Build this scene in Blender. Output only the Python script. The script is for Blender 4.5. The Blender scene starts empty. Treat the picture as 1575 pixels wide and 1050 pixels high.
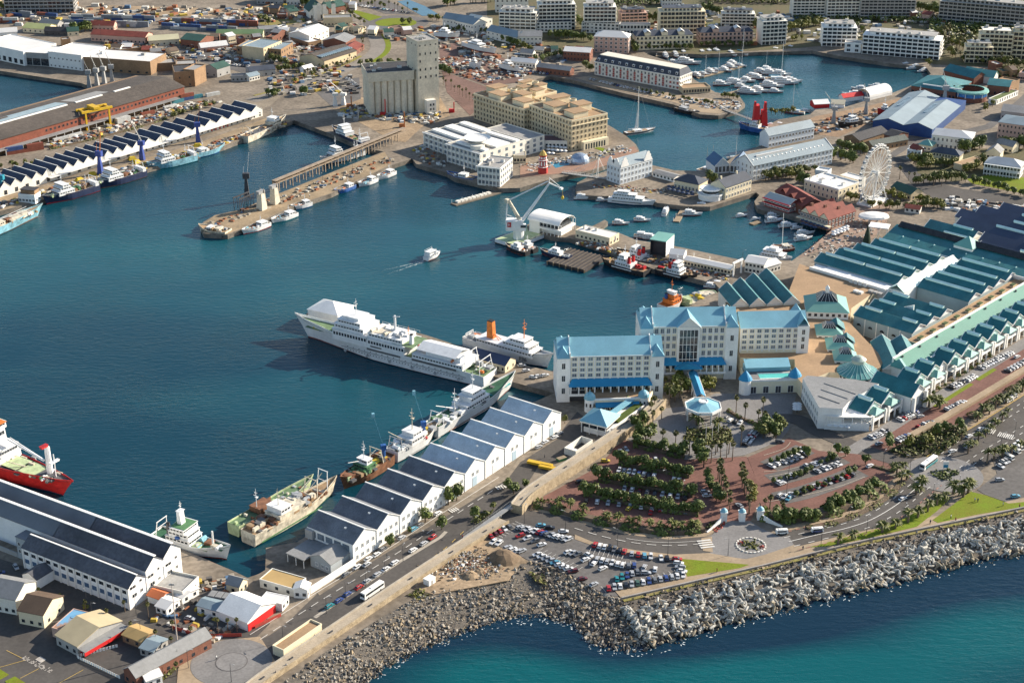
import bpy,math,random
from mathutils import Vector,Matrix
from math import sin,cos,pi,tan,atan2,radians as rad,hypot
R=random.Random(7)
EN,RU=enumerate,R.uniform
S=bpy.context.scene
COL=S.collection
# camera
CH,CT,CF=358.0,rad(24.0),2520.0
cd=bpy.data.cameras.new('camera');cam=bpy.data.objects.new('camera',cd);COL.objects.link(cam)
cam.location=(0,0,CH);cam.rotation_euler=(pi/2-CT,0,0)
cd.sensor_fit='HORIZONTAL';cd.sensor_width=36.0;cd.lens=CF*36/1575
cd.clip_start=1.0;cd.clip_end=12000.0
S.camera=cam
# sky, sun, exposure
SUN_AZ,SUN_EL=rad(64),rad(25)
w=bpy.data.worlds.new('World');S.world=w;w.use_nodes=1
nt=w.node_tree;nt.nodes.clear()
sky=nt.nodes.new('ShaderNodeTexSky');sky.sky_type='NISHITA';sky.sun_disc=0
sky.sun_elevation=SUN_EL;sky.sun_rotation=SUN_AZ;sky.air_density=1.0;sky.dust_density=0.8;sky.ozone_density=1.2
bg=nt.nodes.new('ShaderNodeBackground');bg.inputs['Strength'].default_value=0.1
wo=nt.nodes.new('ShaderNodeOutputWorld')
nt.links.new(sky.outputs[0],bg.inputs['Color']);nt.links.new(bg.outputs[0],wo.inputs['Surface'])
sl=bpy.data.lights.new('sun','SUN');sl.energy=5.0;sl.angle=rad(0.5);sl.color=(1.0,0.90,0.76)
so=bpy.data.objects.new('sun',sl);COL.objects.link(so)
SV=Vector((sin(SUN_AZ)*cos(SUN_EL),cos(SUN_AZ)*cos(SUN_EL),sin(SUN_EL)))
so.location=SV*900;so.rotation_euler=SV.to_track_quat('Z','Y').to_euler()
vs=S.view_settings
vs.view_transform='Standard';vs.look='None';vs.exposure=0.98;vs.gamma=1.0;vs.use_curve_mapping=0
# survey: image point -> place on the ground
GZ=3.0
RO={1:(0,0),2:(400,0),3:(800,0),4:(1175,0),5:(0,250),6:(400,250),7:(800,250),8:(1175,250),9:(400,450),10:(800,450),11:(1175,450),12:(0,650),13:(400,650),14:(800,650),15:(1175,650),16:(0,783),17:(400,783),18:(800,783),19:(1175,783)}
def P(u,v,z=GZ):
 dz=-CF*sin(CT)-(v-525)*cos(CT)
 t=(z-CH)/dz
 return Vector(((u-787.5)*t,(CF*cos(CT)-(v-525)*sin(CT))*t,z))
def p(q,z=GZ):
 if len(q)==3:r=RO[q[0]];return P(r[0]+q[1]/3.9325,r[1]+q[2]/3.9325,z)
 return P(q[0],q[1],z)
# materials
MC={}
def newmat(name):
 m=bpy.data.materials.new(name);m.use_nodes=1
 return m,m.node_tree.nodes,m.node_tree.links,m.node_tree.nodes['Principled BSDF']
def mat(name,c,rough=.75,var=.18,scale=.25,metal=0.0,spec=.4,stripe=0,sdir='X',sdepth=.25,bump=0,fine=.0,c2=None,thr=None):
 """plain surface colour broken up by two scales of grain; optional corrugation stripes and a second colour in patches"""
 if name in MC:return MC[name]
 m,N,L,b=newmat(name)
 tc=N.new('ShaderNodeTexCoord')
 n1=N.new('ShaderNodeTexNoise');n1 .inputs['Scale'].default_value=scale;n1 .inputs['Detail'].default_value=6;n1 .inputs['Roughness'].default_value=.65
 oi=N.new('ShaderNodeObjectInfo');of=N.new('ShaderNodeVectorMath');of.operation='MULTIPLY_ADD';of.inputs[1].default_value=(97,61,43)
 L.new(oi.outputs['Random'],of.inputs[0]);L.new(tc.outputs['Object'],of.inputs[2]);L.new(of.outputs[0],n1 .inputs['Vector'])
 mx=N.new('ShaderNodeMix');mx.data_type='RGBA'
 hi=[min(1,x*(1+var))for x in c];lo=[x*(1-var)for x in c]
 if c2:lo=c2
 mx.inputs[6].default_value=(*lo,1);mx.inputs[7].default_value=(*hi,1)
 mr=N.new('ShaderNodeMapRange');a,z=thr or(.3,.7)
 mr.inputs[1].default_value=a;mr.inputs[2].default_value=z
 L.new(n1 .outputs[0],mr.inputs[0]);L.new(mr.outputs[0],mx.inputs[0])
 col=mx.outputs[2]
 if fine:
  n2=N.new('ShaderNodeTexNoise');n2 .inputs['Scale'].default_value=scale*14;n2 .inputs['Detail'].default_value=4
  L.new(of.outputs[0],n2 .inputs['Vector'])
  m2=N.new('ShaderNodeMix');m2 .data_type='RGBA';m2 .blend_type='MULTIPLY';m2 .inputs[0].default_value=1
  r2=N.new('ShaderNodeMapRange');r2 .inputs[1].default_value=.3;r2 .inputs[2].default_value=.7;r2 .inputs[3].default_value=1-fine;r2 .inputs[4].default_value=1+fine
  L.new(n2 .outputs[0],r2 .inputs[0]);L.new(col,m2 .inputs[6]);L.new(r2 .outputs[0],m2 .inputs[7]);col=m2 .outputs[2]
 if stripe:
  wv=N.new('ShaderNodeTexWave');wv.bands_direction=sdir;wv.inputs['Scale'].default_value=stripe;wv.inputs['Distortion'].default_value=0
  L.new(tc.outputs['Object'],wv.inputs['Vector'])
  m3=N.new('ShaderNodeMix');m3 .data_type='RGBA';m3 .blend_type='MULTIPLY';m3 .inputs[0].default_value=1
  r3=N.new('ShaderNodeMapRange');r3 .inputs[3].default_value=1-sdepth;r3 .inputs[4].default_value=1
  L.new(wv.outputs[1],r3 .inputs[0]);L.new(col,m3 .inputs[6]);L.new(r3 .outputs[0],m3 .inputs[7]);col=m3 .outputs[2]
  bp=N.new('ShaderNodeBump');bp.inputs['Strength'].default_value=.25;bp.inputs['Distance'].default_value=.1
  L.new(wv.outputs[1],bp.inputs['Height']);L.new(bp.outputs[0],b.inputs['Normal'])
 elif bump:
  bp=N.new('ShaderNodeBump');bp.inputs['Strength'].default_value=bump;bp.inputs['Distance'].default_value=.3
  L.new(n1 .outputs[0],bp.inputs['Height']);L.new(bp.outputs[0],b.inputs['Normal'])
 L.new(col,b.inputs['Base Color'])
 b.inputs['Roughness'].default_value=rough;b.inputs['Metallic'].default_value=metal;b.inputs['Specular IOR Level'].default_value=spec
 MC[name]=m
 return m
def glass(name='glass_dark',c=(.12,.13,.13),rough=.12):
 return mat(name,c,rough,.1,.9,spec=.6,c2=(.014,.02,.028),thr=(.48,.72))
def leafmat(name,a,b_):
 if name in MC:return MC[name]
 m,N,L,b=newmat(name)
 g=N.new('ShaderNodeNewGeometry');oi=N.new('ShaderNodeObjectInfo')
 n=N.new('ShaderNodeTexNoise');n.inputs['Scale'].default_value=.45;n.inputs['Detail'].default_value=3
 L.new(g.outputs['Position'],n.inputs['Vector'])
 ad=N.new('ShaderNodeMath');ad.operation='ADD';L.new(g.outputs['Random Per Island'],ad.inputs[0]);L.new(n.outputs[0],ad.inputs[1])
 a2=N.new('ShaderNodeMath');a2 .operation='MULTIPLY_ADD';a2 .inputs[1].default_value=.5;L.new(oi.outputs['Random'],a2 .inputs[0]);L.new(ad.outputs[0],a2 .inputs[2])
 mr=N.new('ShaderNodeMapRange');mr.inputs[1].default_value=.35;mr.inputs[2].default_value=1.7
 L.new(a2 .outputs[0],mr.inputs[0])
 mx=N.new('ShaderNodeMix');mx.data_type='RGBA';mx.inputs[6].default_value=(*a,1);mx.inputs[7].default_value=(*b_,1)
 L.new(mr.outputs[0],mx.inputs[0]);L.new(mx.outputs[2],b.inputs['Base Color'])
 b.inputs['Roughness'].default_value=.6;b.inputs['Specular IOR Level'].default_value=.25
 MC[name]=m
 return m
# mesh builder
class MB:
 def __init__(s):s.v,s.f,s.m=[],[],[]
 def add(s,vs_,fs,mi=0):
  o=len(s.v);s.v+=[tuple(x)for x in vs_];s.f+=[tuple(i+o for i in f)for f in fs];s.m+=[mi]*len(fs);return s
 def box(s,x0,x1,y0,y1,z0,z1,mi=0,bot=1):
  fs=[(0,1,5,4),(1,2,6,5),(2,3,7,6),(3,0,4,7),(4,5,6,7)]+([(3,2,1,0)]if bot else[])
  return s.add([(x0,y0,z0),(x1,y0,z0),(x1,y1,z0),(x0,y1,z0),(x0,y0,z1),(x1,y0,z1),(x1,y1,z1),(x0,y1,z1)],fs,mi)
 def frus(s,x0,x1,y0,y1,z0,z1,ix0,ix1=None,iy0=None,iy1=None,mi=0):
  ix1=ix0 if ix1 is None else ix1;iy0=ix0 if iy0 is None else iy0;iy1=iy0 if iy1 is None else iy1
  return s.add([(x0,y0,z0),(x1,y0,z0),(x1,y1,z0),(x0,y1,z0),(x0+ix0,y0+iy0,z1),(x1-ix1,y0+iy0,z1),(x1-ix1,y1-iy1,z1),(x0+ix0,y1-iy1,z1)],[(0,1,5,4),(1,2,6,5),(2,3,7,6),(3,0,4,7),(4,5,6,7),(3,2,1,0)],mi)
 def prism(s,poly,z0,z1,mi=0,mt=None,bot=0):
  a=sum(poly[i][0]*poly[(i+1)%len(poly)][1]-poly[(i+1)%len(poly)][0]*poly[i][1]for i in range(len(poly)))
  if a<0:poly=poly[::-1]
  n=len(poly)
  s.add([(q[0],q[1],z0)for q in poly]+[(q[0],q[1],z1)for q in poly],[(i,(i+1)%n,n+(i+1)%n,n+i)for i in range(n)],mi)
  s.add([(q[0],q[1],z1)for q in poly],[tuple(range(n))],mi if mt is None else mt)
  if bot:s.add([(q[0],q[1],z0)for q in poly],[tuple(range(n))[::-1]],mi)
  return s
 def ext(s,prof,x0,x1,mi=0,axis='x'):
  """profile [(y,z)..] counter-clockwise seen from +x, extruded from x0 to x1 (axis 'y': profile is (x,z))"""
  n=len(prof)
  g=(lambda q,t:(t,q[0],q[1]))if axis=='x' else(lambda q,t:(q[0],t,q[1]))
  fs=[(i,(i+1)%n,n+(i+1)%n,n+i)for i in range(n)]+[tuple(range(n))[::-1],tuple(range(n,2*n))]
  if axis=='y':fs=[f[::-1]for f in fs]
  if x1>x0:pass
  return s.add([g(q,x0)for q in prof]+[g(q,x1)for q in prof],[f[::-1]for f in fs]if axis=='q' else fs,mi)
 def cyl(s,a,b,r0,r1=None,n=8,mi=0,caps=1):
  a,b=Vector(a),Vector(b);r1=r0 if r1 is None else r1
  d=(b-a);
  if d.length<1e-6:return s
  d.normalize();u=d.orthogonal().normalized();w_=d.cross(u)
  A=[a+(u*cos(2*pi*i/n)+w_*sin(2*pi*i/n))*r0 for i in range(n)];B=[b+(u*cos(2*pi*i/n)+w_*sin(2*pi*i/n))*r1 for i in range(n)]
  fs=[(i,(i+1)%n,n+(i+1)%n,n+i)for i in range(n)]
  if caps:fs+=[tuple(range(n))[::-1],tuple(range(n,2*n))]
  return s.add(A+B,fs,mi)
 def bar(s,a,b,w_,mi=0):return s.cyl(a,b,w_*.7,n=4,mi=mi)
 def lathe(s,prof,n=16,cx=0,cy=0,mi=0,a0=0,a1=2*pi):
  full=abs(a1-a0-2*pi)<1e-6;k=n if full else n+1
  vs_=[(cx+r*cos(a0+(a1-a0)*i/n),cy+r*sin(a0+(a1-a0)*i/n),z)for r,z in prof for i in range(k)]
  fs=[]
  for j in range(len(prof)-1):
   for i in range(n):
    i2=(i+1)%k
    fs.append((j*k+i,j*k+i2,(j+1)*k+i2,(j+1)*k+i))
  return s.add(vs_,fs,mi)
 def gable(s,x0,x1,y0,y1,z0,h,axis='x',ov=.4,th=.25,mi=0,me=None):
  """roof of two thick sheets; ridge along axis"""
  if axis=='x':
   ym=(y0+y1)/2;sl_=h/(ym-y0);e=z0-ov*sl_
   pr=[(y0-ov,e),(ym,z0+h),(y1+ov,e),(y1+ov,e+th),(ym,z0+h+th),(y0-ov,e+th)]
   return s.ext(pr,x0-ov,x1+ov,mi,'x')
  xm=(x0+x1)/2;sl_=h/(xm-x0);e=z0-ov*sl_
  pr=[(x0-ov,e),(xm,z0+h),(x1+ov,e),(x1+ov,e+th),(xm,z0+h+th),(x0-ov,e+th)]
  return s.ext(pr,y0-ov,y1+ov,mi,'y')
 def hip(s,x0,x1,y0,y1,z0,h,ov=.5,run=None,th=.25,mi=0):
  x0-=ov;x1+=ov;y0-=ov;y1+=ov
  L,D=x1-x0,y1-y0
  r=run if run is not None else min(L,D)/2
  if L>=D:T=[(x0+r,(y0+y1)/2),(x1-r,(y0+y1)/2)]
  else:T=[((x0+x1)/2,y0+r),((x0+x1)/2,y1-r)]
  s.box(x0,x1,y0,y1,z0,z0+th,mi)
  q=[(x0,y0,z0+th),(x1,y0,z0+th),(x1,y1,z0+th),(x0,y1,z0+th),(*T[0],z0+th+h),(*T[1],z0+th+h)]
  fs=[(0,1,5,4),(1,2,5),(2,3,4,5),(3,0,4)]if L>=D else[(0,1,4),(1,2,5,4),(2,3,5),(3,0,4,5)]
  return s.add(q,fs,mi)
 def mesh(s,name,mats):
  me=bpy.data.meshes.new(name);me.from_pydata(s.v,[],s.f)
  for m in(mats if isinstance(mats,(list,tuple))else[mats]):me.materials.append(m)
  if any(s.m):me.polygons.foreach_set('material_index',s.m)
  me.update();return me
 def mk(s,name,mats,parent=None,loc=None,rz=0,smooth=0):
  me=s.mesh(name,mats)
  if smooth:me.polygons.foreach_set('use_smooth',[1]*len(me.polygons))
  return place(name,me,parent,loc,rz)
def place(name,me,parent=None,loc=None,rz=0):
 o=bpy.data.objects.new(name,me);COL.objects.link(o)
 if parent:o.parent=parent
 if loc is not None:o.location=loc
 if rz:o.rotation_euler=(0,0,rz)
 return o
def tag(o,label=None,cat=None,group=None,kind=None):
 if label:o['label']=label
 if cat:o['category']=cat
 if group:o['group']=group
 if kind:o['kind']=kind
 return o
def tng(name,label,cat,loc=(0,0,0),rz=0,group=None):
 o=bpy.data.objects.new(name,None);COL.objects.link(o);o.empty_display_size=1
 o.location=loc;o.rotation_euler=(0,0,rz)
 return tag(o,label,cat,group)
def copy_tree(src,loc=None,rz=None,sc=None,label=None,parent=None):
 c=src.copy();COL.objects.link(c)
 if parent is not None:c.parent=parent
 if loc is not None:c.location=loc
 if rz is not None:c.rotation_euler=(0,0,rz)
 if sc is not None:c.scale=sc if isinstance(sc,tuple)else(sc,sc,sc)
 if label:c['label']=label
 for ch in src.children:copy_tree(ch,parent=c)
 return c
ORD='zeroth first second third fourth fifth sixth seventh eighth ninth tenth eleventh twelfth thirteenth fourteenth fifteenth sixteenth seventeenth eighteenth nineteenth'.split()
TEN={2:'twent',3:'thirt',4:'fort',5:'fift'}
def nth(i):
 if i<20:return ORD[i]
 return TEN[i//10]+'ieth' if i%10==0 else TEN[i//10]+'y-'+ORD[i%10]
def frame(a,b,z=GZ):
 """origin, heading and length of a base line between two survey points"""
 A,B=p(a,z),p(b,z);d=B-A
 return Vector((A.x,A.y,GZ)),atan2(d.y,d.x),hypot(d.x,d.y)
def loc2w(fr,x,y):
 o,a,_=fr
 return(o.x+x*cos(a)-y*sin(a),o.y+x*sin(a)+y*cos(a))
CNT={}
def layer_z(k):
 CNT[k]=CNT.get(k,0)+1;return GZ+.05*k+.0018*CNT[k]
def sheet(name,pts,m,label,layer,kind='structure',world=0,cat=None):
 """a flush ground sheet: thin slab, each layer a little above the one below"""
 q=[(t[0],t[1])for t in pts]if world else[tuple(p(t))[:2]for t in pts]
 o=MB().prism(q,GZ-.3,layer_z(layer)).mk(name,m)
 return tag(o,label,cat,kind=kind)
def strip_pts(pts,w_,off=0,closed=0):
 """left and right edge of a band of width w_ along world points"""
 Lf,Rt=[],[]
 n=len(pts)
 for i in range(n):
  a=Vector(pts[max(i-1,0)][:2]);b=Vector(pts[min(i+1,n-1)][:2]);d=(b-a).normalized();nn=Vector((-d.y,d.x));c=Vector(pts[i][:2])
  Lf.append(c+nn*(off+w_/2));Rt.append(c+nn*(off-w_/2))
 return Lf,Rt
def smooth_line(pts,k=6):
 """Catmull-Rom through world points"""
 P_=[Vector((q[0],q[1]))for q in pts];out=[]
 for i in range(len(P_)-1):
  a,b,c,d=P_[max(i-1,0)],P_[i],P_[i+1],P_[min(i+2,len(P_)-1)]
  for j in range(k):
   t=j/k
   out.append(.5*((2*b)+(c-a)*t+(2*a-5*b+4*c-d)*t*t+(3*b-a-3*c+d)*t**3))
 return out+[P_[-1]]
def band(name,line,w_,m,label,layer,off=0,kind='structure',up=None):
 Lf,Rt=strip_pts(line,w_,off)
 mb=MB();z1=layer_z(layer)if up is None else GZ+up
 n=len(Lf)
 v=[(q.x,q.y,z1)for q in Lf]+[(q.x,q.y,z1)for q in Rt]+[(q.x,q.y,GZ-.3)for q in Lf]+[(q.x,q.y,GZ-.3)for q in Rt]
 f=[]
 for i in range(n-1):
  f+=[(n+i,n+i+1,i+1,i),(i,i+1,2*n+i+1,2*n+i),(3*n+i,3*n+i+1,n+i+1,n+i)]
 mb.add(v,f)
 return tag(mb.mk(name,m),label,kind=kind)
# shared surface materials
ASPH=mat('asphalt',(.084,.076,.068),.9,.22,.05,fine=.12,spec=.25)
ASPH2=mat('old_asphalt',(.125,.116,.108),.9,.25,.04,fine=.15,spec=.25)
CONC=mat('concrete_ground',(.20,.165,.125),.9,.4,.03,fine=.25,spec=.25)
TAN=mat('tan_paving',(.31,.235,.155),.9,.2,.06,fine=.12,spec=.25)
DIRT=mat('sandy_dirt',(.30,.22,.14),.95,.4,.05,fine=.25,spec=.2,bump=.4)
REDP=mat('red_brick_paving',(.17,.085,.066),.9,.2,.07,fine=.16,spec=.25)
GREYP=mat('grey_paving',(.20,.19,.18),.9,.2,.07,fine=.14,spec=.25)
GRASS=mat('lawn_grass',(.115,.165,.012),.95,.3,.12,fine=.22,spec=.15,c2=(.16,.16,.02))
DGRASS=mat('dry_grass',(.16,.15,.04),.95,.45,.1,fine=.3,spec=.15,c2=(.22,.17,.08))
PAINT=mat('road_paint',(.62,.60,.55),.7,.15,.8)
YPAINT=mat('yellow_paint',(.60,.40,.09),.7,.15,.8)
KERB=mat('kerb_stone',(.36,.32,.26),.85,.2,.3)
QUAYW=mat('quay_wall_concrete',(.16,.14,.115),.9,.5,.12,fine=.3,spec=.2)
ROCKM=mat('rubble_rock',(.13,.11,.085),.9,.55,.5,fine=.25,spec=.2,c2=(.07,.065,.06))
SHED=frame((13,566,852),(10,246,826))
# water
def water(name,pts,pale_tone,dark_tone,patch_scale,label,thr,spots=()):
 m,N,L,b=newmat(name)
 g=N.new('ShaderNodeNewGeometry')
 mp=N.new('ShaderNodeMapping');mp.inputs['Rotation'].default_value=(0,0,rad(-16));mp.inputs['Scale'].default_value=(.55,1.5,1)
 L.new(g.outputs['Position'],mp.inputs['Vector'])
 n0=N.new('ShaderNodeTexNoise');n0 .inputs['Scale'].default_value=patch_scale;n0 .inputs['Detail'].default_value=4
 L.new(mp.outputs[0],n0 .inputs['Vector'])
 mr=N.new('ShaderNodeMapRange');mr.inputs[1].default_value=thr[0];mr.inputs[2].default_value=thr[1];mr.interpolation_type='SMOOTHSTEP'
 mx=N.new('ShaderNodeMix');mx.data_type='RGBA';mx.inputs[6].default_value=(*dark_tone,1);mx.inputs[7].default_value=(*pale_tone,1)
 L.new(n0 .outputs[0],mr.inputs[0]);fac=mr.outputs[0]
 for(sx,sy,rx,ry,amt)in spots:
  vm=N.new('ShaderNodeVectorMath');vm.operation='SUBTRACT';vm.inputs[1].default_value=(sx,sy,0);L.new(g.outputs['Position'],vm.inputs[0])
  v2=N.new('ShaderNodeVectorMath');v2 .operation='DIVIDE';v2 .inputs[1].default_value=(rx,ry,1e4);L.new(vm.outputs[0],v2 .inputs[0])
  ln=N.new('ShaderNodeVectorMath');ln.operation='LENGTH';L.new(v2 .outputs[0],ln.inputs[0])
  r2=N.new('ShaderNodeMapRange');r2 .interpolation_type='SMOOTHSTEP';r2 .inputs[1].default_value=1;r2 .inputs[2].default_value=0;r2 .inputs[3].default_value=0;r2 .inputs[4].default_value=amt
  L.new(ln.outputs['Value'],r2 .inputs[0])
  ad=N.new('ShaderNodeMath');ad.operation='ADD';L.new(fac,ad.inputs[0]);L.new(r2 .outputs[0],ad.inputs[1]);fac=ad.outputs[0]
 L.new(fac,mx.inputs[0]);L.new(mx.outputs[2],b.inputs['Base Color'])
 b.inputs['Roughness'].default_value=.12;b.inputs['IOR'].default_value=1.33;b.inputs['Specular IOR Level'].default_value=.3
 w1=N.new('ShaderNodeTexNoise');w1 .inputs['Scale'].default_value=.30;w1 .inputs['Detail'].default_value=5;w1 .inputs['Roughness'].default_value=.62;w1 .inputs['Distortion'].default_value=.5
 L.new(mp.outputs[0],w1 .inputs['Vector'])
 w2=N.new('ShaderNodeTexNoise');w2 .inputs['Scale'].default_value=.012;w2 .inputs['Detail'].default_value=2
 L.new(g.outputs['Position'],w2 .inputs['Vector'])
 ms=N.new('ShaderNodeMapRange');ms.inputs[1].default_value=.35;ms.inputs[2].default_value=.65;ms.inputs[3].default_value=.35;ms.inputs[4].default_value=1.0
 L.new(w2 .outputs[0],ms.inputs[0])
 bp=N.new('ShaderNodeBump');bp.inputs['Distance'].default_value=.55
 L.new(w1 .outputs[0],bp.inputs['Height']);L.new(ms.outputs[0],bp.inputs['Strength'])
 L.new(bp.outputs[0],b.inputs['Normal'])
 q=[tuple(P(*t,0))[:2]for t in pts]
 mb=MB();mb.add([(x,y,0)for x,y in q],[tuple(range(len(q)))])
 return tag(mb.mk(name,m),label,kind='structure')
DIV=[(2600,560),(1500,700),(850,800),(620,880),(360,1010),(-200,1150),(-900,1240)]
def spot(u,v,rx,ry,amt):q=P(u,v,0);return(q.x,q.y,rx,ry,amt)
water('harbour_water',[(-1500,-420),(3100,-420),(2600,560)]+DIV[1:]+[(-1500,1240)],(.010,.082,.102),(.004,.036,.056),.004,'dark teal harbour basin water',(.35,.75),[spot(760,400,200,260,.35),spot(950,300,200,250,.3),spot(120,640,170,150,-.5)])
water('sea',DIV+[(-900,1700),(2600,1700)],(.002,.078,.088),(.004,.022,.042),.006,'clear turquoise sea outside the breakwater',(.50,.85),[spot(760,1030,50,45,.9),spot(1060,1062,130,42,1.0),spot(1320,1010,130,40,.9),spot(1590,950,90,42,.9),spot(1000,985,80,34,-.9),spot(1180,960,90,32,-.9),spot(1400,900,130,34,-.9),spot(700,985,60,22,-.5)])  # negative spots darken the sea colour along the rocks
# the land: one sheet with quay walls
sx=lambda x,y:loc2w(SHED,x,y)
SL=SHED[2]
near=[(1900,706),(1575,784),(1429,814),(1328,835),(1175,873),(1153,878),(958,923),(937,915),(917,908),(884,888),(820,862),(800,868),(760,880),(700,893),(667,908),(640,918),(590,947),(500,1002),(430,1052),(300,1140),(150,1250)]
top1=[(-300,1250),(-300,619),(0,737),(137,788),(239,828),(287,847),(358,877),(381,888),(398,882),(408,876),(409,842)]
top2=[(853,604),(799,590),(756,577),(700,558),(560,512),(478,493),(471,482),(482,474),(560,491),(655,515),(720,536),(800,560),(850,571),(858,560),(900,547),(985,522),(1000,500),(1010,476),(1060,471),(1085,455),(1110,448),(1100,436),(1080,431),(1003,413),(942,387),(876,366),(850,364),(812,353),(810,346),(835,336),(886,347),(905,351),(930,338),(935,341),(914,356),(952,358),(978,369),(1036,378),(1141,400),(1150,399),(1218,401),(1238,387),(1259,372),(1277,357),(1280,350),(1228,336),(1210,329),(1175,324),(1165,321),(1160,310),(1168,300),(1163,296),(1153,299),(1092,318),(1054,317),(1011,312),(993,303),(910,301),(888,299),(885,290),(888,281),(905,272),(935,262),(1003,254),(1037,262),(1075,263),(1100,260),(1130,240),(1200,212),(1246,203),(1236,196),(1182,201),(1175,195),(1198,184),(1246,176),(1254,169),(1302,164),(1373,143),(1399,133),(1432,114),(1425,104),(1419,102),(1378,99),(1290,86),(1249,78),(1226,79),(1175,80),(1080,84),(1000,80),(993,83),(1024,93),(1047,101),(1060,109),(1067,122),(1100,142),(1138,149),(1146,160),(1130,172),(1105,178),(1077,176),(1036,161),(953,142),(884,124),(846,117),(825,122),(822,128),(860,150),(905,175),(940,195),(963,209),(978,222),(983,231),(978,238),(960,245),(902,265),(860,273),(835,279),(800,289),(768,290),(700,274),(687,266),(640,252),(634,244),(603,254),(578,265),(545,280),(509,298),(453,317),(400,341),(350,361),(313,359),(309,350),(312,342),(330,331),(370,322),(430,297),(525,259),(590,233),(560,228),(511,207),(452,185),(447,187),(425,194),(345,225),(300,239),(215,263),(145,284),(60,309),(-60,341),(-300,408),(-300,272),(150,143),(140,134),(125,128),(0,109),(-300,63),(-1400,-300),(3000,-300),(2600,520)]
shedq=[sx(-1,30.5),sx(SL,30.5),sx(SL+6,29)]
LAND=[tuple(p(q))[:2]for q in near+top1]+shedq+[tuple(p(q))[:2]for q in top2]
g=MB().prism(LAND,-5,GZ,1,0).mk('ground',[CONC,QUAYW])
tag(g,'flat harbour land with concrete quay walls',kind='structure')
WL=[(1900,772),(1575,852),(1506,864),(1429,882),(1378,899),(1312,912),(1239,932),(1199,938),(1130,959),(1067,977),(1011,994),(953,999),(907,987),(884,960),(846,949),(800,951),(781,949),(718,969),(654,994),(611,1015),(560,1050),(520,1085),(440,1150),(300,1260)]
tl=[p(q,GZ)for q in near];wl=[P(u,v,0)for u,v in WL]
def resample(pts,n):
 d=[0]
 for i in range(1,len(pts)):d.append(d[-1]+(Vector(pts[i][:2])-Vector(pts[i-1][:2])).length)
 out=[]
 for k in range(n):
  t=d[-1]*k/(n-1);i=1
  while i<len(d)-1 and d[i]<t:i+=1
  f=(t-d[i-1])/max(1e-6,d[i]-d[i-1]);out.append(Vector(pts[i-1])*(1-f)+Vector(pts[i])*f)
 return out
def pairup(i0,i1,j0,j1,n):return list(zip(resample(tl[i0:i1+1],n),resample(wl[j0:j1+1],n)))
SLOPE=pairup(0,6,0,10,40)[:-1]+pairup(6,10,10,14,16)[:-1]+pairup(10,20,14,23,40)
mb=MB();n=len(SLOPE)
v=[]
for a,b in SLOPE:
 d=(b-a);d.z=0
 v+=[(a.x,a.y,GZ-.02),(a.x+d.x*.12,a.y+d.y*.12,GZ-.2),(b.x,b.y,-.3),(b.x+d.x*.25,b.y+d.y*.25,-3)]
f=[]
for i in range(n-1):
 for k in range(3):f.append((4*i+k,4*i+k+1,4*i+5+k,4*i+4+k))
mb.add(v,f);tag(mb.mk('shore_slope',ROCKM),'sloping rock bank down to the sea',kind='structure')
# building kit
WHITE=mat('white_painted_wall',(.78,.76,.71),.8,.10,.12,fine=.06)
OFFW=mat('offwhite_plaster',(.68,.65,.57),.85,.12,.1,fine=.08)
CREAM=mat('cream_plaster',(.68,.59,.41),.85,.10,.1,fine=.06)
SAND=mat('sandstone_wall',(.58,.47,.30),.85,.15,.1,fine=.1)
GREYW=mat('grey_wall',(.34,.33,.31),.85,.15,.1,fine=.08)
BRICK=mat('red_brick_wall',(.20,.085,.055),.9,.2,.2,fine=.2)
BROWNB=mat('brown_brick_wall',(.27,.17,.095),.9,.2,.1,fine=.18)
PINK=mat('pink_plaster',(.50,.33,.26),.85,.12,.1,fine=.08)
SILOC=mat('silo_concrete',(.60,.54,.42),.9,.18,.05,fine=.12,c2=(.46,.42,.33))
ROOFD=mat('dark_roof_sheet',(.050,.048,.05),.8,.25,.05,stripe=1.2,sdir='X',sdepth=.15,fine=.15)
ROOFG=mat('grey_roof_sheet',(.24,.24,.235),.75,.18,.05,stripe=1.0,sdir='X',sdepth=.12,fine=.1)
ROOFGF=mat('grey_roof_membrane',(.30,.29,.27),.85,.2,.06,fine=.15)
ROOFT=mat('tan_roof_deck',(.33,.215,.12),.9,.15,.08,fine=.12)
ROOFW=mat('white_roof_sheet',(.68,.66,.62),.6,.08,.06,stripe=.8,sdir='X',sdepth=.1)
ROOFB=mat('dark_slate_roof',(.045,.055,.075),.75,.25,.1,fine=.2)
ROOFBL=mat('pale_blue_grey_roof',(.22,.28,.31),.6,.12,.08,stripe=1.0,sdir='X',sdepth=.1)
ROOFR=mat('red_tile_roof',(.21,.048,.032),.8,.25,.15,stripe=1.4,sdir='X',sdepth=.25,fine=.12)
ROOFGN=mat('dark_green_roof',(.03,.085,.065),.7,.2,.1,stripe=1.2,sdir='X',sdepth=.15)
TEAL=mat('teal_roof_sheet',(.030,.165,.178),.55,.25,.12,fine=.14,stripe=1.1,sdir='X',sdepth=.16)
TEALY=mat('teal_roof_sheet_across',(.030,.165,.178),.55,.25,.12,fine=.14,stripe=1.1,sdir='Y',sdepth=.16)
TEALP=mat('pale_green_roof_sheet',(.16,.36,.31),.6,.1,.07,stripe=.9,sdir='X',sdepth=.1)
NAVYR=mat('navy_roof_sheet',(.045,.065,.12),.6,.18,.07,stripe=1.1,sdir='X',sdepth=.18)
BLUER=mat('hotel_blue_roof',(.20,.42,.50),.5,.10,.12,fine=.06,stripe=.9,sdir='X',sdepth=.10)
BLUEC=mat('bright_blue_awning',(.02,.22,.40),.6,.12,.1)
STEEL=mat('grey_steel',(.30,.30,.29),.6,.2,.3)
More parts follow.
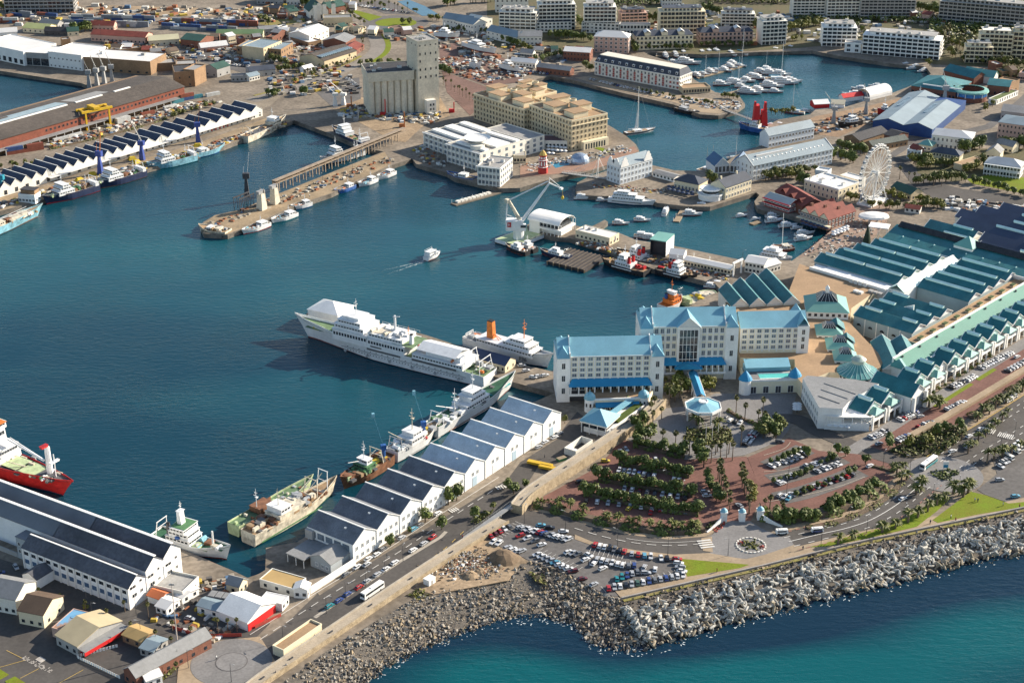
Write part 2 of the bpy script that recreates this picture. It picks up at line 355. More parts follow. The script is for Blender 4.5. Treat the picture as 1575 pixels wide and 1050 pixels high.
WSTEEL=mat('white_steel',(.68,.67,.63),.5,.08,.3)
DSTEEL=mat('dark_steel',(.05,.05,.055),.6,.3,.3)
WOOD=mat('weathered_timber',(.22,.16,.10),.9,.3,.3,fine=.2)
GL=glass()
GLB=mat('blue_grey_glass',(.15,.18,.21),.1,.4,.3,spec=.6)
GLS=mat('skylight_glass',(.28,.36,.40),.25,.25,.2,spec=.6)
WM={}
def win_mesh(w_,h_,fr=1,gm=None,fm=None):
 gm=gm or GL;fm=fm or WHITE
 k=(round(w_,2),round(h_,2),fr,gm.name,fm.name)
 if k not in WM:
  mb=MB();t=min(.16,w_*.1)
  mb.box(-w_/2,w_/2,-.05,.05,0,h_,0)
  if fr:
   mb.box(-w_/2-t,w_/2+t,-.16,.02,-t,0,1);mb.box(-w_/2-t,w_/2+t,-.16,.02,h_,h_+t,1)
   mb.box(-w_/2-t,-w_/2,-.158,.018,0,h_,1);mb.box(w_/2,w_/2+t,-.158,.018,0,h_,1)
   if w_>1.1:mb.box(-.05,.05,-.12,0,0,h_,1)
  WM[k]=mb.mesh('window',[gm,fm])
 return WM[k]
def wins(root,side,L,d,n,zs,w_,h_,fr=1,gm=None,fm=None,x0=None,x1=None,skip=(),name='window'):
 me=win_mesh(w_,h_,fr,gm,fm)
 Ls=L if side in 'FB' else d
 a=0 if x0 is None else x0;b=Ls if x1 is None else x1
 for k,z in EN(zs):
  for i in range(n):
   if(i,k)in skip:continue
   t=a+(b-a)*(i+.5)/n
   if side=='F':place(name,me,root,(t,0,z))
   elif side=='R':place(name,me,root,(L,t,z),pi/2)
   elif side=='L':place(name,me,root,(0,d-t,z),-pi/2)
   else:place(name,me,root,(L-t,d,z),pi)
def floors(h,fl,sill=.9):return[sill+h/fl*k for k in range(fl)]
def clutter(root,x0,x1,y0,y1,z,n,rnd=None,m=None):
 r=rnd or R
 for i in range(n):
  w_,l,t=r.uniform(1.2,3.5),r.uniform(1.2,4),r.uniform(.8,2.2)
  x,y=r.uniform(x0,x1-w_),r.uniform(y0,y1-l)
  MB().box(x,x+w_,y,y+l,z+.01,z+t).box(x+.2,x+w_-.2,y+.2,y+l-.2,z+t,z+t+.15,1).mk('rooftop_unit',[m or r.choice([OFFW,GREYW,WSTEEL]),GREYW],root)
def prp(root,x0,x1,y0,y1,z,hh,m,t=.35,name='parapet'):
 MB().box(x0,x1,y0,y0+t,z,z+hh).box(x0,x1,y1-t,y1,z,z+hh).box(x0,x0+t,y0+t,y1-t,z,z+hh).box(x1-t,x1,y0+t,y1-t,z,z+hh).mk(name,m,root)
def bld(name,label,cat,a,b,d,h,wm=WHITE,rm=ROOFGF,rt='flat',rise=3,ax='x',fl=0,nx=0,ny=0,ww=1.5,wh=1.5,sides='FR',sill=1.0,top=0,group=None,ov=.4,par=.9,clut=0,fr=1,gm=None,fm=None,base=None,run=None,x0=0,x1=None,trim=None):
 fr_=frame(a,b,GZ+h if top else GZ)
 L=fr_[2]
 root=tng(name,label,cat,fr_[0],fr_[1],group)
 mb=MB().box(0,L,0,d,-.5,h,0)
 if rt=='gable':
  if ax=='x':mb.ext([(0.01,h),(d-.01,h),(d/2,h+rise-.02)],0,L,0,'x')
  else:mb.ext([(.01,h),(L-.01,h),(L/2,h+rise-.02)],0,d,0,'y')
 mb.mk('wall',wm,root)
 if rt=='flat':
  MB().box(.1,L-.1,.1,d-.1,h,h+.06).mk('roof',rm,root)
  if par:prp(root,-.06,L+.06,-.06,d+.06,h,par,trim or wm)
 elif rt=='gable':MB().gable(0,L,0,d,h+.02,rise,ax,ov).mk('roof',rm,root)
 elif rt=='hip':MB().hip(0,L,0,d,h+.01,rise,ov,run).mk('roof',rm,root)
 if fl:
  zs=floors(h,fl,sill)
  if 'F' in sides and nx:wins(root,'F',L,d,nx,zs,ww,wh,fr,gm,fm)
  if 'R' in sides and ny:wins(root,'R',L,d,ny,zs,ww,wh,fr,gm,fm)
  if 'L' in sides and ny:wins(root,'L',L,d,ny,zs,ww,wh,fr,gm,fm)
 if base:MB().box(-.12,L+.12,-.12,d+.12,-.4,base[0]).mk('plinth',base[1],root)
 if clut:clutter(root,1,L-1,1,d-1,h+.06,clut)
 root['L']=L;root['D']=d
 return root
def apartment(label,a,b,d,h,fl,n,wm=OFFW,sides='FR',top=1,pent=1,rm=ROOFGF,bal=1.5,solid=0,cat='apartment block',group='apartment blocks round the marina',roofm=None):
 """storeys of balconies with recessed dark windows between piers"""
 fr_=frame(a,b,GZ+h if top else GZ);L=fr_[2]
 root=tng('apartment_block',label,cat,fr_[0],fr_[1],group)
 MB().box(0,L,bal,d,-.5,h).mk('wall',wm,root)
 fh=h/fl;bw=L/n
 for k in range(fl+1):
  z=k*fh
  if k==fl:MB().box(-.3,L+.3,-.2,d+.2,z-.3,z+.25).mk('roof_slab',wm,root);break
  mb=MB()
  if k:mb.box(0,L,0,bal-.02,z-.25,z)
  if 'R' in sides and k:mb.box(L+.01,L+1.2,1,d-1,z-.25,z)
  if k or solid:
   mb.box(0,L,-.1,.1,z,z+1.0)
   if 'R' in sides:mb.box(L+1.1,L+1.3,1,d-1,z,z+1)
  if mb.v:mb.mk('balcony',wm,root)
 me=win_mesh(bw*.84,fh*.74,0);mp=MB().box(-.25,.25,0,bal-.02,0,h-.3).mesh('pier',[wm])
 for i in range(n+1):
  if i in(0,n)or i%2==0:place('pier',mp,root,(min(max(i*bw,.26),L-.26),-.02,0))
 for k in range(fl):
  for i in range(n):place('window',me,root,((i+.5)*bw,bal,k*fh+.3))
 if 'R' in sides:wins(root,'R',L,d,max(2,int(d/5)),[k*fh+.5 for k in range(fl)],1.9,fh*.6,0)
 if 'L' in sides:wins(root,'L',L,d,max(2,int(d/5)),[k*fh+.5 for k in range(fl)],1.9,fh*.6,0)
 if pent:
  MB().box(L*.08,L*.92,bal+1.5,d-1.5,h+.25,h+2.9).mk('penthouse',wm,root)
  m2=win_mesh(bw*.6,1.9,0)
  for i in range(1,n-1):
   x=(i+.5)*bw
   if L*.12<x<L*.88:place('window',m2,root,(x,bal+1.5,h+.5))
  MB().box(L*.06,L*.94,bal+.9,d-1,h+2.9,h+3.2).mk('roof',roofm or rm,root)
  clutter(root,L*.1,L*.9,bal+2,d-2,h+3.2,4)
 else:
  MB().box(.3,L-.3,.4,d-.3,h+.25,h+.3).mk('roof',roofm or rm,root);clutter(root,1,L-1,2,d-1,h+.3,4)
 return root
# far shore: apartments round the marina
apartment('tall white stepped apartment block behind the boatyard roof',(3,112,32),(3,335,28),18,24,7,9)
apartment('white corner apartment block at the canal end beside the gabled houses',(2,1445,75),(3,95,82),16,19,6,7)
apartment('second tall white block with a sloping pale roof',(3,388,45),(3,580,45),18,24,7,8)
bld('podium_building','low curved white podium under the two tall apartment blocks','podium',(3,75,140),(3,312,135),9,9,OFFW,ROOFB,top=1,fl=3,nx=10,ny=3,ww=2,wh=1.7,fr=0,par=.5)
bld('podium_building','white two storey podium below the second tall block','podium',(3,372,140),(3,600,150),9,9,OFFW,ROOFB,top=1,fl=3,nx=9,ny=3,ww=2,wh=1.7,fr=0,par=.5)
apartment('small pinkish block with a dark roof beside the second tall block',(3,613,85),(3,768,80),15,15,5,6,PINK,roofm=ROOFB)
bld('podium_building','pale arcade wing below the small pinkish block','podium',(3,605,150),(3,788,150),8,9,OFFW,ROOFB,top=1,fl=2,nx=9,ny=2,ww=2,wh=2.4,fr=0,par=.4)
apartment('broad cream apartment block with dark dormered roof',(3,848,75),(3,1122,72),18,23,6,12,CREAM,roofm=ROOFB)
def dormer_block(label,a,b,d,h,fl,n,wm,nd):
 r=bld('apartment_block',label,'apartment block',a,b,d,h,wm,ROOFB,rt='hip',rise=3.2,top=1,fl=fl,nx=n,ny=3,ww=1.9,wh=2.0,fr=0,sides='FRL',group='apartment blocks round the marina',run=4)
 L=r['L']
 for k in range(fl):MB().box(L*.05,L*.95,-1.2,-.02,k*h/fl+.0,k*h/fl+.9).mk('balcony',wm,r)
 for i in range(nd):
  x=L*(i+.7)/(nd+.4)
  o=MB().box(x-2.6,x+2.6,-.4,d*.5,h+.3,h+3.2).mk('dormer',wm,r)
  MB().gable(x-2.6,x+2.6,-.4,d*.5,h+3.2,1.6,'y',.3,.2).mk('dormer_roof',ROOFW,o)
 return r
dormer_block('long low cream block with three white roofed dormers',(3,700,222),(3,1047,212),16,12,3,14,CREAM,3)
dormer_block('long low block with dark roof and two white roof boxes on the marina',(3,1090,200),(3,1410,192),16,11,3,13,PINK,2)
apartment('pale block with dark flat roof up the slope behind the marina',(3,1220,85),(3,1420,88),14,12,4,8,OFFW,roofm=ROOFB)
r=bld('apartment_block','square pink block with white hipped roof beside the long red hotel','apartment block',(3,448,222),(3,655,232),15,14,PINK,ROOFW,rt='hip',rise=4,top=1,fl=4,nx=7,ny=4,ww=1.8,wh=1.8,fr=1,group='apartment blocks round the marina')
bld('gabled_house','white gabled building with pale roof left of the pink block','building',(3,-10,222),(3,132,222),14,8,OFFW,ROOFG,rt='gable',rise=3.5,top=1,fl=2,nx=6,ny=2,ww=1.5,wh=1.5)
apartment('white round fronted tower on the marina quay',(4,-5,135),(4,142,128),16,21,6,6)
apartment('pale slab block at the frame top above the pool terrace',(4,180,0),(4,375,-2),16,17,6,8)
apartment('second pale slab block at the top beside the pool terrace',(4,388,0),(4,585,-2),16,18,6,8)
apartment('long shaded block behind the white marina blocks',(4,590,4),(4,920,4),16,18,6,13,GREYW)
apartment('white glassy block at the marina corner with stepped top',(4,358,168),(4,565,172),20,17,5,7,WHITE,sides='FR')
apartment('longest white glassy block with stacked terraces on the marina quay',(4,600,212),(4,1068,250),20,17,5,14,WHITE,sides='FR')
bld('link_building','small white link house between the two glassy marina blocks','building',(4,490,262),(4,588,268),10,8,WHITE,ROOFGF,top=1,fl=2,nx=2,ny=2,ww=3,wh=2.2)
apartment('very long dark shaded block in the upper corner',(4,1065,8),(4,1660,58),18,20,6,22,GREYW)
apartment('small cream block with square balconies by the aquarium garden',(4,1225,285),(4,1388,290),14,14,4,6,CREAM)
apartment('tall cream block behind the small cream one',(4,1312,208),(4,1510,215),16,22,6,7,CREAM,roofm=OFFW)
apartment('plain tall cream end block at the frame edge',(4,1512,195),(4,1640,200),16,24,6,4,CREAM)
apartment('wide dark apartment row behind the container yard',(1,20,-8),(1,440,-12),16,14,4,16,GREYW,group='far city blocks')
for i,(x,lab,w_,h)in EN([(-150,'distant grey block left of the canal houses',200,14),(860,'distant cream villa among trees above the cream block',120,8)]):
 bld('far_house',lab,'building',(3,x,-10),(3,x+w_,-12),12,h,OFFW,ROOFR if i else ROOFB,rt='hip',rise=3,top=1,fl=3-i,nx=7,ny=2,ww=1.5,wh=1.5,fr=0)
for lab,a,b,d,h in[('large white gabled quay house with pale blue roof',(2,1180,125),(2,1290,150),16,9),('long white gabled house beside the dry dock road',(2,1370,185),(2,1555,228),13,7)]:
 bld('gabled_house',lab,'building',a,b,d,h,OFFW,ROOFBL,rt='gable',rise=4,top=1,fl=2,nx=7,ny=3,ww=1.5,wh=1.5,sides='FRL')
bld('gabled_house','white wing with twin gables facing the round lawn','building',(2,1105,110),(2,1275,135),12,9,OFFW,ROOFBL,rt='gable',rise=4,top=1,fl=2,nx=8,ny=3,ww=1.5,wh=1.5)
bld('gabled_house','white end pavilion with steep gable near the canal','building',(2,1290,140),(2,1405,110),14,9,OFFW,ROOFBL,rt='gable',rise=4,ax='y',top=1,fl=2,nx=5,ny=3,ww=1.5,wh=1.5)
fr_=frame((3,450,452),(3,962,548));L=fr_[2];h=11;d=19
r=tng('long_hotel','long white hotel with red panels and dark mansard on the marina spit','hotel',fr_[0],fr_[1])
MB().box(0,L,0,d,-.4,h).mk('wall',OFFW,r)
MB().box(-.5,L+.5,-.5,d+.5,h,h+.4).mk('cornice',WHITE,r)
MB().frus(0,L,0,d,h+.4,h+5.4,2.2,2.2,3,3).mk('mansard',ROOFB,r)
MB().box(2.6,L-2.6,3.6,d-3.6,h+5.4,h+5.9).mk('roof',mat('cream_roof',(.62,.58,.48),.8,.08,.1),r)
n=24;RP=mat('red_panel',(.33,.07,.05),.8,.15,.3)
mp=MB().box(-1.0,1.0,-.14,0,0,7.2).mesh('red_panel',[RP])
for i in range(n):
 if i%2:place('red_panel',mp,r,((i+.5)*L/n,0,1.4))
wins(r,'F',L,d,n,floors(h,3,1.0),1.4,1.9,1);wins(r,'R',L,d,6,floors(h,3,1.0),1.4,1.9,1)
dm=MB().box(-1,1,-.3,1.7,0,2.2).box(-.7,.7,-.36,-.3,.4,1.8,1).mesh('dormer',[WHITE,GL])
for i in range(12):place('dormer',dm,r,((i+.5)*L/12,.9,h+1.2))
for k in(1,2):MB().box(L-9,L+1.4,-1.3,-.02,k*h/3-.3,k*h/3+.8).box(L+.02,L+1.4,-.02,d-4,k*h/3-.3,k*h/3+.8).mk('balcony',WHITE,r)
bld('terrace_building','low round fronted pool terrace at the end of the red hotel','terrace',(3,985,570),(3,1150,560),13,4,SAND,ROOFT,fl=1,nx=10,ny=3,ww=1.6,wh=2.2,fr=0)
for lab,a,b,d,h,wm,rm in[('long low brick store with grey roof along the channel',(3,98,440),(3,300,465),9,5,BRICK,ROOFG),('white roofed canteen beside the brick store',(3,-60,398),(3,92,412),9,4,OFFW,ROOFW),('brick gabled house with pale zinc roof behind the hotel',(3,262,365),(3,420,375),14,8,BRICK,ROOFW),('small white shed roofed house near the slipway',(3,0,345),(3,75,352),8,4,OFFW,ROOFG)]:
 bld('store_building',lab,'building',a,b,d,h,wm,rm,rt='gable',rise=2.4,fl=1 if h<6 else 2,nx=8,ny=2,ww=1.2,wh=1.5,fr=0)
# grain silo and elevator tower
fr_=frame((2,660,702),(2,935,684));L=fr_[2];d=30
r=tng('grain_silo','pale concrete grain silo block with a row of tall tubes','silo',fr_[0],fr_[1])
nt_=7
rr=L/nt_/2
for i in range(nt_):
 MB().cyl(((i+.5)*L/nt_,rr,-.4),((i+.5)*L/nt_,rr,26.5),rr-.05,n=14).mk('silo_tube',SILOC,r,smooth=0)
for i in range(5):MB().cyl((rr,rr*3+i*2*rr,-.4),(rr,rr*3+i*2*rr,26.5),rr-.05,n=14).mk('silo_tube',SILOC,r)
MB().box(rr*.6,L-rr*.6,rr,d,-.4,26.5).mk('core',SILOC,r)
MB().box(-.4,L+.4,-.4,d+.4,26.5,33).mk('top_house',SILOC,r)
MB().box(.2,L-.2,.2,d-.2,33,33.1).mk('roof',ROOFD,r);prp(r,-.5,L+.5,-.5,d+.5,33,.8,SILOC)
clutter(r,3,L-3,3,d-3,33.1,5)
fr_=frame((2,960,690),(2,1085,672));L2=fr_[2];d2=20
r=tng('elevator_tower','tall pale concrete elevator tower with square windows beside the silo','tower',fr_[0],fr_[1])
MB().box(0,L2,0,d2,-.4,56).mk('wall',SILOC,r)
MB().box(.3,L2-.3,.3,d2-.3,56,56.1).mk('roof',ROOFGF,r);prp(r,-.2,L2+.2,-.2,d2+.2,56,1.0,SILOC);clutter(r,2,L2-2,2,d2-2,56.1,5)
for z,sk in[(52.5,()),(45.5,()),(40,(1,2)),(33.5,()),(27.5,())]:
 for i in range(4):
  if i not in sk:place('window',win_mesh(1.1,1.9 if z<50 else 1.0,0),r,((i+.5)*L2/4,0,z))
wins(r,'L',L2,d2,3,[52.5,33],1,1.5,0)
MB().box(5,L2-5,-5,-.02,-.4,11).mk('stair_annexe',OFFW,r)
for z in(3,6.5):
 for x in(8,10.5):place('window',win_mesh(1.2,1.8,0),r,(x,-5,z))
# long cargo shed with ridge light on the railway pier
fr_=frame((1,292,868),(1,1150,612));L=fr_[2];d=62;h=11
r=tng('cargo_shed','very long dark roofed cargo shed with red brick front band','shed',fr_[0],fr_[1])
ASB=mat('weathered_asbestos_roof',(.085,.070,.058),.9,.3,.03,stripe=.9,sdir='X',sdepth=.1,fine=.2)
MB().box(-70,L,6,d,-.4,h).ext([(6.01,h),(d-.01,h),(d*.4,h+4.4)],-70,L).mk('wall',BROWNB,r)
MB().box(-70,L,5.6,6,4.6,h-.2).mk('brick_band',mat('rust_brick_band',(.20,.06,.035),.85,.25,.2,fine=.2),r)
MB().box(-55,L-10,0,6.4,4.2,4.6).mk('platform_canopy',ROOFG,r)
pm=MB().box(-.3,.3,0,.6,-.3,4.2).mesh('canopy_post',[GREYW])
for i in range(24):place('canopy_post',pm,r,(-52+i*(L+40)/24,.3,0))
MB().add([(-71,5,h),(L+.6,5,h),(L+.6,d*.4,h+4.6),(-71,d*.4,h+4.6),(L+.6,d+.6,h-.1),(-71,d+.6,h-.1)],[(0,1,2,3),(3,2,4,5)]).add([(-71,5,h-.3),(L+.6,5,h-.3),(L+.6,5,h),(-71,5,h)],[(0,1,2,3)]).mk('roof',ASB,r)
for x0,x1 in[(-64,-40),(-30,40),(48,74),(86,102)]:MB().box(x0,x1,d*.4-1,d*.4+1,h+4.5,h+5.1).mk('ridge_light',WHITE,r)
for x0,x1,m in[(-25,45,GLS),(50,85,ROOFGF)]:
 z=lambda y:h+4.6-(y-d*.4)*(4.7/(d*.6))+.04
 MB().add([(x0,d*.48,z(d*.48)),(x1,d*.48,z(d*.48)),(x1,d*.92,z(d*.92)),(x0,d*.92,z(d*.92))],[(0,1,2,3)]).mk('roof_panel',m,r)
me=win_mesh(1.8,1.6,0,GL)
for i in range(34):place('window',me,r,(4+i*(L-8)/34,5.6,7))
bld('brick_annexe','brown brick head house at the landward end of the cargo shed','building',(1,1062,530),(1,1180,522),24,12,BROWNB,ROOFD,par=.8,fl=2,nx=2,ny=4,ww=1.2,wh=1.5,fr=0)
bld('brick_annexe','square brick stair block with a concrete strip by the cargo shed','building',(1,1182,525),(1,1250,490),10,13,BROWNB,ROOFGF)
bld('cargo_end_house','brown brick end house with lean-to roof at the frame edge','building',(1,-60,880),(1,108,830),20,11,BROWNB,ASB,rt='gable',rise=3,fl=1,nx=4,ww=2,wh=1.5,fr=0)
# white warehouses by the cranes
bld('white_warehouse','white block with a stepped roof behind the quay cranes','warehouse',(1,300,405),(1,500,430),34,13,WHITE,ROOFW,par=.5,fl=2,nx=8,ww=1.4,wh=1.3)
bld('white_warehouse','long flat white roofed warehouse behind the harbour cranes','warehouse',(1,505,425),(1,915,455),30,11,BROWNB,ROOFW,par=.6,fl=1,nx=8,ww=2.4,wh=1.5,fr=0,clut=3)
bld('white_warehouse','shaded quayside warehouse with slatted white roof at the frame edge','warehouse',(1,-120,340),(1,150,400),36,12,WHITE,ROOFW,par=.5,fl=1,nx=8,ww=4,wh=4,fr=0)
bld('loading_canopy','open fronted dark loading bay between the two white warehouses','canopy',(1,150,395),(1,300,405),26,11,GREYW,ROOFW,par=.5,fl=1,nx=3,ww=7,wh=6,sill=.6,fr=0)  # dark glass panes stand in for the shade inside the open bay
for lab,a,b,d,h in[('low brown brick block behind the long white roof',(1,920,435),(1,1065,425),16,6),('brown brick block left of the green roofed shed',(1,1070,445),(1,1190,440),14,7),('brown brick parapet block at the back of the white roofs',(1,700,345),(1,860,325),8,5),('tiny brown plant room on the white warehouse yard',(1,380,285),(1,430,280),8,6)]:
 bld('brick_block',lab,'building',a,b,d,h,BROWNB,ROOFGF)
# dock yard buildings
def g_(lab,a,b,d,h,wm,rm,rise=3,ax='x',rt='gable',nx=6,fl=1,name='yard_building',ww=1.4,wh=1.4,ny=2,**k):
 return bld(name,lab,'building',a,b,d,h,wm,rm,rt=rt,rise=rise,ax=ax,fl=fl,nx=nx,ny=ny,ww=ww,wh=wh,fr=0,**k)
g_('long pink walled building with red tiled roof in the dock yard',(1,552,248),(1,880,268),16,6,PINK,ROOFR,nx=14)
g_('shorter red roofed pink wing behind the long one',(1,548,185),(1,690,188),10,5,PINK,ROOFR,nx=6)
g_('pale yellow walled hall with light roof beside the pink building',(1,905,282),(1,1085,270),14,5,CREAM,mat('pale_yellow_roof',(.50,.46,.30),.8,.1,.1),nx=5)
g_('brick workshop with a dark green roof',(1,1095,285),(1,1215,298),22,7,BRICK,ROOFGN,nx=4)
g_('pale roofed small brick shed beside the green roofed workshop',(1,1218,318),(1,1380,300),10,4,PINK,ROOFW,nx=4)
g_('green gabled dark shed near the harbour road',(1,1238,455),(1,1315,470),16,7,GREYW,ROOFGN,ax='y',nx=2)
g_('yellow green roofed shed in the upper dock yard',(1,140,195),(1,290,205),16,4,CREAM,mat('lime_roof',(.36,.38,.16),.8,.12,.1),nx=5)
g_('grey striped roof shed behind the lime roofed one',(1,240,165),(1,350,175),10,4,GREYW,ROOFG,nx=4)
g_('dark low shed beside the lime roofed shed',(1,270,215),(1,410,218),9,4,DSTEEL,ROOFD,nx=4)
g_('small tan house with trees in the dock yard',(1,410,220),(1,480,215),9,4,CREAM,ROOFGN,nx=2)
g_('white canopied shed at the edge of the dock yard',(1,-40,235),(1,108,225),9,5,WHITE,ROOFW,nx=4)
g_('long green roofed open shed behind the workshop',(1,1310,232),(1,1590,232),9,4,CREAM,mat('green_roof_pale',(.20,.29,.13),.8,.12,.1),nx=8)
bld('office_building','shaded blue roofed office beside the dock gate','office',(1,1435,345),(2,130,365),26,9,BROWNB,ROOFBL,par=.6,fl=2,nx=12,ny=5,ww=1.6,wh=1.7,fr=0)
bld('office_building','tan three storey office with blue roof','office',(2,25,372),(2,135,325),22,11,SAND,ROOFBL,par=.6,fl=3,nx=6,ny=4,ww=1.4,wh=1.6,fr=0)
g_('white walled hall with pale grey roof above the harbour road',(2,300,272),(2,418,225),22,8,OFFW,ROOFW,fl=2,nx=5)
g_('long brick warehouse with many skylights beside the boulevard',(2,390,412),(2,585,350),28,6,SAND,ASB,nx=9,rise=4)
fr_=frame((2,390,412),(2,585,350))
sk=tng('skylight_row','row of pale skylights raised on the brick warehouse roof','skylight',fr_[0],fr_[1])
for i in range(16):MB().box(1.2+i*fr_[2]/16.5,2.4+i*fr_[2]/16.5,3.5,12,8.2,9.0).mk('skylight',GLS,sk)
g_('grey roofed brick works behind the skylight warehouse',(2,520,305),(2,580,270),22,7,BRICK,ROOFG,nx=3)
g_('red roofed brick wing beside the boulevard bend',(2,585,330),(2,630,300),16,4,BRICK,ROOFR,nx=3)
g_('tan flat hall with grey roof below the green church roof',(2,385,160),(2,560,155),14,7,SAND,ROOFG,rt='flat',nx=8)
for i,(lab,a,b,d,h,wm,rm,rt)in EN([('small white roofed yard shed left of the white hall',(2,185,258),(2,295,290),14,4,BROWNB,ROOFW,'flat'),('brown brick yard shed beside the tan office',(2,140,315),(2,215,300),12,5,BRICK,ROOFG,'gable'),('grey roofed long yard shed at the upper dock road',(2,0,215),(2,110,205),10,5,GREYW,ROOFG,'gable'),('striped black and white store by the dock road',(2,130,210),(2,168,200),6,6,WHITE,ROOFD,'flat'),('low brick hut in the scrub field',(2,105,118),(2,160,118),8,4,BRICK,ROOFG,'flat'),('dark blue roofed depot below the tan office',(2,-60,470),(2,95,455),16,5,GREYW,ROOFB,'gable'),('white clad depot shed beside the palms',(2,270,440),(2,325,425),6,3,WHITE,ROOFW,'gable'),('low grey customs hut on the dock road',(1,1400,495),(1,1500,490),8,4,GREYW,ROOFB,'flat'),('pale customs shed by the dock gate',(1,1510,495),(2,0,480),8,4,OFFW,ROOFBL,'gable')]):
 g_(lab,a,b,d,h,wm,rm,2,rt=rt,nx=4)
r=bld('green_roof_hall','white hall with steep green roofs and two slim towers','hall',(2,300,128),(2,415,118),20,9,OFFW,ROOFGN,rt='gable',rise=8,ax='y',fl=1,nx=4,ww=1.4,wh=4,fr=0)
for x in(4,13,22):MB().box(x,x+3.4,-2,1.4,-.3,15).add([(x-.2,-2.2,15),(x+3.6,-2.2,15),(x+3.6,1.6,15),(x-.2,1.6,15),(x+1.7,-.3,18)],[(0,1,4),(1,2,4),(2,3,4),(3,0,4)],1).mk('turret',[OFFW,ROOFGN],r)
for lab,a,b,d,h,wm,rm in[('dark roofed mall block beside the green hall',(2,-20,25),(2,140,30),22,8,GREYW,ROOFB),('green roofed wing behind the green hall',(2,160,30),(2,290,35),20,7,OFFW,ROOFGN),('brick and green wing right of the green hall',(2,420,95),(2,520,75),16,7,BRICK,ROOFGN)]:
 g_(lab,a,b,d,h,wm,rm,4,nx=6)
CC=[mat('container_'+n,c,.6,.2,.4,stripe=1.6,sdir='X',sdepth=.25)for n,c in[('blue',(.03,.07,.19)),('rust',(.24,.07,.04)),('white',(.5,.5,.47)),('grey',(.2,.22,.24)),('teal',(.03,.16,.2))]]
CN=['blue','rust red','white','grey','teal']
cmesh=[MB().box(-6,6,-1.25,1.25,0,2.6).box(5.99,6.06,-1.1,1.1,.15,2.45).mesh('container',[m])for m in CC]
def containers(a,b,n,lev,pal,where,nth0=0):
 A,B=p(a),p(b);d=B-A;ang=atan2(d.y,d.x)
 for i in range(n):
  for k in range(lev):
   if k and R.random()<.25:continue
   c=R.choice(pal);q=A+d*((i+.5)/n)
   o=place('shipping_container',cmesh[c],None,(q.x,q.y,GZ+.02+k*2.62),ang+RU(-.01,.01))
   tag(o,f"{CN[c]} container, {nth(i+1)} box of the {where}"+(", upper tier" if k else ""),'container','shipping containers in the dock yard')
containers((1,390,150),(1,890,165),9,2,[0,3,3,2],'near blue row behind the pink building')
containers((1,440,118),(1,930,130),8,2,[0,3,2],'far grey row behind the pink building')
containers((1,990,172),(1,1480,198),9,2,[0,0,3,2],'blue row beside the sandy field')
containers((1,1055,142),(1,1550,160),9,2,[0,0,3,1],'second blue row beside the sandy field')
containers((1,80,95),(1,340,115),5,2,[1,3,0],'rust stack in the upper corner')
containers((1,-40,140),(1,95,140),3,2,[1,2],'stack under the light frame')
containers((1,60,935),(1,245,905),3,2,[1,1,0],'red stack beside the railway')
containers((1,1105,610),(1,1210,590),2,2,[4,1,0],'teal stack on the railway pier')
for i,(a,b,c)in EN([((1,320,862),(1,415,840),2),((1,415,838),(1,495,818),2),((1,690,750),(1,790,725),2),((1,850,705),(1,938,685),1),((1,985,668),(1,1070,645),2),((1,1045,630),(1,1100,615),4),((1,1240,588),(1,1335,570),2),((1,900,300),(1,905,298),2)][:7]):
 A,B=p(a),p(b);d=B-A;q=(A+B)/2
 o=place('shipping_container',cmesh[c],None,(q.x,q.y,GZ+.02),atan2(d.y,d.x))
 if i==2:o.scale=(1,2.2,1.5)
 tag(o,f"{CN[c]} wagon container, {nth(i+1)} along the pier railway from the frame edge",'container','containers along the pier railway')
rs=random.Random(31)
for a,b,n,w_ in[((1,-30,40),(1,430,62),9,'below the grey apartment row'),((1,640,330),(1,1080,355),5,'behind the white warehouses'),((1,1250,255),(1,1570,285),5,'beside the blue roofed office'),((2,-20,300),(2,190,200),5,'round the tan office'),((2,440,215),(2,600,190),4,'above the brick works'),((2,0,75),(2,260,110),6,'in the scrub field'),((2,640,215),(2,900,225),5,'behind the boatyard'),((3,60,320),(3,430,330),6,'between channel and pink block'),((2,420,20),(2,560,70),4,'at the boulevard head'),((4,1380,440),(4,1640,500),5,'above the drum restaurant'),((3,560,-14),(3,860,-20),6,'at the top of the wood'),((4,880,135),(4,1080,120),4,'behind the glassy block garden')]:
 for i in range(n):
  x,y=a[1]+(b[1]-a[1])*(i+rs.random()*.5)/n,a[2]+(b[2]-a[2])*(i+.3)/n+rs.uniform(-14,14);l=rs.uniform(30,62);k=rs.randrange(6)
  g_(f"small {('red','white','grey','green','brown','slate')[k]} roofed building, {nth(i+1)} of those {w_}",(a[0],x,y),(a[0],x+l,y+rs.uniform(-9,9)),rs.uniform(7,13),rs.uniform(3.5,7),rs.choice([OFFW,CREAM,BRICK,BROWNB,PINK]),[ROOFR,ROOFW,ROOFG,ROOFGN,mat('brownish_roof',(.14,.10,.07),.85,.2,.1),ROOFB][k],2,nx=4,rt=rs.choice(['gable','gable','flat']))
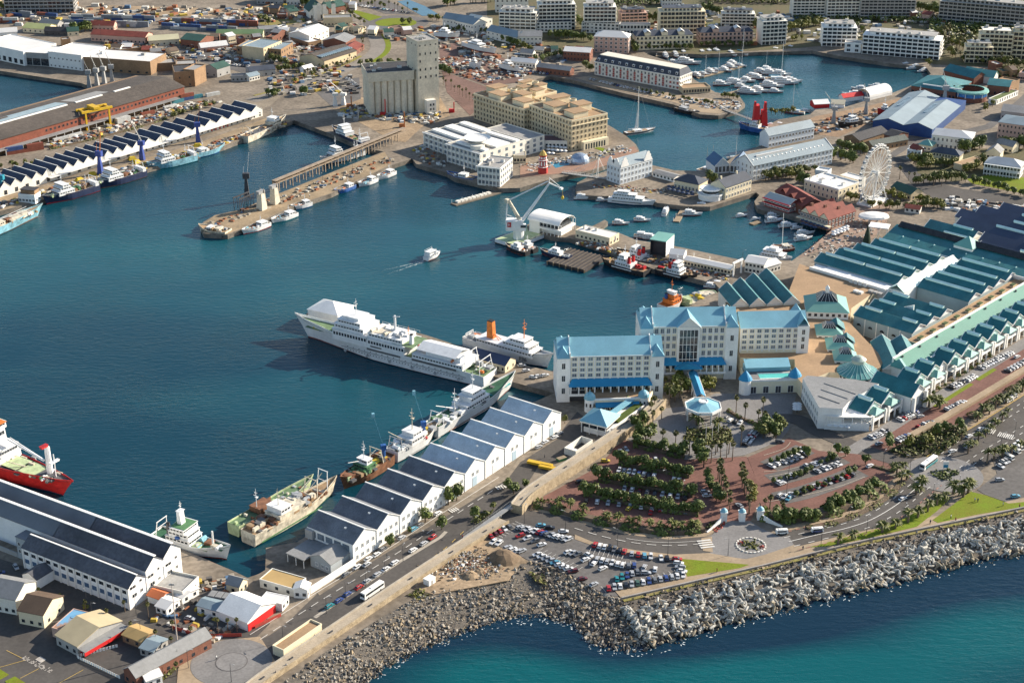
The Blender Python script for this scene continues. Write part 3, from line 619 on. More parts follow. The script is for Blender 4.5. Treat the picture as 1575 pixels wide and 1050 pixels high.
# white terraced office on the harbour edge
def office(lab,a,b,d,h,fl,nx,ny):
 r=bld('office_building',lab,'office',a,b,d,h,OFFW,ROOFGF,par=.7,fl=fl,nx=nx,ny=ny,ww=2.6,wh=2.2,fr=0,sides='FRL',gm=GLB,group='white harbour offices')
 L=r['L']
 cm=MB().box(-.25,.25,-.9,-.3,0,h).mesh('column',[WHITE])
 for i in range(nx+1):place('column',cm,r,(.3+i*(L-.6)/nx,0,0))
 MB().box(-1,L+1,-1.3,-.3,h-.2,h+.35).mk('cornice',WHITE,r)
 for k in range(1,fl):MB().box(-.4,L+.4,-.8,-.02,k*h/fl-.2,k*h/fl+.15).mk('floor_band',WHITE,r)
 return r
r=office('white terraced office wing beside the construction yard',(2,995,890),(2,1195,962),40,11,3,7,6)
for y0,y1 in[(6,11),(18,26),(32,37)]:MB().box(1,r['L']-2,y0,y1,11.1,12.6).mk('roof_strip',WHITE,r)
r=office('white terraced office centre wing with long roof strips',(2,1135,978),(2,1335,1040),44,13,3,8,6)
for y0,y1 in[(5,9),(16,30),(36,40)]:MB().box(3,r['L']-1,y0,y1,13.1,14.4).mk('roof_strip',WHITE,r)
MB().lathe([(.1,16.4),(6,16.8),(9,17.6),(9.6,18.2),(9.6,17.7),(6,16.2),(.1,15.8)],24,16,14).mk('curved_canopy',WHITE,r)
MB().lathe([(5,13.1),(5,16),(4.6,16),(4.6,15.7),(0,15.7)],20,23,7).mk('roof_drum',OFFW,r)
r=office('white corner office pavilion with tall columns on the quay',(6,1318,132),(6,1455,148),24,13,3,6,6)
clutter(r,2,r['L']-2,3,20,13.06,6)
r=office('white rear office wing towards the sandstone block',(2,1330,880),(2,1560,955),26,11,3,8,4)
# sandstone office blocks
def sandblock(lab,a,b,d,h,nx,ny,fl):
 r=bld('office_block',lab,'office block',a,b,d,h,SAND,ROOFT,par=1.0,fl=fl,nx=nx,ny=ny,ww=1.5,wh=2.0,fr=1,sides='FL',fm=SAND,group='sandstone office blocks',trim=CREAM)
 L=r['L']
 MB().box(-.8,L+.8,-.8,d+.8,h-3.6,h-3.2).mk('cornice',CREAM,r)
 for x0,x1,y0,y1,hh in[(.15,.55,.08,.3,4),(.55,.92,.3,.5,5),(.1,.5,.5,.75,4),(.4,.9,.78,.95,5)]:
  MB().box(L*x0,L*x1,d*y0,d*y1,h+.06,h+hh).mk('penthouse',CREAM,r)
  MB().box(L*x0-.5,L*x1+.5,d*y0-.5,d*y1+.5,h+hh,h+hh+.4).mk('penthouse_roof',ROOFT,r)
 MB().lathe([(2.6,h),(2.6,h+6.5),(2.2,h+6.5),(2.2,h+6)],14,L*.7,d*.55).mk('roof_drum',CREAM,r)
 return r
r=sandblock('square windowed sandstone office block facing the clock tower quay',(3,310,915),(3,525,868),52,22,9,14,6)
MB().box(r['L']*.25,r['L']*.95,-4,-.02,-.3,6).mk('entrance_arcade',CREAM,r)
for i in range(8):MB().box(r['L']*.3+i*2.4,r['L']*.3+i*2.4+1.3,-4.06,-4,.5,4.5).mk('arch',GL,r)
sandblock('second sandstone office block bending towards the silo',(806,208),(845,198),58,19,8,16,5)
sandblock('low sandstone rear block with boxy roof terraces',(822,190),(856,181),30,20,6,8,5)
bld('gallery_building','flat purple roofed gallery with colonnade beside the sandstone block','building',(3,35,900),(3,285,905),14,6,OFFW,mat('plum_roof',(.16,.09,.09),.8,.15,.1),par=.5,fl=1,nx=11,ww=1.6,wh=3,fr=0)
bld('cafe_building','low pale cafe with terrace left of the gallery','building',(3,-40,985),(3,35,985),10,5,CREAM,ROOFGF,par=.4,fl=1,nx=4,ww=1.6,wh=2,fr=0)
# red octagonal clock tower
q=p((835,266));r=tng('clock_tower','red octagonal clock tower with white gothic windows and pointed top','tower',(q.x,q.y,GZ))
RED=mat('clock_tower_red',(.42,.035,.03),.7,.1,.3)
MB().lathe([(3.4,0),(3.4,4.6),(2.9,4.8),(2.9,9.2),(3.2,9.4),(3.2,9.8),(2.5,9.8),(2.5,12.6),(2.9,12.7),(2.9,13)],8).mk('wall',RED,r)
MB().lathe([(3.45,4.5),(3.55,4.8),(3.0,4.9)],8).lathe([(3.3,9.3),(3.4,9.7),(2.6,9.9)],8).mk('white_band',WHITE,r)
MB().lathe([(2.7,13),(1.4,15.4),(.1,16.6)],8).mk('roof',mat('ochre_roof',(.5,.33,.08),.7,.15,.3),r)
for i in range(8):
 a=pi/8+i*pi/4
 o=MB().box(-.55,.55,-.06,.06,0,2.6).add([(-.55,-.06,2.6),(.55,-.06,2.6),(0,-.06,3.3)],[(0,1,2)]).mk('window',WHITE,r,(2.78*cos(a),2.78*sin(a),5.6),a+pi/2)
 MB().cyl((0,.05,0),(0,-.1,0),.75,n=12).mk('clock_face',WHITE,r,(2.38*cos(a),2.38*sin(a),11.2),a+pi/2)
q=p((3,360,980));r=tng('dome_pavilion','silver blue faceted dome on the clock tower promenade','dome',(q.x,q.y,GZ))
MB().lathe([(7,0),(6.9,1.6),(6.2,3.6),(4.6,5.4),(2.4,6.5),(.05,6.8)],18).mk('shell',mat('dome_skin',(.35,.42,.5),.25,.1,.3,metal=.5),r)
MB().box(-9,-5,-3,-1,0,2.4).mk('entrance',WHITE,r)
tag(sheet('paving',[(3,0,1000),(3,420,985),(3,690,885),(3,715,915),(3,560,990),(3,400,1035),(3,0,1075)],mat('terracotta_paving',(.27,.16,.11),.9,.2,.1,fine=.1),'terracotta paved clock tower promenade',2))
tag(sheet('pond',[(3,180,985),(3,270,975),(3,305,995),(3,215,1018)],mat('pond_blue',(.05,.22,.33),.15,.2,.3),'small blue tiled pond before the dome',3))
tag(sheet('lawn',[(3,415,885),(3,500,895),(3,545,915),(3,520,925),(3,470,905)],GRASS,'narrow lawn strip at the sandstone block',3))
# swing bridge and bascule bridge
def bridge(lab,a,b,w_,mast=None,m=WSTEEL,name='footbridge'):
 fr_=frame(a,b);L=fr_[2];r=tng(name,lab,'bridge',fr_[0],fr_[1])
 MB().box(-1,L+1,-w_/2,w_/2,.3,.7).mk('deck',ROOFGF,r)
 for s in(-1,1):
  mb=MB().box(-1,L+1,s*w_/2-.06,s*w_/2+.06,1.6,1.75)
  for i in range(int(L/3)):mb.box(i*3,i*3+.1,s*w_/2-.05,s*w_/2+.05,.7,1.6)
  mb.mk('railing',m,r)
 if mast is not None:
  x=L*mast;mb=MB().bar((x,-w_/2-.4,.3),(x+1,0,15),.3).bar((x,w_/2+.4,.3),(x+1,0,15),.3);mb.mk('mast',m,r)
  mb=MB()
  for t in(.1,.3,.6,.95):mb.cyl((x+1,0,14.8),(L*t,w_/2,.9),.07,n=4);mb.cyl((x+1,0,14.8),(L*t,-w_/2,.9),.07,n=4)
  mb.mk('stay_cables',m,r)
 return r
bridge('white swing footbridge with a slanted stay mast across the cut',(7,262,66),(7,545,105),3,.72)
bridge('dark bascule footbridge by the red crane at the marina entrance',(3,1235,668),(3,1420,735),3,None,DSTEEL)
# pierhead: Dutch gabled house, taverns
fr_=frame((7,603,135),(7,797,80));L=fr_[2];d=13;h=12
r=tng('dutch_gabled_house','white Dutch gabled port house on the pierhead','building',fr_[0],fr_[1])
PALEB=mat('pale_blue_white_wall',(.58,.62,.64),.8,.08,.1)
MB().box(0,L,0,d,-.4,h).mk('wall',PALEB,r);MB().gable(0,L,0,d,h,4.5,'x',.2).mk('roof',ROOFBL,r)
def dutch(w_,hh):
 return[(-w_,0),(w_,0),(w_,.25*hh),(w_*.72,.38*hh),(w_*.72,.6*hh),(w_*.42,.72*hh),(w_*.36,.9*hh),(0,hh),(-w_*.36,.9*hh),(-w_*.42,.72*hh),(-w_*.72,.6*hh),(-w_*.72,.38*hh),(-w_,.25*hh)]
for x in(4,L-4.5):MB().ext([(x+u,h+z)for u,z in dutch(3.6,7)],-.3,.3,0,'y').mk('dutch_gable',WHITE,r)
for y in(3.5,9.5):MB().ext([(y+u,h+z)for u,z in dutch(3,6)],-.3,.2,0,'x').mk('dutch_gable',WHITE,r)
wins(r,'F',L,d,9,floors(h,3),1.4,2.0,1,GLB);wins(r,'L',L,d,4,floors(h,3),1.4,2.0,1,GLB)
MB().box(-.2,L+.2,-.2,-.02,h-.3,h+.2).mk('cornice',WHITE,r)
g_('low glass roofed pergola walk behind the port house',(7,800,85),(7,930,120),8,3,WHITE,ROOFG,1,nx=6)
r=bld('tavern','cream pierhead tavern with a slate hipped roof','tavern',(7,930,158),(7,1078,188),13,6,CREAM,ROOFB,rt='hip',rise=3.5,fl=1,nx=7,ny=3,ww=1.2,wh=2.2,sides='FR')
r=bld('tavern','long cream tavern with slate gable on the pierhead quay','tavern',(7,1240,226),(7,1396,172),13,8.5,CREAM,ROOFB,rt='gable',rise=4,fl=2,nx=9,ny=3,ww=1.2,wh=1.8,sides='FL')
for x in(2,18):MB().box(x,x+1,6,7,11,14.4).mk('chimney',CREAM,r)
q=p((7,1150,215));r=tng('terrace_pavilion','round two tier white restaurant terrace between the taverns','terrace',(q.x,q.y,GZ))
MB().lathe([(8,0),(8,3.2),(8.6,3.2),(8.6,4.2),(8.3,4.2),(8.3,3.5),(5,3.5)],20).mk('lower_tier',WHITE,r)
MB().lathe([(5.5,3.5),(5.5,6.5),(7,6.5),(7,7.3),(6.8,7.3),(6.8,6.8),(0,6.8)],20).mk('upper_tier',WHITE,r)
MB().lathe([(5.55,4.4),(5.55,6)],20).mk('window_band',GL,r)
# long white waterfront hotel with pale blue roofs
fr_=frame((7,1402,112),(4,410,990));L=fr_[2];d=17;h=11
r=tng('waterfront_hotel','long white gabled waterfront hotel behind a row of palms','hotel',fr_[0],fr_[1])
MB().box(0,L,0,d,-.4,h).ext([(.01,h),(d-.01,h),(d/2,h+5)],0,L).mk('wall',PALEB,r)
MB().gable(0,L,0,d,h+.02,5,'x',.7).mk('roof',ROOFBL,r)
for x in(0,L):MB().bar((x,-.8,h-.2),(x,d/2,h+5.7),.35).bar((x,d+.8,h-.2),(x,d/2,h+5.7),.35).mk('white_verge',WHITE,r)
wins(r,'F',L,d,20,floors(h,3,.9),1.6,2.0,1,GLB);wins(r,'R',L,d,4,floors(h,3,.9),1.4,2.0,1,GLB);wins(r,'L',L,d,4,floors(h,3,.9),1.4,2.0,1,GLB)
MB().box(L*.1,L*.55,d*.3,d*.36,h+3.3,h+4.6).mk('roof_monitor',ROOFW,r)
rm_=MB().box(-.5,.5,0,1,0,.15).mesh('roof_light',[WHITE])
for i in range(18):o=place('roof_light',rm_,r,(3+i*(L-6)/18,3.2,h+2.25));o.rotation_euler=(rad(30),0,0)
r=bld('hotel_annexe','second pale roofed wing on the basin side of the waterfront hotel','hotel',(4,25,895),(4,300,838),10,9,PALEB,ROOFBL,rt='gable',rise=4,fl=2,nx=14,ny=2,ww=1.6,wh=1.8)
for i,(a,b)in EN([((7,1175,70),(7,1265,62)),((7,1268,62),(7,1360,72))]):
 r=bld('glazed_gable_hall',('blue roofed open market gable nearest the moored schooner','blue roofed open market gable beside the waterfront hotel')[i],'hall',a,b,16,6,PALEB,mat('mid_blue_roof',(.05,.13,.24),.6,.1,.1,stripe=1.2),rt='gable',rise=5,ax='y',fl=1,nx=4,ww=1.8,wh=4)
 L=r['L'];MB().bar((0,-.6,6),(L/2,-.6,11.3),.35).bar((L,-.6,6),(L/2,-.6,11.3),.35).bar((0,-.6,6),(L,-.6,6),.25).bar((L/2,-.6,6),(L/2,-.6,11),.2).mk('white_verge',WHITE,r)
# old pier in the basin: marquee, store, stage, long roof
def barrel(mb,L,d,z,rise,n=10,th=.25,mi=0,x0=0):
 pr=[(d/2-d/2*cos(pi*i/n),z+rise*sin(pi*i/n))for i in range(n+1)]
 pi_=[(d/2-(d/2-th)*cos(pi*i/n),z+(rise-th)*sin(pi*i/n))for i in range(n+1)][::-1]
 return mb.ext(pr[::-1]+pi_[::-1]if 0 else pr+pi_,x0,L,mi,'x')
fr_=frame((814,355),(859,365));L=fr_[2];d=17
r=tng('event_marquee','two storey white marquee with a curved membrane roof on the basin pier','marquee',fr_[0],fr_[1])
MB().box(0,L*.35,0,d,-.3,7.5).box(L*.35,L,3,d-1,-.3,3.4).mk('wall',WHITE,r)
MB().box(L*.3,L+2,-.5,d+.5,3.4,4.6).mk('deck_band',WHITE,r)
MB().box(L*.35,L-.5,1,d-1,4.6,7.4).mk('glazing',GL,r)
barrel(MB(),L+1,d+1.6,7.5,3.6,x0=-1).mk('roof',WHITE,r,(0,-.8,0))
pm=MB().box(-.15,.15,-.15,.15,0,7.6).mesh('post',[WHITE])
for i in range(6):
 for y in(-.3,d+.3):place('post',pm,r,(L*.36+i*L*.128,y,0))
MB().cyl((L+2,-.3,0),(L+2,-.3,8),.12).cyl((L+2,d,0),(L+2,d,8),.12).box(L+.5,L+2.3,-.5,-.2,7.8,8).box(L+.5,L+2.3,d-.2,d+.1,7.8,8).mk('end_frame',WHITE,r)
g_('flat white roofed boat office on the basin pier',(7,335,455),(7,540,505),11,5,CREAM,ROOFW,rt='flat',nx=8,ny=3,par=.3,clut=3)
fr_=frame((7,785,560),(7,878,575));L=fr_[2]
r=tng('stage','black fronted open stage with pale green roof on the pier','stage',fr_[0],fr_[1])
MB().box(0,L,3,14,-.3,10).box(0,.4,0,3,0,10).box(L-.4,L,0,3,0,10).mk('shell',DSTEEL,r)
MB().box(-.3,L+.3,-.6,14.3,10,10.5).mk('roof',TEALP,r);MB().box(L+.02,L+.3,0,14,1,10).mk('side_panel',WHITE,r)
g_('white gabled ticket office beside the stage',(7,900,600),(7,985,610),9,5,WHITE,ROOFW,2,nx=4,ny=2)
g_('long low white roofed boat shelter along the pier',(7,990,622),(7,1272,682),7,3.6,CREAM,ROOFW,1.2,nx=14)
fr_=frame((7,1288,690),(7,1335,668));r=tng('gateway','white steel gateway arch at the pier root','gateway',fr_[0],fr_[1])
for x in(0,fr_[2]):MB().box(x-.4,x+.4,-.4,.4,-.2,8).mk('pillar',WHITE,r)
MB().box(-1,fr_[2]+1,-.5,.5,8,9).mk('lintel',WHITE,r)
g_('white pier root house with pale roof',(7,1357,662),(7,1472,682),12,6.5,OFFW,ROOFW,2,nx=5,fl=2,ny=3)
g_('white flat roofed annexe by the big catamaran',(7,1475,680),(7,1575,650),9,4.5,OFFW,ROOFW,1.5,nx=5)
fr_=frame((845,398),(905,412));
r=tng('timber_platform','dark timber syncrolift platform beside the crane barge','platform',(*tuple(P(843,399))[:2],0.6),fr_[1])
MB().box(0,26,0,26,-.5,1.2).mk('deck',mat('dark_timber',(.06,.05,.045),.9,.4,.3,fine=.3,stripe=2),r)
for i in range(9):MB().box(i*2.9,i*2.9+.5,-.3,26.3,1.2,1.6).mk('sleeper',mat('sleeper',(.11,.09,.07),.9,.3,.4),r)
for i in range(7):MB().cyl((-.2+i*4.3,-.6,-1.5),(-.2+i*4.3,-.6,1.5),.4).mk('pile',WOOD,r)
# red crane base at the marina entrance
q=p((3,1450,756));r=tng('red_tower','bright red wrapped crane tower of two shafts by the blue tug','tower',(q.x,q.y,GZ));r.scale=(1.3,1.3,1.2)
REDB=mat('bright_red_sheet',(.55,.02,.02),.6,.12,.4)
MB().frus(-4.5,-.6,-3,3,0,13,.6,.3,.5).frus(-4.3,-2.9,-2,0,13,15.5,.2,mi=0).mk('shaft',REDB,r)
MB().frus(.2,4.2,-3,3,0,9.5,.3,.8,.5).frus(1.6,3.2,-2,1,9.5,15,.2).mk('shaft',REDB,r)
MB().box(-.8,.4,-2,2,4,6).mk('link',REDB,r)
# observation wheel
q=P(1342,311);r=tng('observation_wheel','tall white observation wheel with dark cabins beside the red roofs','wheel',(q.x,q.y,GZ),rad(48))
RW,HZ=18.0,20.5
mb=MB();n=40
for rr_,y in[(RW,-.9),(RW,.9),(RW-1.6,-.9),(RW-1.6,.9)]:
 for i in range(n):
  a,b=2*pi*i/n,2*pi*(i+1)/n
  mb.cyl((rr_*cos(a),y,HZ+rr_*sin(a)),(rr_*cos(b),y,HZ+rr_*sin(b)),.2,n=5,caps=0)
for i in range(n):
 a=2*pi*i/n
 for y in(-.9,.9):mb.cyl(((RW-1.6)*cos(a),y,HZ+(RW-1.6)*sin(a)),(RW*cos(a+.08),y,HZ+RW*sin(a+.08)),.12,n=4,caps=0)
 mb.cyl((RW*cos(a),-.9,HZ+RW*sin(a)),(RW*cos(a),.9,HZ+RW*sin(a)),.12,n=4)
mb.mk('rim',WSTEEL,r)
for i in range(20):
 a=2*pi*(i+.25)/20
 MB().cyl((.8*cos(a),-1.8,HZ+.8*sin(a)),((RW-1.6)*cos(a),-.9,HZ+(RW-1.6)*sin(a)),.13,n=4).cyl((.8*cos(a),1.8,HZ+.8*sin(a)),((RW-1.6)*cos(a),.9,HZ+(RW-1.6)*sin(a)),.13,n=4).mk('spoke',WSTEEL,r)
MB().cyl((0,-2.6,HZ),(0,2.6,HZ),1.3,n=14).mk('hub',WSTEEL,r)
cab=MB().box(-.8,.8,-.75,.75,-1.9,-.7,0).box(-.85,.85,-.8,.8,-.7,-.5,1).box(-.85,.85,-.8,.8,-2.1,-1.9,1).bar((0,-.7,-.5),(0,-.7,.1),.1,1).bar((0,.7,-.5),(0,.7,.1),.1,1).mesh('cabin',[GLB,WHITE])
for i in range(30):
 a=2*pi*i/30;place('cabin',cab,r,((RW+.7)*cos(a),0,HZ+(RW+.7)*sin(a)+.6))
for sx_ in(-1,1):
 for sy in(-1,1):MB().cyl((sx_*10,sy*5,0),(sx_*.4,sy*2.4,HZ),.42,.3,n=8).mk('leg',WSTEEL,r)
MB().box(-11,11,-5.5,5.5,0,1.1).box(-7,7,-4,4,1.1,1.8).mk('platform',WHITE,r)
# red roofed restaurants
r=bld('restaurant','waterside restaurant with pale barrel roof and red striped balconies','restaurant',(8,0,262),(8,150,310),11,6,mat('dark_red_wall',(.25,.05,.04),.8,.15,.2),ROOFBL,rt='gable',rise=2.2,fl=2,nx=8,ny=4,ww=1.8,wh=1.7,gm=GL)
L=r['L']
for z in(2.7,5.4):MB().box(-.5,L+1.5,-1.6,-.02,z,z+.25).box(-.5,L+1.5,-1.6,-1.4,z+.25,z+.95,1).mk('balcony',[WHITE,REDB],r)
r=bld('restaurant','rear red roofed restaurant hall beside the dark hedge','restaurant',(8,68,172),(8,232,268),17,6,BRICK,ROOFR,rt='gable',rise=4,top=1,fl=1,nx=6,ww=1.5,wh=2)
L=r['L']
for k in range(3):MB().gable(L*(.1+.3*k),L*(.3+.3*k),2,10,7.0,2.2,'y',.3).mk('cross_roof',ROOFR,r)
fr_=frame((8,218,352),(8,385,408));L=fr_[2];d=27
r=tng('restaurant_row','triple gabled red roofed restaurant on the quay promenade','restaurant',fr_[0],fr_[1])
MB().box(0,L,0,d,-.3,6.5).mk('wall',BRICK,r)
for k in range(3):
 x0,x1=k*L/3,(k+1)*L/3
 MB().ext([(x0+.05,6.5),(x1-.05,6.5),((x0+x1)/2,10)],.02,d-.02,0,'y').mk('gable_wall',CREAM,r)
 MB().gable(x0,x1,0,d,6.52,3.6,'y',.25).mk('roof',ROOFR,r)
 MB().box((x0+x1)/2-.7,(x0+x1)/2+.7,5+4*k,7+4*k,9,11.6).mk('chimney',BRICK,r)
wins(r,'F',L,d,9,[.8,3.9],1.6,1.8,1);wins(r,'R',L,d,8,[.8,3.9],1.5,1.8,1)
MB().box(-1,L+3,-3,-.02,3.0,3.25).mk('awning',CREAM,r)
bld('old_white_building','white flat roofed old harbour house beside the wheel','building',(8,245,108),(8,452,168),22,8,CREAM,ROOFW,top=1,fl=2,nx=8,ny=5,ww=1.1,wh=1.8,clut=4,trim=WHITE)
bld('old_white_building','low white wing linking the harbour house and the wheel','building',(8,460,80),(8,570,110),9,6,OFFW,ROOFW,top=1,par=.6,fl=1,nx=4)
bld('kiosk_tower','small white round cornered kiosk tower near the palms','kiosk',(8,310,50),(8,385,62),8,7,PALEB,ROOFW,top=1,fl=1,nx=3)
bld('gabled_store','tan ended store with a dark green roof behind the wheel','building',(8,765,188),(8,885,232),11,4.5,SAND,ROOFGN,rt='gable',rise=3,fl=1,nx=5,ny=2,fr=0)
bld('kiosk','small kiosk with a red and white striped awning near the wheel','kiosk',(8,850,300),(8,940,312),7,3,OFFW,ROOFR,rt='gable',rise=1.5,fl=1,nx=3,fr=0)
q=p((8,660,365));r=tng('canopy','white oval tent canopy on the market square','canopy',(q.x,q.y,GZ))
o=MB().lathe([(9,4.2),(8.4,5.4),(5,6.4),(.1,6.8),(5,6.1),(8.4,4.9)],20).mk('membrane',WHITE,r);o.scale=(1.1,.75,1)
for i in range(6):MB().cyl((8*cos(i*1.05),6*sin(i*1.05),0),(8*cos(i*1.05),6*sin(i*1.05),4.6),.15).mk('post',WSTEEL,r)
fr_=frame((8,625,455),(8,745,470));r=tng('canopy','white flat steel canopy at the mall entrance','canopy',fr_[0],fr_[1])
MB().box(0,fr_[2],0,9,7,7.5).mk('roof',WHITE,r)
for x in(1,fr_[2]/2,fr_[2]-1):
 for y in(1,8):MB().cyl((x,y,0),(x,y,7),.18).mk('post',WSTEEL,r)
q=p((8,620,495));r=tng('spire','dark green cone shaped festive tree on the market square','spire',(q.x,q.y,GZ))
MB().lathe([(2.7,0),(2.3,3.5),(1.3,8),(.1,12.5)],10).mk('cone',mat('spire_green',(.03,.05,.03),.9,.4,.8),r)
# quarter behind the wheel
fr_=frame((4,655,785),(4,1012,838));L=fr_[2];d=90;h=7
r=tng('boat_shed','big blue boat shed with two pale blue gable roofs beside the dry dock','shed',fr_[0],fr_[1])
MB().box(0,L,0,d,-.4,h).mk('wall',mat('blue_cladding',(.02,.07,.22),.6,.15,.15,stripe=1.2),r)
for k,m in((0,ROOFBL),(1,ROOFBL)):
 x0,x1=(0,L*.52)if k==0 else(L*.52,L)
 d1=d if k==0 else d*.8
 MB().ext([(x0+.02,h),(x1-.02,h),((x0+x1)/2,h+3.2)],.02,d1-.02,0,'y').mk('gable_wall',mat('blue_cladding',(0,0,0)),r)
 MB().gable(x0,x1,0,d1,h+.02,3.4,'y',.6).mk('roof',m,r)
 for i in range(8):MB().box(x0+(x1-x0)*.22,x0+(x1-x0)*.38,d1*.45+i*3.6,d1*.45+i*3.6+1.4,h+1.9,h+2.85).mk('skylight',GLS,r)
T2=GREYW
g_('old brick workshop with a dark slate roof beside the blue boat shed',(4,575,892),(4,748,838),14,5,BROWNB,ROOFD,3,nx=6,sides='FL')
g_('low dark roofed workshop behind the wheel trees',(4,655,920),(4,868,880),9,4.5,BROWNB,mat('olive_roof',(.10,.115,.10),.8,.2,.1,stripe=1.2),2.5,nx=8)
g_('small brick house with a gabled parapet by the workshop',(4,790,880),(4,870,855),10,6,BRICK,ROOFD,2.5,nx=3,ax='y')
bld('mansion','big white mansion with a pale hipped roof and tall windows','mansion',(4,1010,893),(4,1248,920),18,9.5,OFFW,mat('pale_grey_roof',(.45,.46,.46),.6,.1,.1),rt='hip',rise=3,fl=2,nx=9,ny=6,ww=1.2,wh=2.2,sides='FR')
bld('cottage','long cream cottage with a slate hipped roof above the garden','house',(4,1000,968),(4,1178,995),10,6,CREAM,ROOFB,rt='hip',rise=3,fl=2,nx=10,ny=3,ww=1,wh=1.5,fr=0)
bld('house','small white and blue house beside the hill road','house',(4,862,958),(4,946,968),9,6,PALEB,ROOFW,rt='flat',fl=2,nx=4,ny=2,ww=1.2,wh=1.6)
bld('house','slim brick house beside the small white one','house',(4,920,965),(4,962,958),8,7,BRICK,ROOFR,rt='gable',rise=2,ax='y')
bld('house','little pavilion with a pale green hipped roof below the boat shed','house',(4,935,905),(4,1010,918),9,4,CREAM,TEALP,rt='hip',rise=3,fl=1,nx=3)
r=bld('colonnaded_house','white colonnaded guest house with pale roof above the bowling lawn','house',(8,1330,68),(8,1545,98),13,8,WHITE,mat('pale_grey_roof',(0,0,0)),rt='hip',rise=3.5,fl=2,nx=13,ny=4,ww=1.6,wh=2.2,fr=0)
L=r['L'];MB().box(-.5,L+.5,-2,-.02,3.6,3.9).box(-.5,L+.5,-2,-.02,7.4,7.8).mk('veranda',WHITE,r)
cm=MB().box(-.2,.2,-2,-1.6,0,7.4).mesh('column',[WHITE])
for i in range(12):place('column',cm,r,(i*L/11,0,0))
bld('pink_building','big pink three storey building with grey roof at the frame edge','building',(4,1408,835),(4,1640,868),22,12,PINK,ROOFBL,rt='hip',rise=3,fl=3,nx=10,ny=5,ww=1.1,wh=1.6,fr=0)
g_('grey roofed store behind the pink building',(4,1430,718),(4,1600,738),20,6,GREYW,ROOFG,3,nx=6)
bld('house','cream cottage with a cross gable in the garden','house',(4,1340,958),(4,1425,970),11,5,CREAM,ROOFG,rt='gable',rise=3.5,ax='y',fl=1,nx=3,fr=0)
bld('house','tan cottage wing behind the cross gabled cottage','house',(4,1400,905),(4,1500,930),8,5,CREAM,ROOFG,rt='gable',rise=3,fl=1,nx=4,fr=0)
bld('stone_wall_house','tan walled terrace house below the cottages','house',(4,1195,1035),(4,1322,995),7,4,SAND,ROOFT,par=.5,fl=1,nx=6,ww=1,wh=1.5,fr=0)
r=bld('aquarium','sprawling teal hipped aquarium hall with brick base','aquarium',(4,893,520),(4,1160,560),38,7,BRICK,TEAL,rt='hip',rise=6,top=1,fl=1,nx=12,ww=2,wh=3,fr=0,run=16)
MB().box(8,40,3,3.6,7.6,9.4).mk('dormer',WHITE,r)
bld('aquarium_wing','rear teal roofed wing of the aquarium','aquarium',(4,1085,425),(4,1270,475),16,6,BRICK,TEAL,rt='gable',rise=4,top=1)
for i,(a,b)in EN([((4,1205,440),(4,1300,458)),((4,1285,455),(4,1390,470))]):bld('aquarium_wing',('first','second')[i]+' small pale teal gable behind the aquarium drum','aquarium',a,b,12,6,OFFW,TEALP,rt='gable',rise=4,top=1)
q=p((4,1245,600));r=tng('glass_drum','round glazed drum restaurant with a teal ring roof at the aquarium','building',(q.x,q.y,GZ))
MB().lathe([(13,0),(13,3.5),(12.6,3.5),(12.6,7),(14,7.2),(13.6,8),(11,8.6),(10.6,8.2)],24).mk('wall',BRICK,r)
MB().lathe([(12.7,3.8),(12.7,6.8)],24).mk('window_band',mat('blue_glass',(.05,.2,.45),.15,.3,.5),r)
MB().lathe([(14.2,7.0),(13.9,8.2),(10.5,9),(10.5,8.4)],24).mk('roof',TEALP,r)
for k in range(12):MB().cyl((13.2*cos(k*.52),13.2*sin(k*.52),3.4),(13.2*cos(k*.52),13.2*sin(k*.52),7.2),.3).mk('column',WHITE,r)
r=bld('brick_hall','brick hall with a teal lean-to roof beside the drum','building',(4,1345,572),(4,1478,586),20,8,BRICK,TEAL,rt='gable',rise=3,fl=1,nx=4,ww=1.5,wh=2,fr=0)
bld('brick_hall','flat brick block at the road behind the drum','building',(4,1470,575),(4,1540,545),14,8,BROWNB,ROOFT,fl=1,nx=2,fr=0)
bld('pergola_building','low white pergola walk with planted roof beside the ring road','pergola',(4,1405,635),(4,1535,578),7,3.5,WHITE,mat('planted_roof',(.10,.13,.04),.95,.4,.4,fine=.4),par=.5,fl=1,nx=9,ww=1.4,wh=2.4,fr=0)
fr_=frame((4,640,608),(4,775,575));r=tng('tunnel_tent','white tunnel tent on the yacht basin quay','tent',fr_[0],fr_[1])
barrel(MB(),fr_[2],14,2,6).mk('membrane',WHITE,r);MB().box(.3,.5,1.2,12.8,-.2,5.5).mk('end_wall',GLB,r);MB().box(0,fr_[2],.1,13.9,-.2,2.02).mk('wall',WHITE,r)
for i,(a,b,d,m)in EN([((4,305,655),(4,395,650),10,WHITE),((4,405,650),(4,485,655),9,CREAM),((4,480,615),(4,600,600),7,REDB)]):
 bld('race_tent',('red and white race village tent by the jib crane','cream race village tent beside the red one','long red race village tent towards the tunnel tent')[i],'tent',a,b,d,3,(REDB,WHITE,WHITE)[i],(WHITE,CREAM,REDB)[i],rt='gable',rise=2.2)
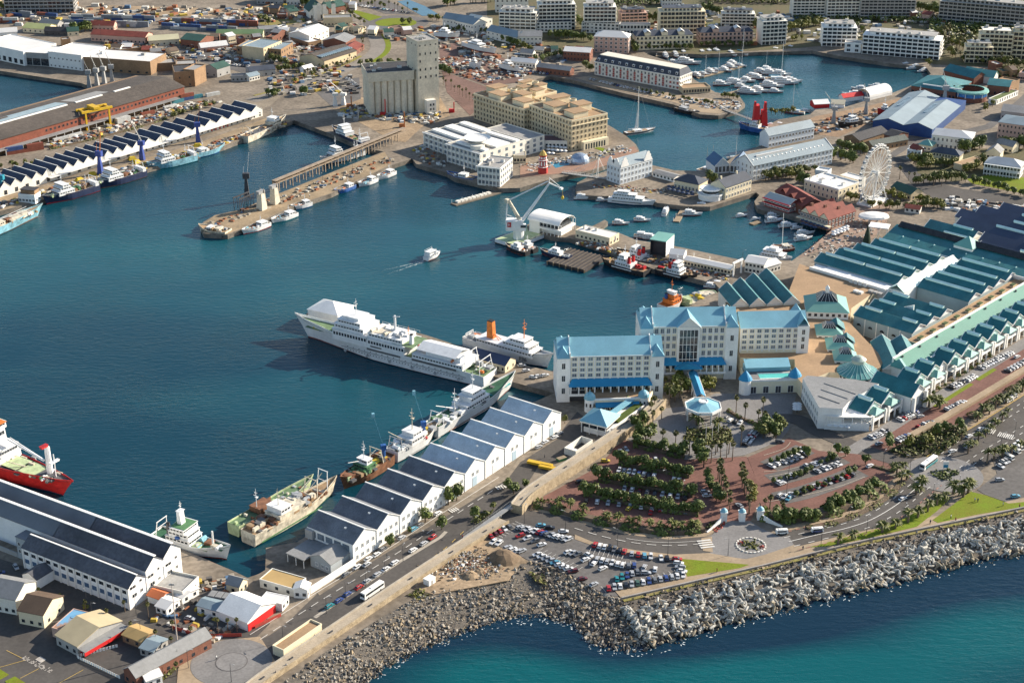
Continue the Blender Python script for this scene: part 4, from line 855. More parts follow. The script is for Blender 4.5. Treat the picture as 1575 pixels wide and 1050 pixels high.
# sawtooth fish sheds on the west quay
def sawtooth(lab,a,b,d,h,n,rise,wm,rm,group=None,frwin=1,name='sawtooth_shed'):
 fr_=frame(a,b);L=fr_[2];bw=L/n
 r=tng(name,lab,'shed',fr_[0],fr_[1],group)
 MB().box(0,L,0,d,-.4,h).mk('wall',wm,r)
 gm=MB().ext([(.02,h),(bw-.02,h),(bw/2,h+rise)],.02,d-.02,0,'y').mesh('gable_wall',[wm])
 rm_=MB().gable(0,bw,0,d,h+.02,rise,'y',0,.22).mesh('roof',[rm]);rc=MB().box(bw/2-.2,bw/2+.2,-.3,d+.1,h+rise+.12,h+rise+.4).mesh('bright_ridge_line',[WHITE])
 vg=MB().bar((0,-.12,h+.1),(bw/2,-.12,h+rise+.2),.16).bar((bw,-.12,h+.1),(bw/2,-.12,h+rise+.2),.16).mesh('verge',[WHITE])
 for k in range(n):
  for nm_,me in(('gable_wall',gm),('roof',rm_),('bright_ridge_line',rc),('verge',vg)):place(nm_,me,r,(k*bw,0,0))
 r['L']=L
 return r
NR=mat('navy_blue_asbestos',(.055,.068,.10),.75,.25,.08,stripe=1.0,sdir='Y',sdepth=.12,fine=.15)
r=sawtooth('white sawtooth fish shed row with navy roofs, nearer half',(5,-130,252),(1,862,925),24,5.5,16,3.8,OFFW,NR,'fish sheds on the west quay')
wins(r,'F',r['L'],24,16,[.6],2.6,3.0,0)
MB().box(r['L']*.4,r['L'],-4,-.05,3.6,3.9).mk('quay_canopy',ROOFW,r)
r=sawtooth('white sawtooth fish shed row with navy roofs, farther half',(1,868,925),(1,1590,702),24,5.5,10,3.8,OFFW,NR,'fish sheds on the west quay')
wins(r,'F',r['L'],24,20,[.6],1.6,3.0,0)
MB().box(0,r['L']*.95,-4,-.05,3.6,3.9).mk('quay_canopy',ROOFW,r)
RW_=mat('red_shutter',(.4,.05,.05),.7,.1,.3)
for i in range(5):MB().box(r['L']*.55+i*4,r['L']*.55+i*4+1.4,-.2,-.06,.3,3.4).mk('red_door',RW_,r)
r=bld('harbour_office','small white two storey harbour office with brown roof on the west quay','office',(5,115,240),(5,215,248),8,5,WHITE,ROOFD,fl=1,nx=5,ny=2)
MB().box(1,r['L']-1,2,8,5.1,8.2).mk('upper_floor',BROWNB,r);MB().box(.5,r['L']-.5,1.5,8.5,8.2,8.5).mk('roof_slab',ROOFD,r)
# shopping mall, set out on the street grid
MO,MA,ML=frame((11,645,838),(11,1460,333))
def mf(x,y):return(MO.x+x*cos(MA)-y*sin(MA),MO.y+x*sin(MA)+y*cos(MA))
def mth(name,label,cat,x,y,phi=0,group=None):
 q=mf(x,y);return tng(name,label,cat,(q[0],q[1],GZ),MA+phi,group)
MWALL=mat('mall_grey_blue_wall',(.30,.36,.37),.8,.12,.1)
PTRIM=mat('pale_green_trim',(.62,.78,.71),.6,.1,.2)
def hall(label,x0,y0,w_,d,h,rise,phi=0,wall=None,roof=None,vents=((.05,.55),),name='mall_hall',arches=0,group='teal roofed mall halls',front=1,fl=0):
 r=mth(name,label,'mall hall',x0,y0,phi,group)
 MB().box(0,w_,0,d,-.3,h).mk('wall',wall or MWALL,r)
 MB().ext([(.05,h),(w_-.05,h),(w_/2,h+rise-.05)],.1,.4,0,'y').ext([(.05,h),(w_-.05,h),(w_/2,h+rise-.05)],d-.4,d-.1,0,'y').mk('gable_wall',WHITE,r)
 MB().gable(0,w_,0,d,h+.02,rise,'y',.35,.22).mk('roof',roof or TEALY,r)
 for a,b in vents:MB().gable(w_/2-1.0,w_/2+1.0,d*a,d*b,h+rise+.7,.5,'y',.1,.2).box(w_/2-.85,w_/2+.85,d*a+.1,d*b-.1,h+rise-.5,h+rise+.85).mk('ridge_vent',PTRIM,r)
 if front:
  for yy in(0,d+.84):MB().bar((0,-.42,h+.1),(w_/2,-.42,h+rise+.2),.3).bar((w_,-.42,h+.1),(w_/2,-.42,h+rise+.2),.3).mk('gable_trim',WHITE,r,(0,yy,0))
 for i in range(arches):
  y=(i+.5)*d/arches
  MB().lathe([(1.5,-.12),(1.5,.12)],12,0,0,0,0,pi).add([(1.4*cos(pi*k/10),1.4*sin(pi*k/10),.02)for k in range(11)],[tuple(range(11))],1).mk('arch_window',[WHITE,GL],r,(-.06,y,h*.5),0).rotation_euler=(pi/2,0,-pi/2)
  MB().box(-.25,-.01,i*d/arches-.2,i*d/arches+.2,0,h-.3).mk('pilaster',WHITE,r)
 return r
nm_=['nearest the deck','second from the deck','third from the deck','fourth from the deck']
for k,x in EN([148,162,176,190]):hall(f"long teal mall roof, {nm_[k]}, sloping down from the market promenade",x,76.5,13.9,54-3.5*k,10,3.2,vents=((.02,.44),(.47,.94)))
for k,x in EN([153.5,167.3,181.1,194.9]):hall(f"short teal mall roof beside the loading lane, {nm_[k]}",x,34.5,13.7,31.5,10,3.2,vents=((.06,.97),))
for k,x in EN([94.5,108.4,122.3]):hall(('grey blue walled teal hall with arched panels facing the hotel side','middle teal hall with a white skylight fin','rear teal hall of the group of three')[k],x,34.5,13.8,35.5,10,3.2,vents=((.05,.28),(.65,.92)),arches=5 if k==0 else 0)
r=mth('skylight_fin','white triangular skylight fin standing on the middle teal hall','skylight',118,48);MB().ext([(0,11),(8,11),(0,15)],0,.8,0,'x').mk('fin',WHITE,r)
r=mth('glass_arcade','pale green glazed arcade running between two blocks of teal roofs','arcade',140,66.6)
MB().box(0,62,0,9.6,-.3,10.5).mk('wall',WHITE,r);MB().gable(0,62,0,9.6,10.5,3,'x',.2).mk('roof',PTRIM,r)
MB().box(0,62,4.2,5.4,13.6,14.1).mk('ridge_strip',WHITE,r)
r=mth('mall_spine','tall teal spine roof with a dark glass ridge across the mall','mall hall',205,20,0,'teal roofed mall halls')
MB().box(0,24,0,100,-.3,11).mk('wall',WHITE,r)
MB().add([(-.5,-.5,11),(16,-.5,16),(16,100.5,16),(-.5,100.5,11),(24.5,-.5,11.5),(24.5,100.5,11.5)],[(0,1,2,3),(1,4,5,2)]).mk('roof',TEALY,r)
MB().gable(16-2.6,16+4.4,0,98,15.8,2.2,'y',.1).mk('glass_ridge',mat('dark_ridge_glass',(.035,.035,.035),.25,.4,.3,stripe=1.5,sdir='Y',sdepth=.5),r)
vm=MB().lathe([(.5,0),(.5,.5),(.1,.9)],8).mesh('roof_vent',[PTRIM])
for i in range(9):place('roof_vent',vm,r,(6,6+i*10.5,12.9))
MB().box(-.6,-.1,-.5,100.5,9.6,11.2).mk('white_fascia',WHITE,r)
NVY=mat('navy_roof_across',(.058,.075,.118),.6,.18,.07,stripe=1.1,sdir='Y',sdepth=.18)
for k,(x,y0,y1,m)in EN([(232,78,118,TEALY),(234,24,74,NVY),(247,84,116,TEALY),(249,28,80,NVY),(263.5,56,104,NVY),(278,40,112,NVY),(292.6,50,106,NVY),(307,44,98,NVY)]):
 hall(('navy blue' if m is NVY else 'dull teal')+f" mall roof, {nth(k+1)} beyond the glass ridge of the spine",x,y0,14.2,y1-y0,8,3.4,roof=m,vents=((.1,.5),),wall=OFFW,group='roofs beyond the mall spine')
r=mth('crossing_lantern','pale green pyramid lantern breaking the dark glass ridge','lantern',214,66)
MB().box(0,12,0,12,8,15.5).mk('wall',WHITE,r);MB().hip(0,12,0,12,15.5,5,.4).mk('roof',TEALP,r)
r=mth('green_street_roof','long pale green street roof with a white parapet along the mall','mall roof',54,13)
MB().box(0,170,0,11,-.3,9).mk('wall',WHITE,r)
MB().add([(0,0,9.3),(170,0,9.3),(170,8.2,13),(0,8.2,13),(0,0,9),(170,0,9),(0,8.2,9),(170,8.2,9)],[(0,1,2,3),(4,5,1,0),(4,0,3,6),(5,7,2,1)]).mk('roof',mat('green_street_sheet',(.075,.235,.175),.6,.1,.05,stripe=.8,sdir='X',sdepth=.12),r)
MB().box(-.3,170.3,8.2,9.2,8,13.6).box(8,50,9.2,10.4,9,13.0).box(-.3,170,-.5,0,8.8,9.6).mk('parapet',WHITE,r)
sm=MB().box(-.5,.5,-.4,.4,0,.9).mesh('roof_vent',[DSTEEL])
for i in range(10):place('roof_vent',sm,r,(6+i*17,7,12.4))
MB().ext([(-.6,9),(11,9),(5,14.4)],-.8,.8,0,'x').mk('gable_end',mat('teal_gable_panel',(.08,.26,.27),.6,.1,.2),r)
r=mth('plant_deck','brown flat deck with planters behind the green street roof','deck',88,24.2)
MB().box(0,140,0,9.6,-.3,8.5).mk('wall',CREAM,r);MB().box(.2,139.8,.2,9.4,8.5,8.56).mk('roof',ROOFT,r)
pm=MB().box(-2,2,-1.2,1.2,0,1.0).box(-1.8,1.8,-1,1,1,1.5,1).mesh('planter',[SAND,mat('planter_green',(.06,.09,.03),.9,.4,.5)])
for i in range(11):place('planter',pm,r,(6+i*12.5,5,8.56))
def street_gable(label,x,w_=12.6,y0=4,y1=13,big=0):
 r=hall(label,x,y0,w_,y1-y0-.05,8,4,vents=((.1,.9),),name='street_gable',group='white street gables of the mall',wall=WHITE)
 MB().ext([(w_*.28,8.6),(w_*.72,8.6),(w_*.5,10.6)],-.1,.08,0,'y').mk('gable_panel',PTRIM,r)
 MB().frus(w_*.15,w_*.85,-4.4,-.1,7.2,9.4,w_*.33,w_*.33,2.1,.1).mk('porch_roof',TEALP,r)
 MB().box(0,w_,-4,-.05,3.9,4.3).box(0,w_,-4,-3.8,4.3,5.2).mk('balcony',WHITE,r)
 MB().box(.6,w_-.6,-.14,0,.3,3.4).box(.6,w_-.6,-.14,0,4.8,7.2).mk('shopfront',GLB,r)
 for x_ in(.2,w_-1.2):MB().box(x_,x_+1,-4.4,-3.4,-.3,7.6).mk('column',WHITE,r)
 MB().box(w_/2-.3,w_/2+.3,-4.3,-3.7,-.3,4).mk('post',WHITE,r)
 return r
for k,x in EN([0.6,14.8,43.6,57.6,77.8,91.2,105.0,118.7,132.4,146,159.6,173.2]):
 street_gable(f"white street gable with teal roof, {nth(k+1)} along the mall from the veranda corner",x)
r=hall('large teal cross gable with twin white pillars at the mall entrance',28.6,-4,13,23,9,4.5,vents=(),wall=WHITE)
for x_ in(.2,11.4):MB().box(x_,x_+1.4,-2,-.4,-.3,9).mk('column',WHITE,r)
MB().box(.5,12.5,-.35,-.1,.3,7.5).mk('shopfront',GLB,r)
r=hall('plain teal hall bridging two street gables',70.4,5,7,8,7.6,2.6,vents=(),wall=WHITE)
r=mth('conference_hall','white conference hall with a flat grey roof and a glazed veranda','hall',0,0)
MB().prism([(-15,20),(-8.5,11),(0.5,13.2),(27,13.2),(23,25),(11,44),(7,44)],-.3,11.3,0,1).mk('wall',[WHITE,ROOFG],r)
for k in range(3):MB().box(-5+k*7,-4.4+k*7,15,27+k*3,11.3,11.6).mk('roof_rib',ROOFG,r)
MB().prism([(-13.5,17.2),(-9,10.6),(-.2,.8),(0.4,13.0),(-8.3,10.8)],-.3,4,0,1).prism([(-14.5,17.5),(-9.4,9.8),(-.4,-.4),(0.4,13.0),(-8.3,10.9)],7.2,7.7).mk('veranda',WHITE,r)
for t in range(7):
 f_=t/6;x,y=(-14+5*f_*1.0,17-7.2*f_)if t<3 else(-9.2+8.6*(t-3)/3,9.8-9.8*(t-3)/3)
 MB().box(x-.15,x+.15,y-.15,y+.15,4,7.3).mk('post',WHITE,r)
a_=atan2(44-20,7+15);
for i in range(9):
 x,y=-15+22*(i+.5)/9,20+24*(i+.5)/9
 for z in(1.5,6):place('window',win_mesh(1.7,2.4,1,GLB),r,(x-.03,y+.03,z),a_+pi)
um=MB().lathe([(1.9,2.3),(1.2,2.8),(.05,3.2)],8).cyl((0,0,0),(0,0,2.6),.06,n=5,mi=0).mesh('umbrella',[WHITE])
deckp=[tuple(p(q,GZ+8))[:2]for q in[(10,1240,58),(10,1600,58),(8,215,612),(8,460,692),(8,700,760),(8,530,880),(8,520,960)]]+[mf(88,68),mf(60,30),mf(43,24),mf(28,42),mf(8,45)]+[tuple(p(q,GZ+8))[:2]for q in[(11,195,505),(11,185,402),(10,1330,392)]]
o=MB().prism(deckp,GZ-.3,GZ+8,0,1).mk('podium_deck',[CREAM,ROOFT]);tag(o,'broad tan roof deck between hotel and mall','deck')
DZ=GZ+8
for k,(q,n)in EN([((8,535,730),4),((8,640,700),5),((8,560,790),2),((8,650,790),3),((8,540,665),3),((8,610,685),3)]):
 A=p(q,DZ);r=tng('air_handler',('white air plant with four round fans on the tan deck','long grey air plant beside the teal eave','pair of small vents in the middle of the deck','low white air box beside the white walkway','dark pipe cluster at the deck edge','grey duct box row behind the fan plant')[k],'air plant',(A.x,A.y,DZ),MA)
 for i in range(n):MB().box(0,2.6,-i*3,-i*3+2.4,0,2.2 if k<2 else 1.2).lathe([(.9,0),(.9,.4),(.1,.4)],8,1.3,-i*3+1.2).mk('fan_unit',[WSTEEL,GREYW][k%2],r)
A=p((8,810,760),GZ+8);r=tng('walkway_roof','white flat walkway roof edging the tan deck','roof',(*mf(140,74.8),GZ))
o=tag(MB().box(0,8,0,46,7.6,9.2).mk('roof',WHITE,r),None)
r.rotation_euler=(0,0,MA)
o=mth('white_parapet','long white parapet wall along the deck below the nearest teal roof','wall',139,78);MB().box(0,1,0,50,-.3,9.6).box(1,8,0,50,-.3,8.9).mk('coping',WHITE,o)
phi_at=atan2(-17,13)
def glass_pyr(label,x,y,w_,d,h,rise,lant=1,name='glass_pyramid',m=None):
 r=mth(name,label,'atrium',x,y,phi_at,'glazed pyramid roofs over the mall arcade')
 MB().box(0,w_,0,d,-.3,h).mk('wall',WHITE,r)
 hh=rise*.55;i_=w_*.27
 MB().frus(-.6,w_+.6,-.6,d+.6,h,h+hh,i_,mi=0).mk('roof',m or TEALP,r)
 o=MB().frus(i_-.6,w_-i_+.6,i_-.6,d-i_+.6,h+hh,h+rise,w_*.15,mi=0).mk('glass_roof',mat('dark_atrium_glass',(.03,.035,.04),.2,.4,.3),r)
 mb=MB();a0,a1,z0,z1=i_-.6,w_-i_+.6,h+hh,h+rise
 for k in range(6):
  t=k/5;x0=a0+(a1-a0)*t;x1=a0+w_*.15+(a1-a0-w_*.3)*t
  mb.bar((x0,i_-.7,z0),(x1,i_-.7+w_*.15,z1),.12).bar((i_-.7,x0,z0),(i_-.7+w_*.15,x1,z1),.12)
 mb.mk('glazing_bar',WHITE,r)
 if lant:MB().box(w_/2-1,w_/2+1,d/2-1,d/2+1,h+rise,h+rise+2.4).add([(w_/2-1.2,d/2-1.2,h+rise+2.4),(w_/2+1.2,d/2-1.2,h+rise+2.4),(w_/2+1.2,d/2+1.2,h+rise+2.4),(w_/2-1.2,d/2+1.2,h+rise+2.4),(w_/2,d/2,h+rise+4.4)],[(0,1,4),(1,2,4),(2,3,4),(3,0,4)]).mk('lantern',WHITE,r)
 n=max(3,int(w_/3));wins(r,'F',w_,d,n,[h-2.6],w_/n*.5,1.6,0);wins(r,'R',w_,d,n,[h-2.6],w_/n*.5,1.6,0)
 return r
r=glass_pyr('big glass topped atrium with white lantern and pale green skirt roof',77.6,88.8,22,22,12,7)
for k,(x,y,w_)in EN([(60,70.5,13),(48.5,56.5,13),(39,46,11)]):glass_pyr(('glass pyramid next to the big atrium','middle glass pyramid of the chain','smallest glass pyramid beside the rotunda')[k],x,y,w_,w_,9.5,4.6,0)
for k,(x,y,l)in EN([(72,66,9),(61,53,6)]):
 r=mth('glass_ridge_link',('dark glass ridge link between atrium and first pyramid','dark glass ridge link between the pyramids')[k],'roof link',x,y,phi_at);MB().box(-4,4,0,l,-.3,10).mk('wall',WHITE,r);MB().gable(-4,4,0,l,10,3,'y',.2).mk('roof',TEALY,r)
q=mf(38,31.9);r=tng('rotunda','round teal tent roofed rotunda with a glazed lantern cap','rotunda',(q[0],q[1],GZ))
MB().lathe([(9.3,0),(9.3,8.2)],28).mk('wall',WHITE,r)
MB().lathe([(10.4,8.0),(10.4,8.5),(6.6,10.2),(3.2,13.2),(3.2,12.8)],24).mk('roof',mat('rotunda_teal',(.075,.245,.245),.55,.12,.1),r)
MB().lathe([(3.3,12.8),(3.3,14.8),(3.9,15),(1.6,16.6),(.1,16.9)],20).mk('lantern',mat('lantern_grey_green',(.35,.42,.36),.5,.15,.3),r)
mb=MB()
for i in range(24):
 a=2*pi*i/24;mb.bar((10.4*cos(a),10.4*sin(a),8.6),(6.6*cos(a),6.6*sin(a),10.3),.12).bar((6.6*cos(a),6.6*sin(a),10.3),(3.3*cos(a),3.3*sin(a),13.3),.12)
mb.mk('roof_rib',PTRIM,r)
for i in range(20):a=2*pi*i/20;place('window',win_mesh(1.6,1.5,0),r,(9.3*cos(a),9.3*sin(a),6),a+pi/2)
for k,(x,y,l)in EN([(51,25.5,34),(62,22,28)]):
 hall(('pale edged teal gable hall next to the glass pyramids','second teal gable hall near the green street roof')[k],x,y,11,l,7,4,phi=atan2(24,27)-pi/2,vents=(),wall=OFFW)
for k,(x,y,l)in EN([(62,126.5,24),(69,120,30),(76.5,114,36),(84,108,42)]):
 hall(f"steep teal roof by the tug berth, {('farthest from','second farthest from','third farthest from','right against')[k]} the atrium",x,y,9.4,l,9,4.2,phi=atan2(35,25)-pi/2,vents=(),wall=OFFW,group='steep teal roofs by the tug berth')
# the big blue roofed hotel
HWALL=mat('hotel_cream_wall',(.76,.69,.50),.85,.08,.08,fine=.05)
HTRIM=WHITE
def hotel_wing(name,label,a,b,d,h,nx,fl,z0=0,top=0,awn=None,ends=1,rise=6,endw=5.5):
 fr_=frame(a,b,GZ+h if top else GZ);L=fr_[2]
 r=tng(name,label,'hotel',fr_[0],fr_[1],'wings of the blue roofed hotel')
 MB().box(0,L,0,d,-.5,h).mk('wall',HWALL,r)
 MB().gable(0,L,0,d,h+.02,rise,'x',.5,.25).ext([(.05,h),(d-.05,h),(d/2,h+rise-.1)],.2,L-.2,0).mk('roof',BLUER,r)
 MB().box(-.4,L+.4,-.5,-.02,h-.5,h+.1).mk('cornice',HTRIM,r)
 base=awn+3 if awn else z0+1
 fh=(h-base)/fl
 x0,x1=(endw+.3,L-endw-.3)if ends else(0,L)
 wins(r,'F',L,d,nx,[base+.5+fh*k for k in range(fl)],min(2.3,(x1-x0)/nx*.55),fh*.6,1,GLB,x0=x0,x1=x1)
 pm=MB().box(-.35,.35,-.3,-.02,base-1,h-.5).mesh('pilaster',[HTRIM])
 for i in range(nx+1):place('pilaster',pm,r,(x0+(x1-x0)*i/nx,0,0))
 bm=MB().box(-.9,.9,-.9,-.02,0,.9).mesh('balcony',[HTRIM])
 for k in range(fl):MB().box(x0,x1,-.16,-.02,base+fh*k-.15,base+fh*k+.25).mk('floor_band',HTRIM,r)
 if ends:
  for e in(0,1):
   X0,X1=(-.8,endw)if e==0 else(L-endw,L+.8)
   MB().box(X0,X1,-1.2,d+1.2,-.5,h-.6).mk('end_bay',HTRIM,r)
   MB().hip(X0,X1,-1.2,d+1.2,h-.6,4.2,.15).mk('end_roof',BLUER,r)
   w_=(X1-X0)/2;xm=(X0+X1)/2
   x_=X0 if e else X1
   MB().ext([(y,h-1+z)for y,z in[(-1.6,0),(d/2,0),(d/2,rise+2.2),(d/2-1.5,rise+2),(5,4.4),(1.6,2.6),(-.4,2.2),(-1.2,3.6),(-1.7,3.4)]],x_-.22,x_+.22,0,'x').mk('curved_parapet',HTRIM,r)
   for k in range(3):place('window',win_mesh(1.6,3.0,1,GL),r,(xm,-1.2,z0+4+k*(h-z0-4)/3+.6))
   for k in range(3):
    for y in(3,d-3):place('window',win_mesh(1.3,2.6,1,GL),r,(X1 if e else X0,y,z0+4+k*(h-z0-4)/3+.6),pi/2 if e else-pi/2)
 if awn:
  MB().add([(x0-1,-4,awn),(x1+1,-4,awn),(x1-1,-.1,awn+2.6),(x0+1,-.1,awn+2.6),(x0-1,-4,awn-.3),(x1+1,-4,awn-.3),(x1+1,-.1,awn-.3),(x0-1,-.1,awn-.3)],[(0,1,2,3),(4,5,1,0),(5,6,2,1),(7,4,0,3),(4,7,6,5)]).mk('awning_roof',BLUEC,r)
  wins(r,'F',L,d,nx,[awn-3.6],min(2.6,(x1-x0)/nx*.6),2.9,1,GL,x0=x0,x1=x1)
  for i in range(nx+1):MB().box(x0+(x1-x0)*i/nx-.3,x0+(x1-x0)*i/nx+.3,-3.9,-3.3,awn-5,awn-.3).mk('column',HTRIM,r)
  MB().box(x0-1,x1+1,-4,-3.85,awn-5.2,awn-3.9).mk('balustrade',HTRIM,r)
 r['L']=L
 return r
FW=hotel_wing('hotel_front_wing','blue roofed cream hotel wing standing over the quay lane by the fish shed',(10,230,656),(10,850,641),19,24,10,4,awn=9.5)
L=FW['L']
MB().box(4.8,13,-.06,0,-.3,7).mk('underpass',DSTEEL,FW)  # dark plate stands in for the shaded opening under the wing
fr_=frame((10,397,722),(10,772,706));L=fr_[2];d=13
r=tng('dining_terrace','tan decked dining wing with two small blue domed turrets','building',fr_[0],fr_[1])
MB().prism([(0,0),(L,0),(L+6,d),(2,d)],-.4,6,0).mk('wall',HWALL,r);MB().prism([(.4,.4),(L-.4,.4),(L+5.4,d-.2),(2.4,d-.2)],6,6.06).mk('roof',ROOFT,r)
MB().box(4,L-4,-.5,.2,6,7).mk('parapet',HTRIM,r)
MB().add([(4.5,-2.6,3.4),(L-4.5,-2.6,3.4),(L-4.5,-.05,4.9),(4.5,-.05,4.9)],[(0,1,2,3)]).box(4.5,L-4.5,-2.6,-.05,3.2,3.39).mk('awning_roof',BLUEC,r)
wins(r,'F',L,d,9,[.4],1.5,2.4,1,GL,x0=5,x1=L-5)
for x in(2,L-2):
 o=MB().lathe([(2.5,-.4),(2.5,6.6),(2.9,6.8)],12,x,1.2).mk('turret',HTRIM,r)
 MB().lathe([(2.9,6.8),(2.6,8.4),(1.5,9.6),(.25,10.2),(.12,11.6),(.02,11.7)],12,x,1.2).mk('dome',BLUER,o)
 for a in(-pi/2,-pi/4,-3*pi/4):place('window',win_mesh(.9,2,1,GL),o,(x+2.5*cos(a),1.2+2.5*sin(a),3),a+pi/2)
MW=hotel_wing('hotel_main_block','tallest blue roofed hotel block with a glazed central gable',(10,738,207),(10,1312,199),20,29,12,4,top=1,awn=9.5)
L=MW['L'];xc=L*.49;gw=5.6
MB().box(xc-gw,xc+gw,-2.2,6,-.4,29.5).mk('atrium_wall',HTRIM,MW)
MB().gable(xc-gw,xc+gw,-2.2,10.2,29.5,5.2,'y',.5,.25).mk('atrium_roof',BLUER,MW)
MB().ext([(xc-gw+.2,29.5),(xc+gw-.2,29.5),(xc,34.2)],-2.0,9.8,0,'y').mk('pediment',HTRIM,MW)
MB().box(xc-gw+1,xc+gw-1,-2.35,-2.2,8,28).mk('atrium_glass',GL,MW)
for k in range(6):MB().box(xc-gw+.9+k*(2*gw-1.9)/5-.1,xc-gw+.9+k*(2*gw-1.9)/5+.1,-2.5,-2.36,8,28).mk('mullion',HTRIM,MW)
for k in range(6):MB().box(xc-gw+1,xc+gw-1,-2.48,-2.37,8+k*4-.12,8+k*4+.12).mk('transom',HTRIM,MW)
mb=MB()
for t in(-1,1):mb.bar((xc,-2.75,34.6),(xc+t*(gw+.5),-2.75,29.2),.3).bar((xc,-2.7,29.6),(xc+t*gw*.5,-2.7,31.9),.2)
mb.bar((xc-gw,-2.75,29.6),(xc+gw,-2.75,29.6),.25).bar((xc,-2.7,29.6),(xc,-2.7,34.4),.2).mk('truss',HTRIM,MW)
MB().add([(xc-7,-7.5,8.6),(xc+7,-7.5,8.6),(xc,-7.5,11.8),(xc-7,-4.1,8.6),(xc+7,-4.1,8.6),(xc,-4.1,11.8)],[(0,1,2),(0,2,5,3),(1,4,5,2),(0,3,4,1)]).mk('porch_roof',BLUEC,MW)
RWG=hotel_wing('hotel_side_wing','lower blue roofed hotel wing above the pool deck',(10,1338,217),(11,262,208),18,22,9,4,z0=9,top=1,ends=0,rise=5.4)
L=RWG['L']
MB().box(L-5,L+1,-1.2,19.2,-.4,23).mk('end_bay',HTRIM,RWG);MB().gable(L-5,L+1,-1.2,19.2,23,4.2,'y',-.1).mk('end_roof',BLUER,RWG)
for k in range(3):place('window',win_mesh(1.5,2.6,1,GL),RWG,(L-2,-1.2,10.5+k*4))
fr_=frame((10,1372,612),(11,196,602));L=fr_[2]
r=tng('pool_terrace','white pool terrace building with a turquoise pool and round blue turrets','building',fr_[0],fr_[1])
MB().box(0,L,0,17,-.4,6.5).mk('wall',HWALL,r);MB().box(.3,L-.3,.3,16.8,6.5,6.56).mk('deck',GREYP,r)
MB().box(0,L,-.1,.25,6.5,7.5).mk('parapet',HTRIM,r)
MB().box(L*.28,L*.92,3,8.5,6.56,6.62).mk('pool',mat('pool_water',(.12,.50,.46),.1,.1,.3),r)
MB().box(L*.26,L*.94,2.4,2.9,6.56,6.9).box(L*.26,L*.94,8.6,9.1,6.56,6.9).mk('coping',HTRIM,r)
MB().add([(1,10.5,9.2),(L-1,10.5,9.2),(L-1,16.9,11.4),(1,16.9,11.4)],[(0,1,2,3)]).box(1,L-1,11.5,16.9,6.56,9.2).mk('lean_to_roof',BLUER,r)
wins(r,'F',L,17,4,[.2],2.6,3.6,1,DSTEEL)
for x,y in((-1,1),(L-.5,3)):
 o=MB().lathe([(3,-.4),(3,7.5),(3.5,7.7)],14,x,y).mk('turret',HTRIM,r);MB().lathe([(3.5,7.7),(2.6,9.4),(1.2,11.2),(.1,12.4)],14,x,y).mk('turret_roof',BLUEC,o)
q=p((10,1103,757));r=tng('porte_cochere','octagonal blue roofed hotel drop-off canopy on white columns','canopy',(q.x,q.y,GZ))
MB().lathe([(8.9,5.6),(9.2,5.6),(9.2,7),(8.8,7),(8.8,6.5)],8,0,0,0,pi/8,2*pi+pi/8).mk('parapet',HTRIM,r)
MB().lathe([(8.8,6.5),(2.6,8.6),(.1,8.8)],8,0,0,0,pi/8,2*pi+pi/8).mk('roof',BLUER,r)
MB().lathe([(2.3,8.4),(2.3,9.4),(2,9.4),(2,9.0),(.1,9.2)],12).mk('cap',HTRIM,r)
MB().lathe([(0.1,5.7),(8.9,5.7)],8,0,0,0,pi/8,2*pi+pi/8).mk('ceiling',HTRIM,r)
for i in range(8):a=pi/8+i*pi/4;MB().cyl((8.2*cos(a),8.2*sin(a),-.2),(8.2*cos(a),8.2*sin(a),5.6),.42).mk('column',HTRIM,r)
fr_=frame((10,1090,690),(10,1040,545));L=fr_[2];r=tng('link_canopy','narrow blue roofed covered way from the hotel door to the drop-off','canopy',fr_[0],fr_[1])
MB().gable(0,L,-2.2,2.2,5.6,1.6,'x',.2).mk('roof',BLUEC,r);MB().box(0,L,-2.5,-2.2,5.2,6).box(0,L,2.2,2.5,5.2,6).mk('parapet',HTRIM,r)
for i in range(5):
 for y in(-2.2,2.2):MB().cyl((1+i*(L-2)/4,y,-.2),(1+i*(L-2)/4,y,5.4),.25).mk('column',HTRIM,r)
fr_=frame((10,372,772),(10,520,808),GZ+6);L=fr_[2];d=13.5
r=tng('pavilion','square white pavilion with a blue pyramid roof below the hotel','pavilion',fr_[0],fr_[1])
MB().box(.8,L-.8,.8,d-.8,-.3,3).box(-.6,L+.6,-.6,d+.6,5.2,6).mk('wall',WHITE,r);MB().box(.4,L-.4,.4,d-.4,3,5.2).mk('window_band',GL,r)
MB().hip(0,L,0,d,6.0,4.4,.9).mk('roof',BLUER,r)
for x in(.2,L*.33,L*.66,L-.2):MB().cyl((x,-.3,-.3),(x,-.3,5.2),.22).mk('column',WHITE,r)
fr_=frame((10,540,875),(10,790,690));r=tng('garden_ramp','white walled planted ramp climbing from the pavilion to the promenade','ramp',fr_[0],fr_[1]);L=fr_[2]
MB().box(0,L,0,.5,-.3,3.6).box(0,L,8.2,8.7,-.3,4.4).box(0,L,.5,8.2,-.3,3.0).mk('wall',WHITE,r)
MB().box(L*.25,L*.95,1.2,4.2,3,4.0).mk('planting',leafmat('hedge_leaf',(.035,.055,.015),(.09,.12,.02)),r)
MB().box(L*.1,L*.8,4.6,8,5.6,6).mk('awning',BLUER,r)
fr_=frame((10,266,975),(10,336,998));L=fr_[2];r=tng('service_yard','open topped white walled service yard by the promenade wall','yard',fr_[0],fr_[1])
MB().box(0,L,0,.3,-.3,3.4).box(0,L,14,14.3,-.3,3.4).box(0,.3,.3,14,-.3,3.4).box(L-.3,L,.3,14,-.3,3.4).box(.3,L-.3,.3,7,-.3,.3).mk('wall',OFFW,r)
MB().box(1,L-1,1,5,.3,1.6).mk('bin_store',WSTEEL,r)
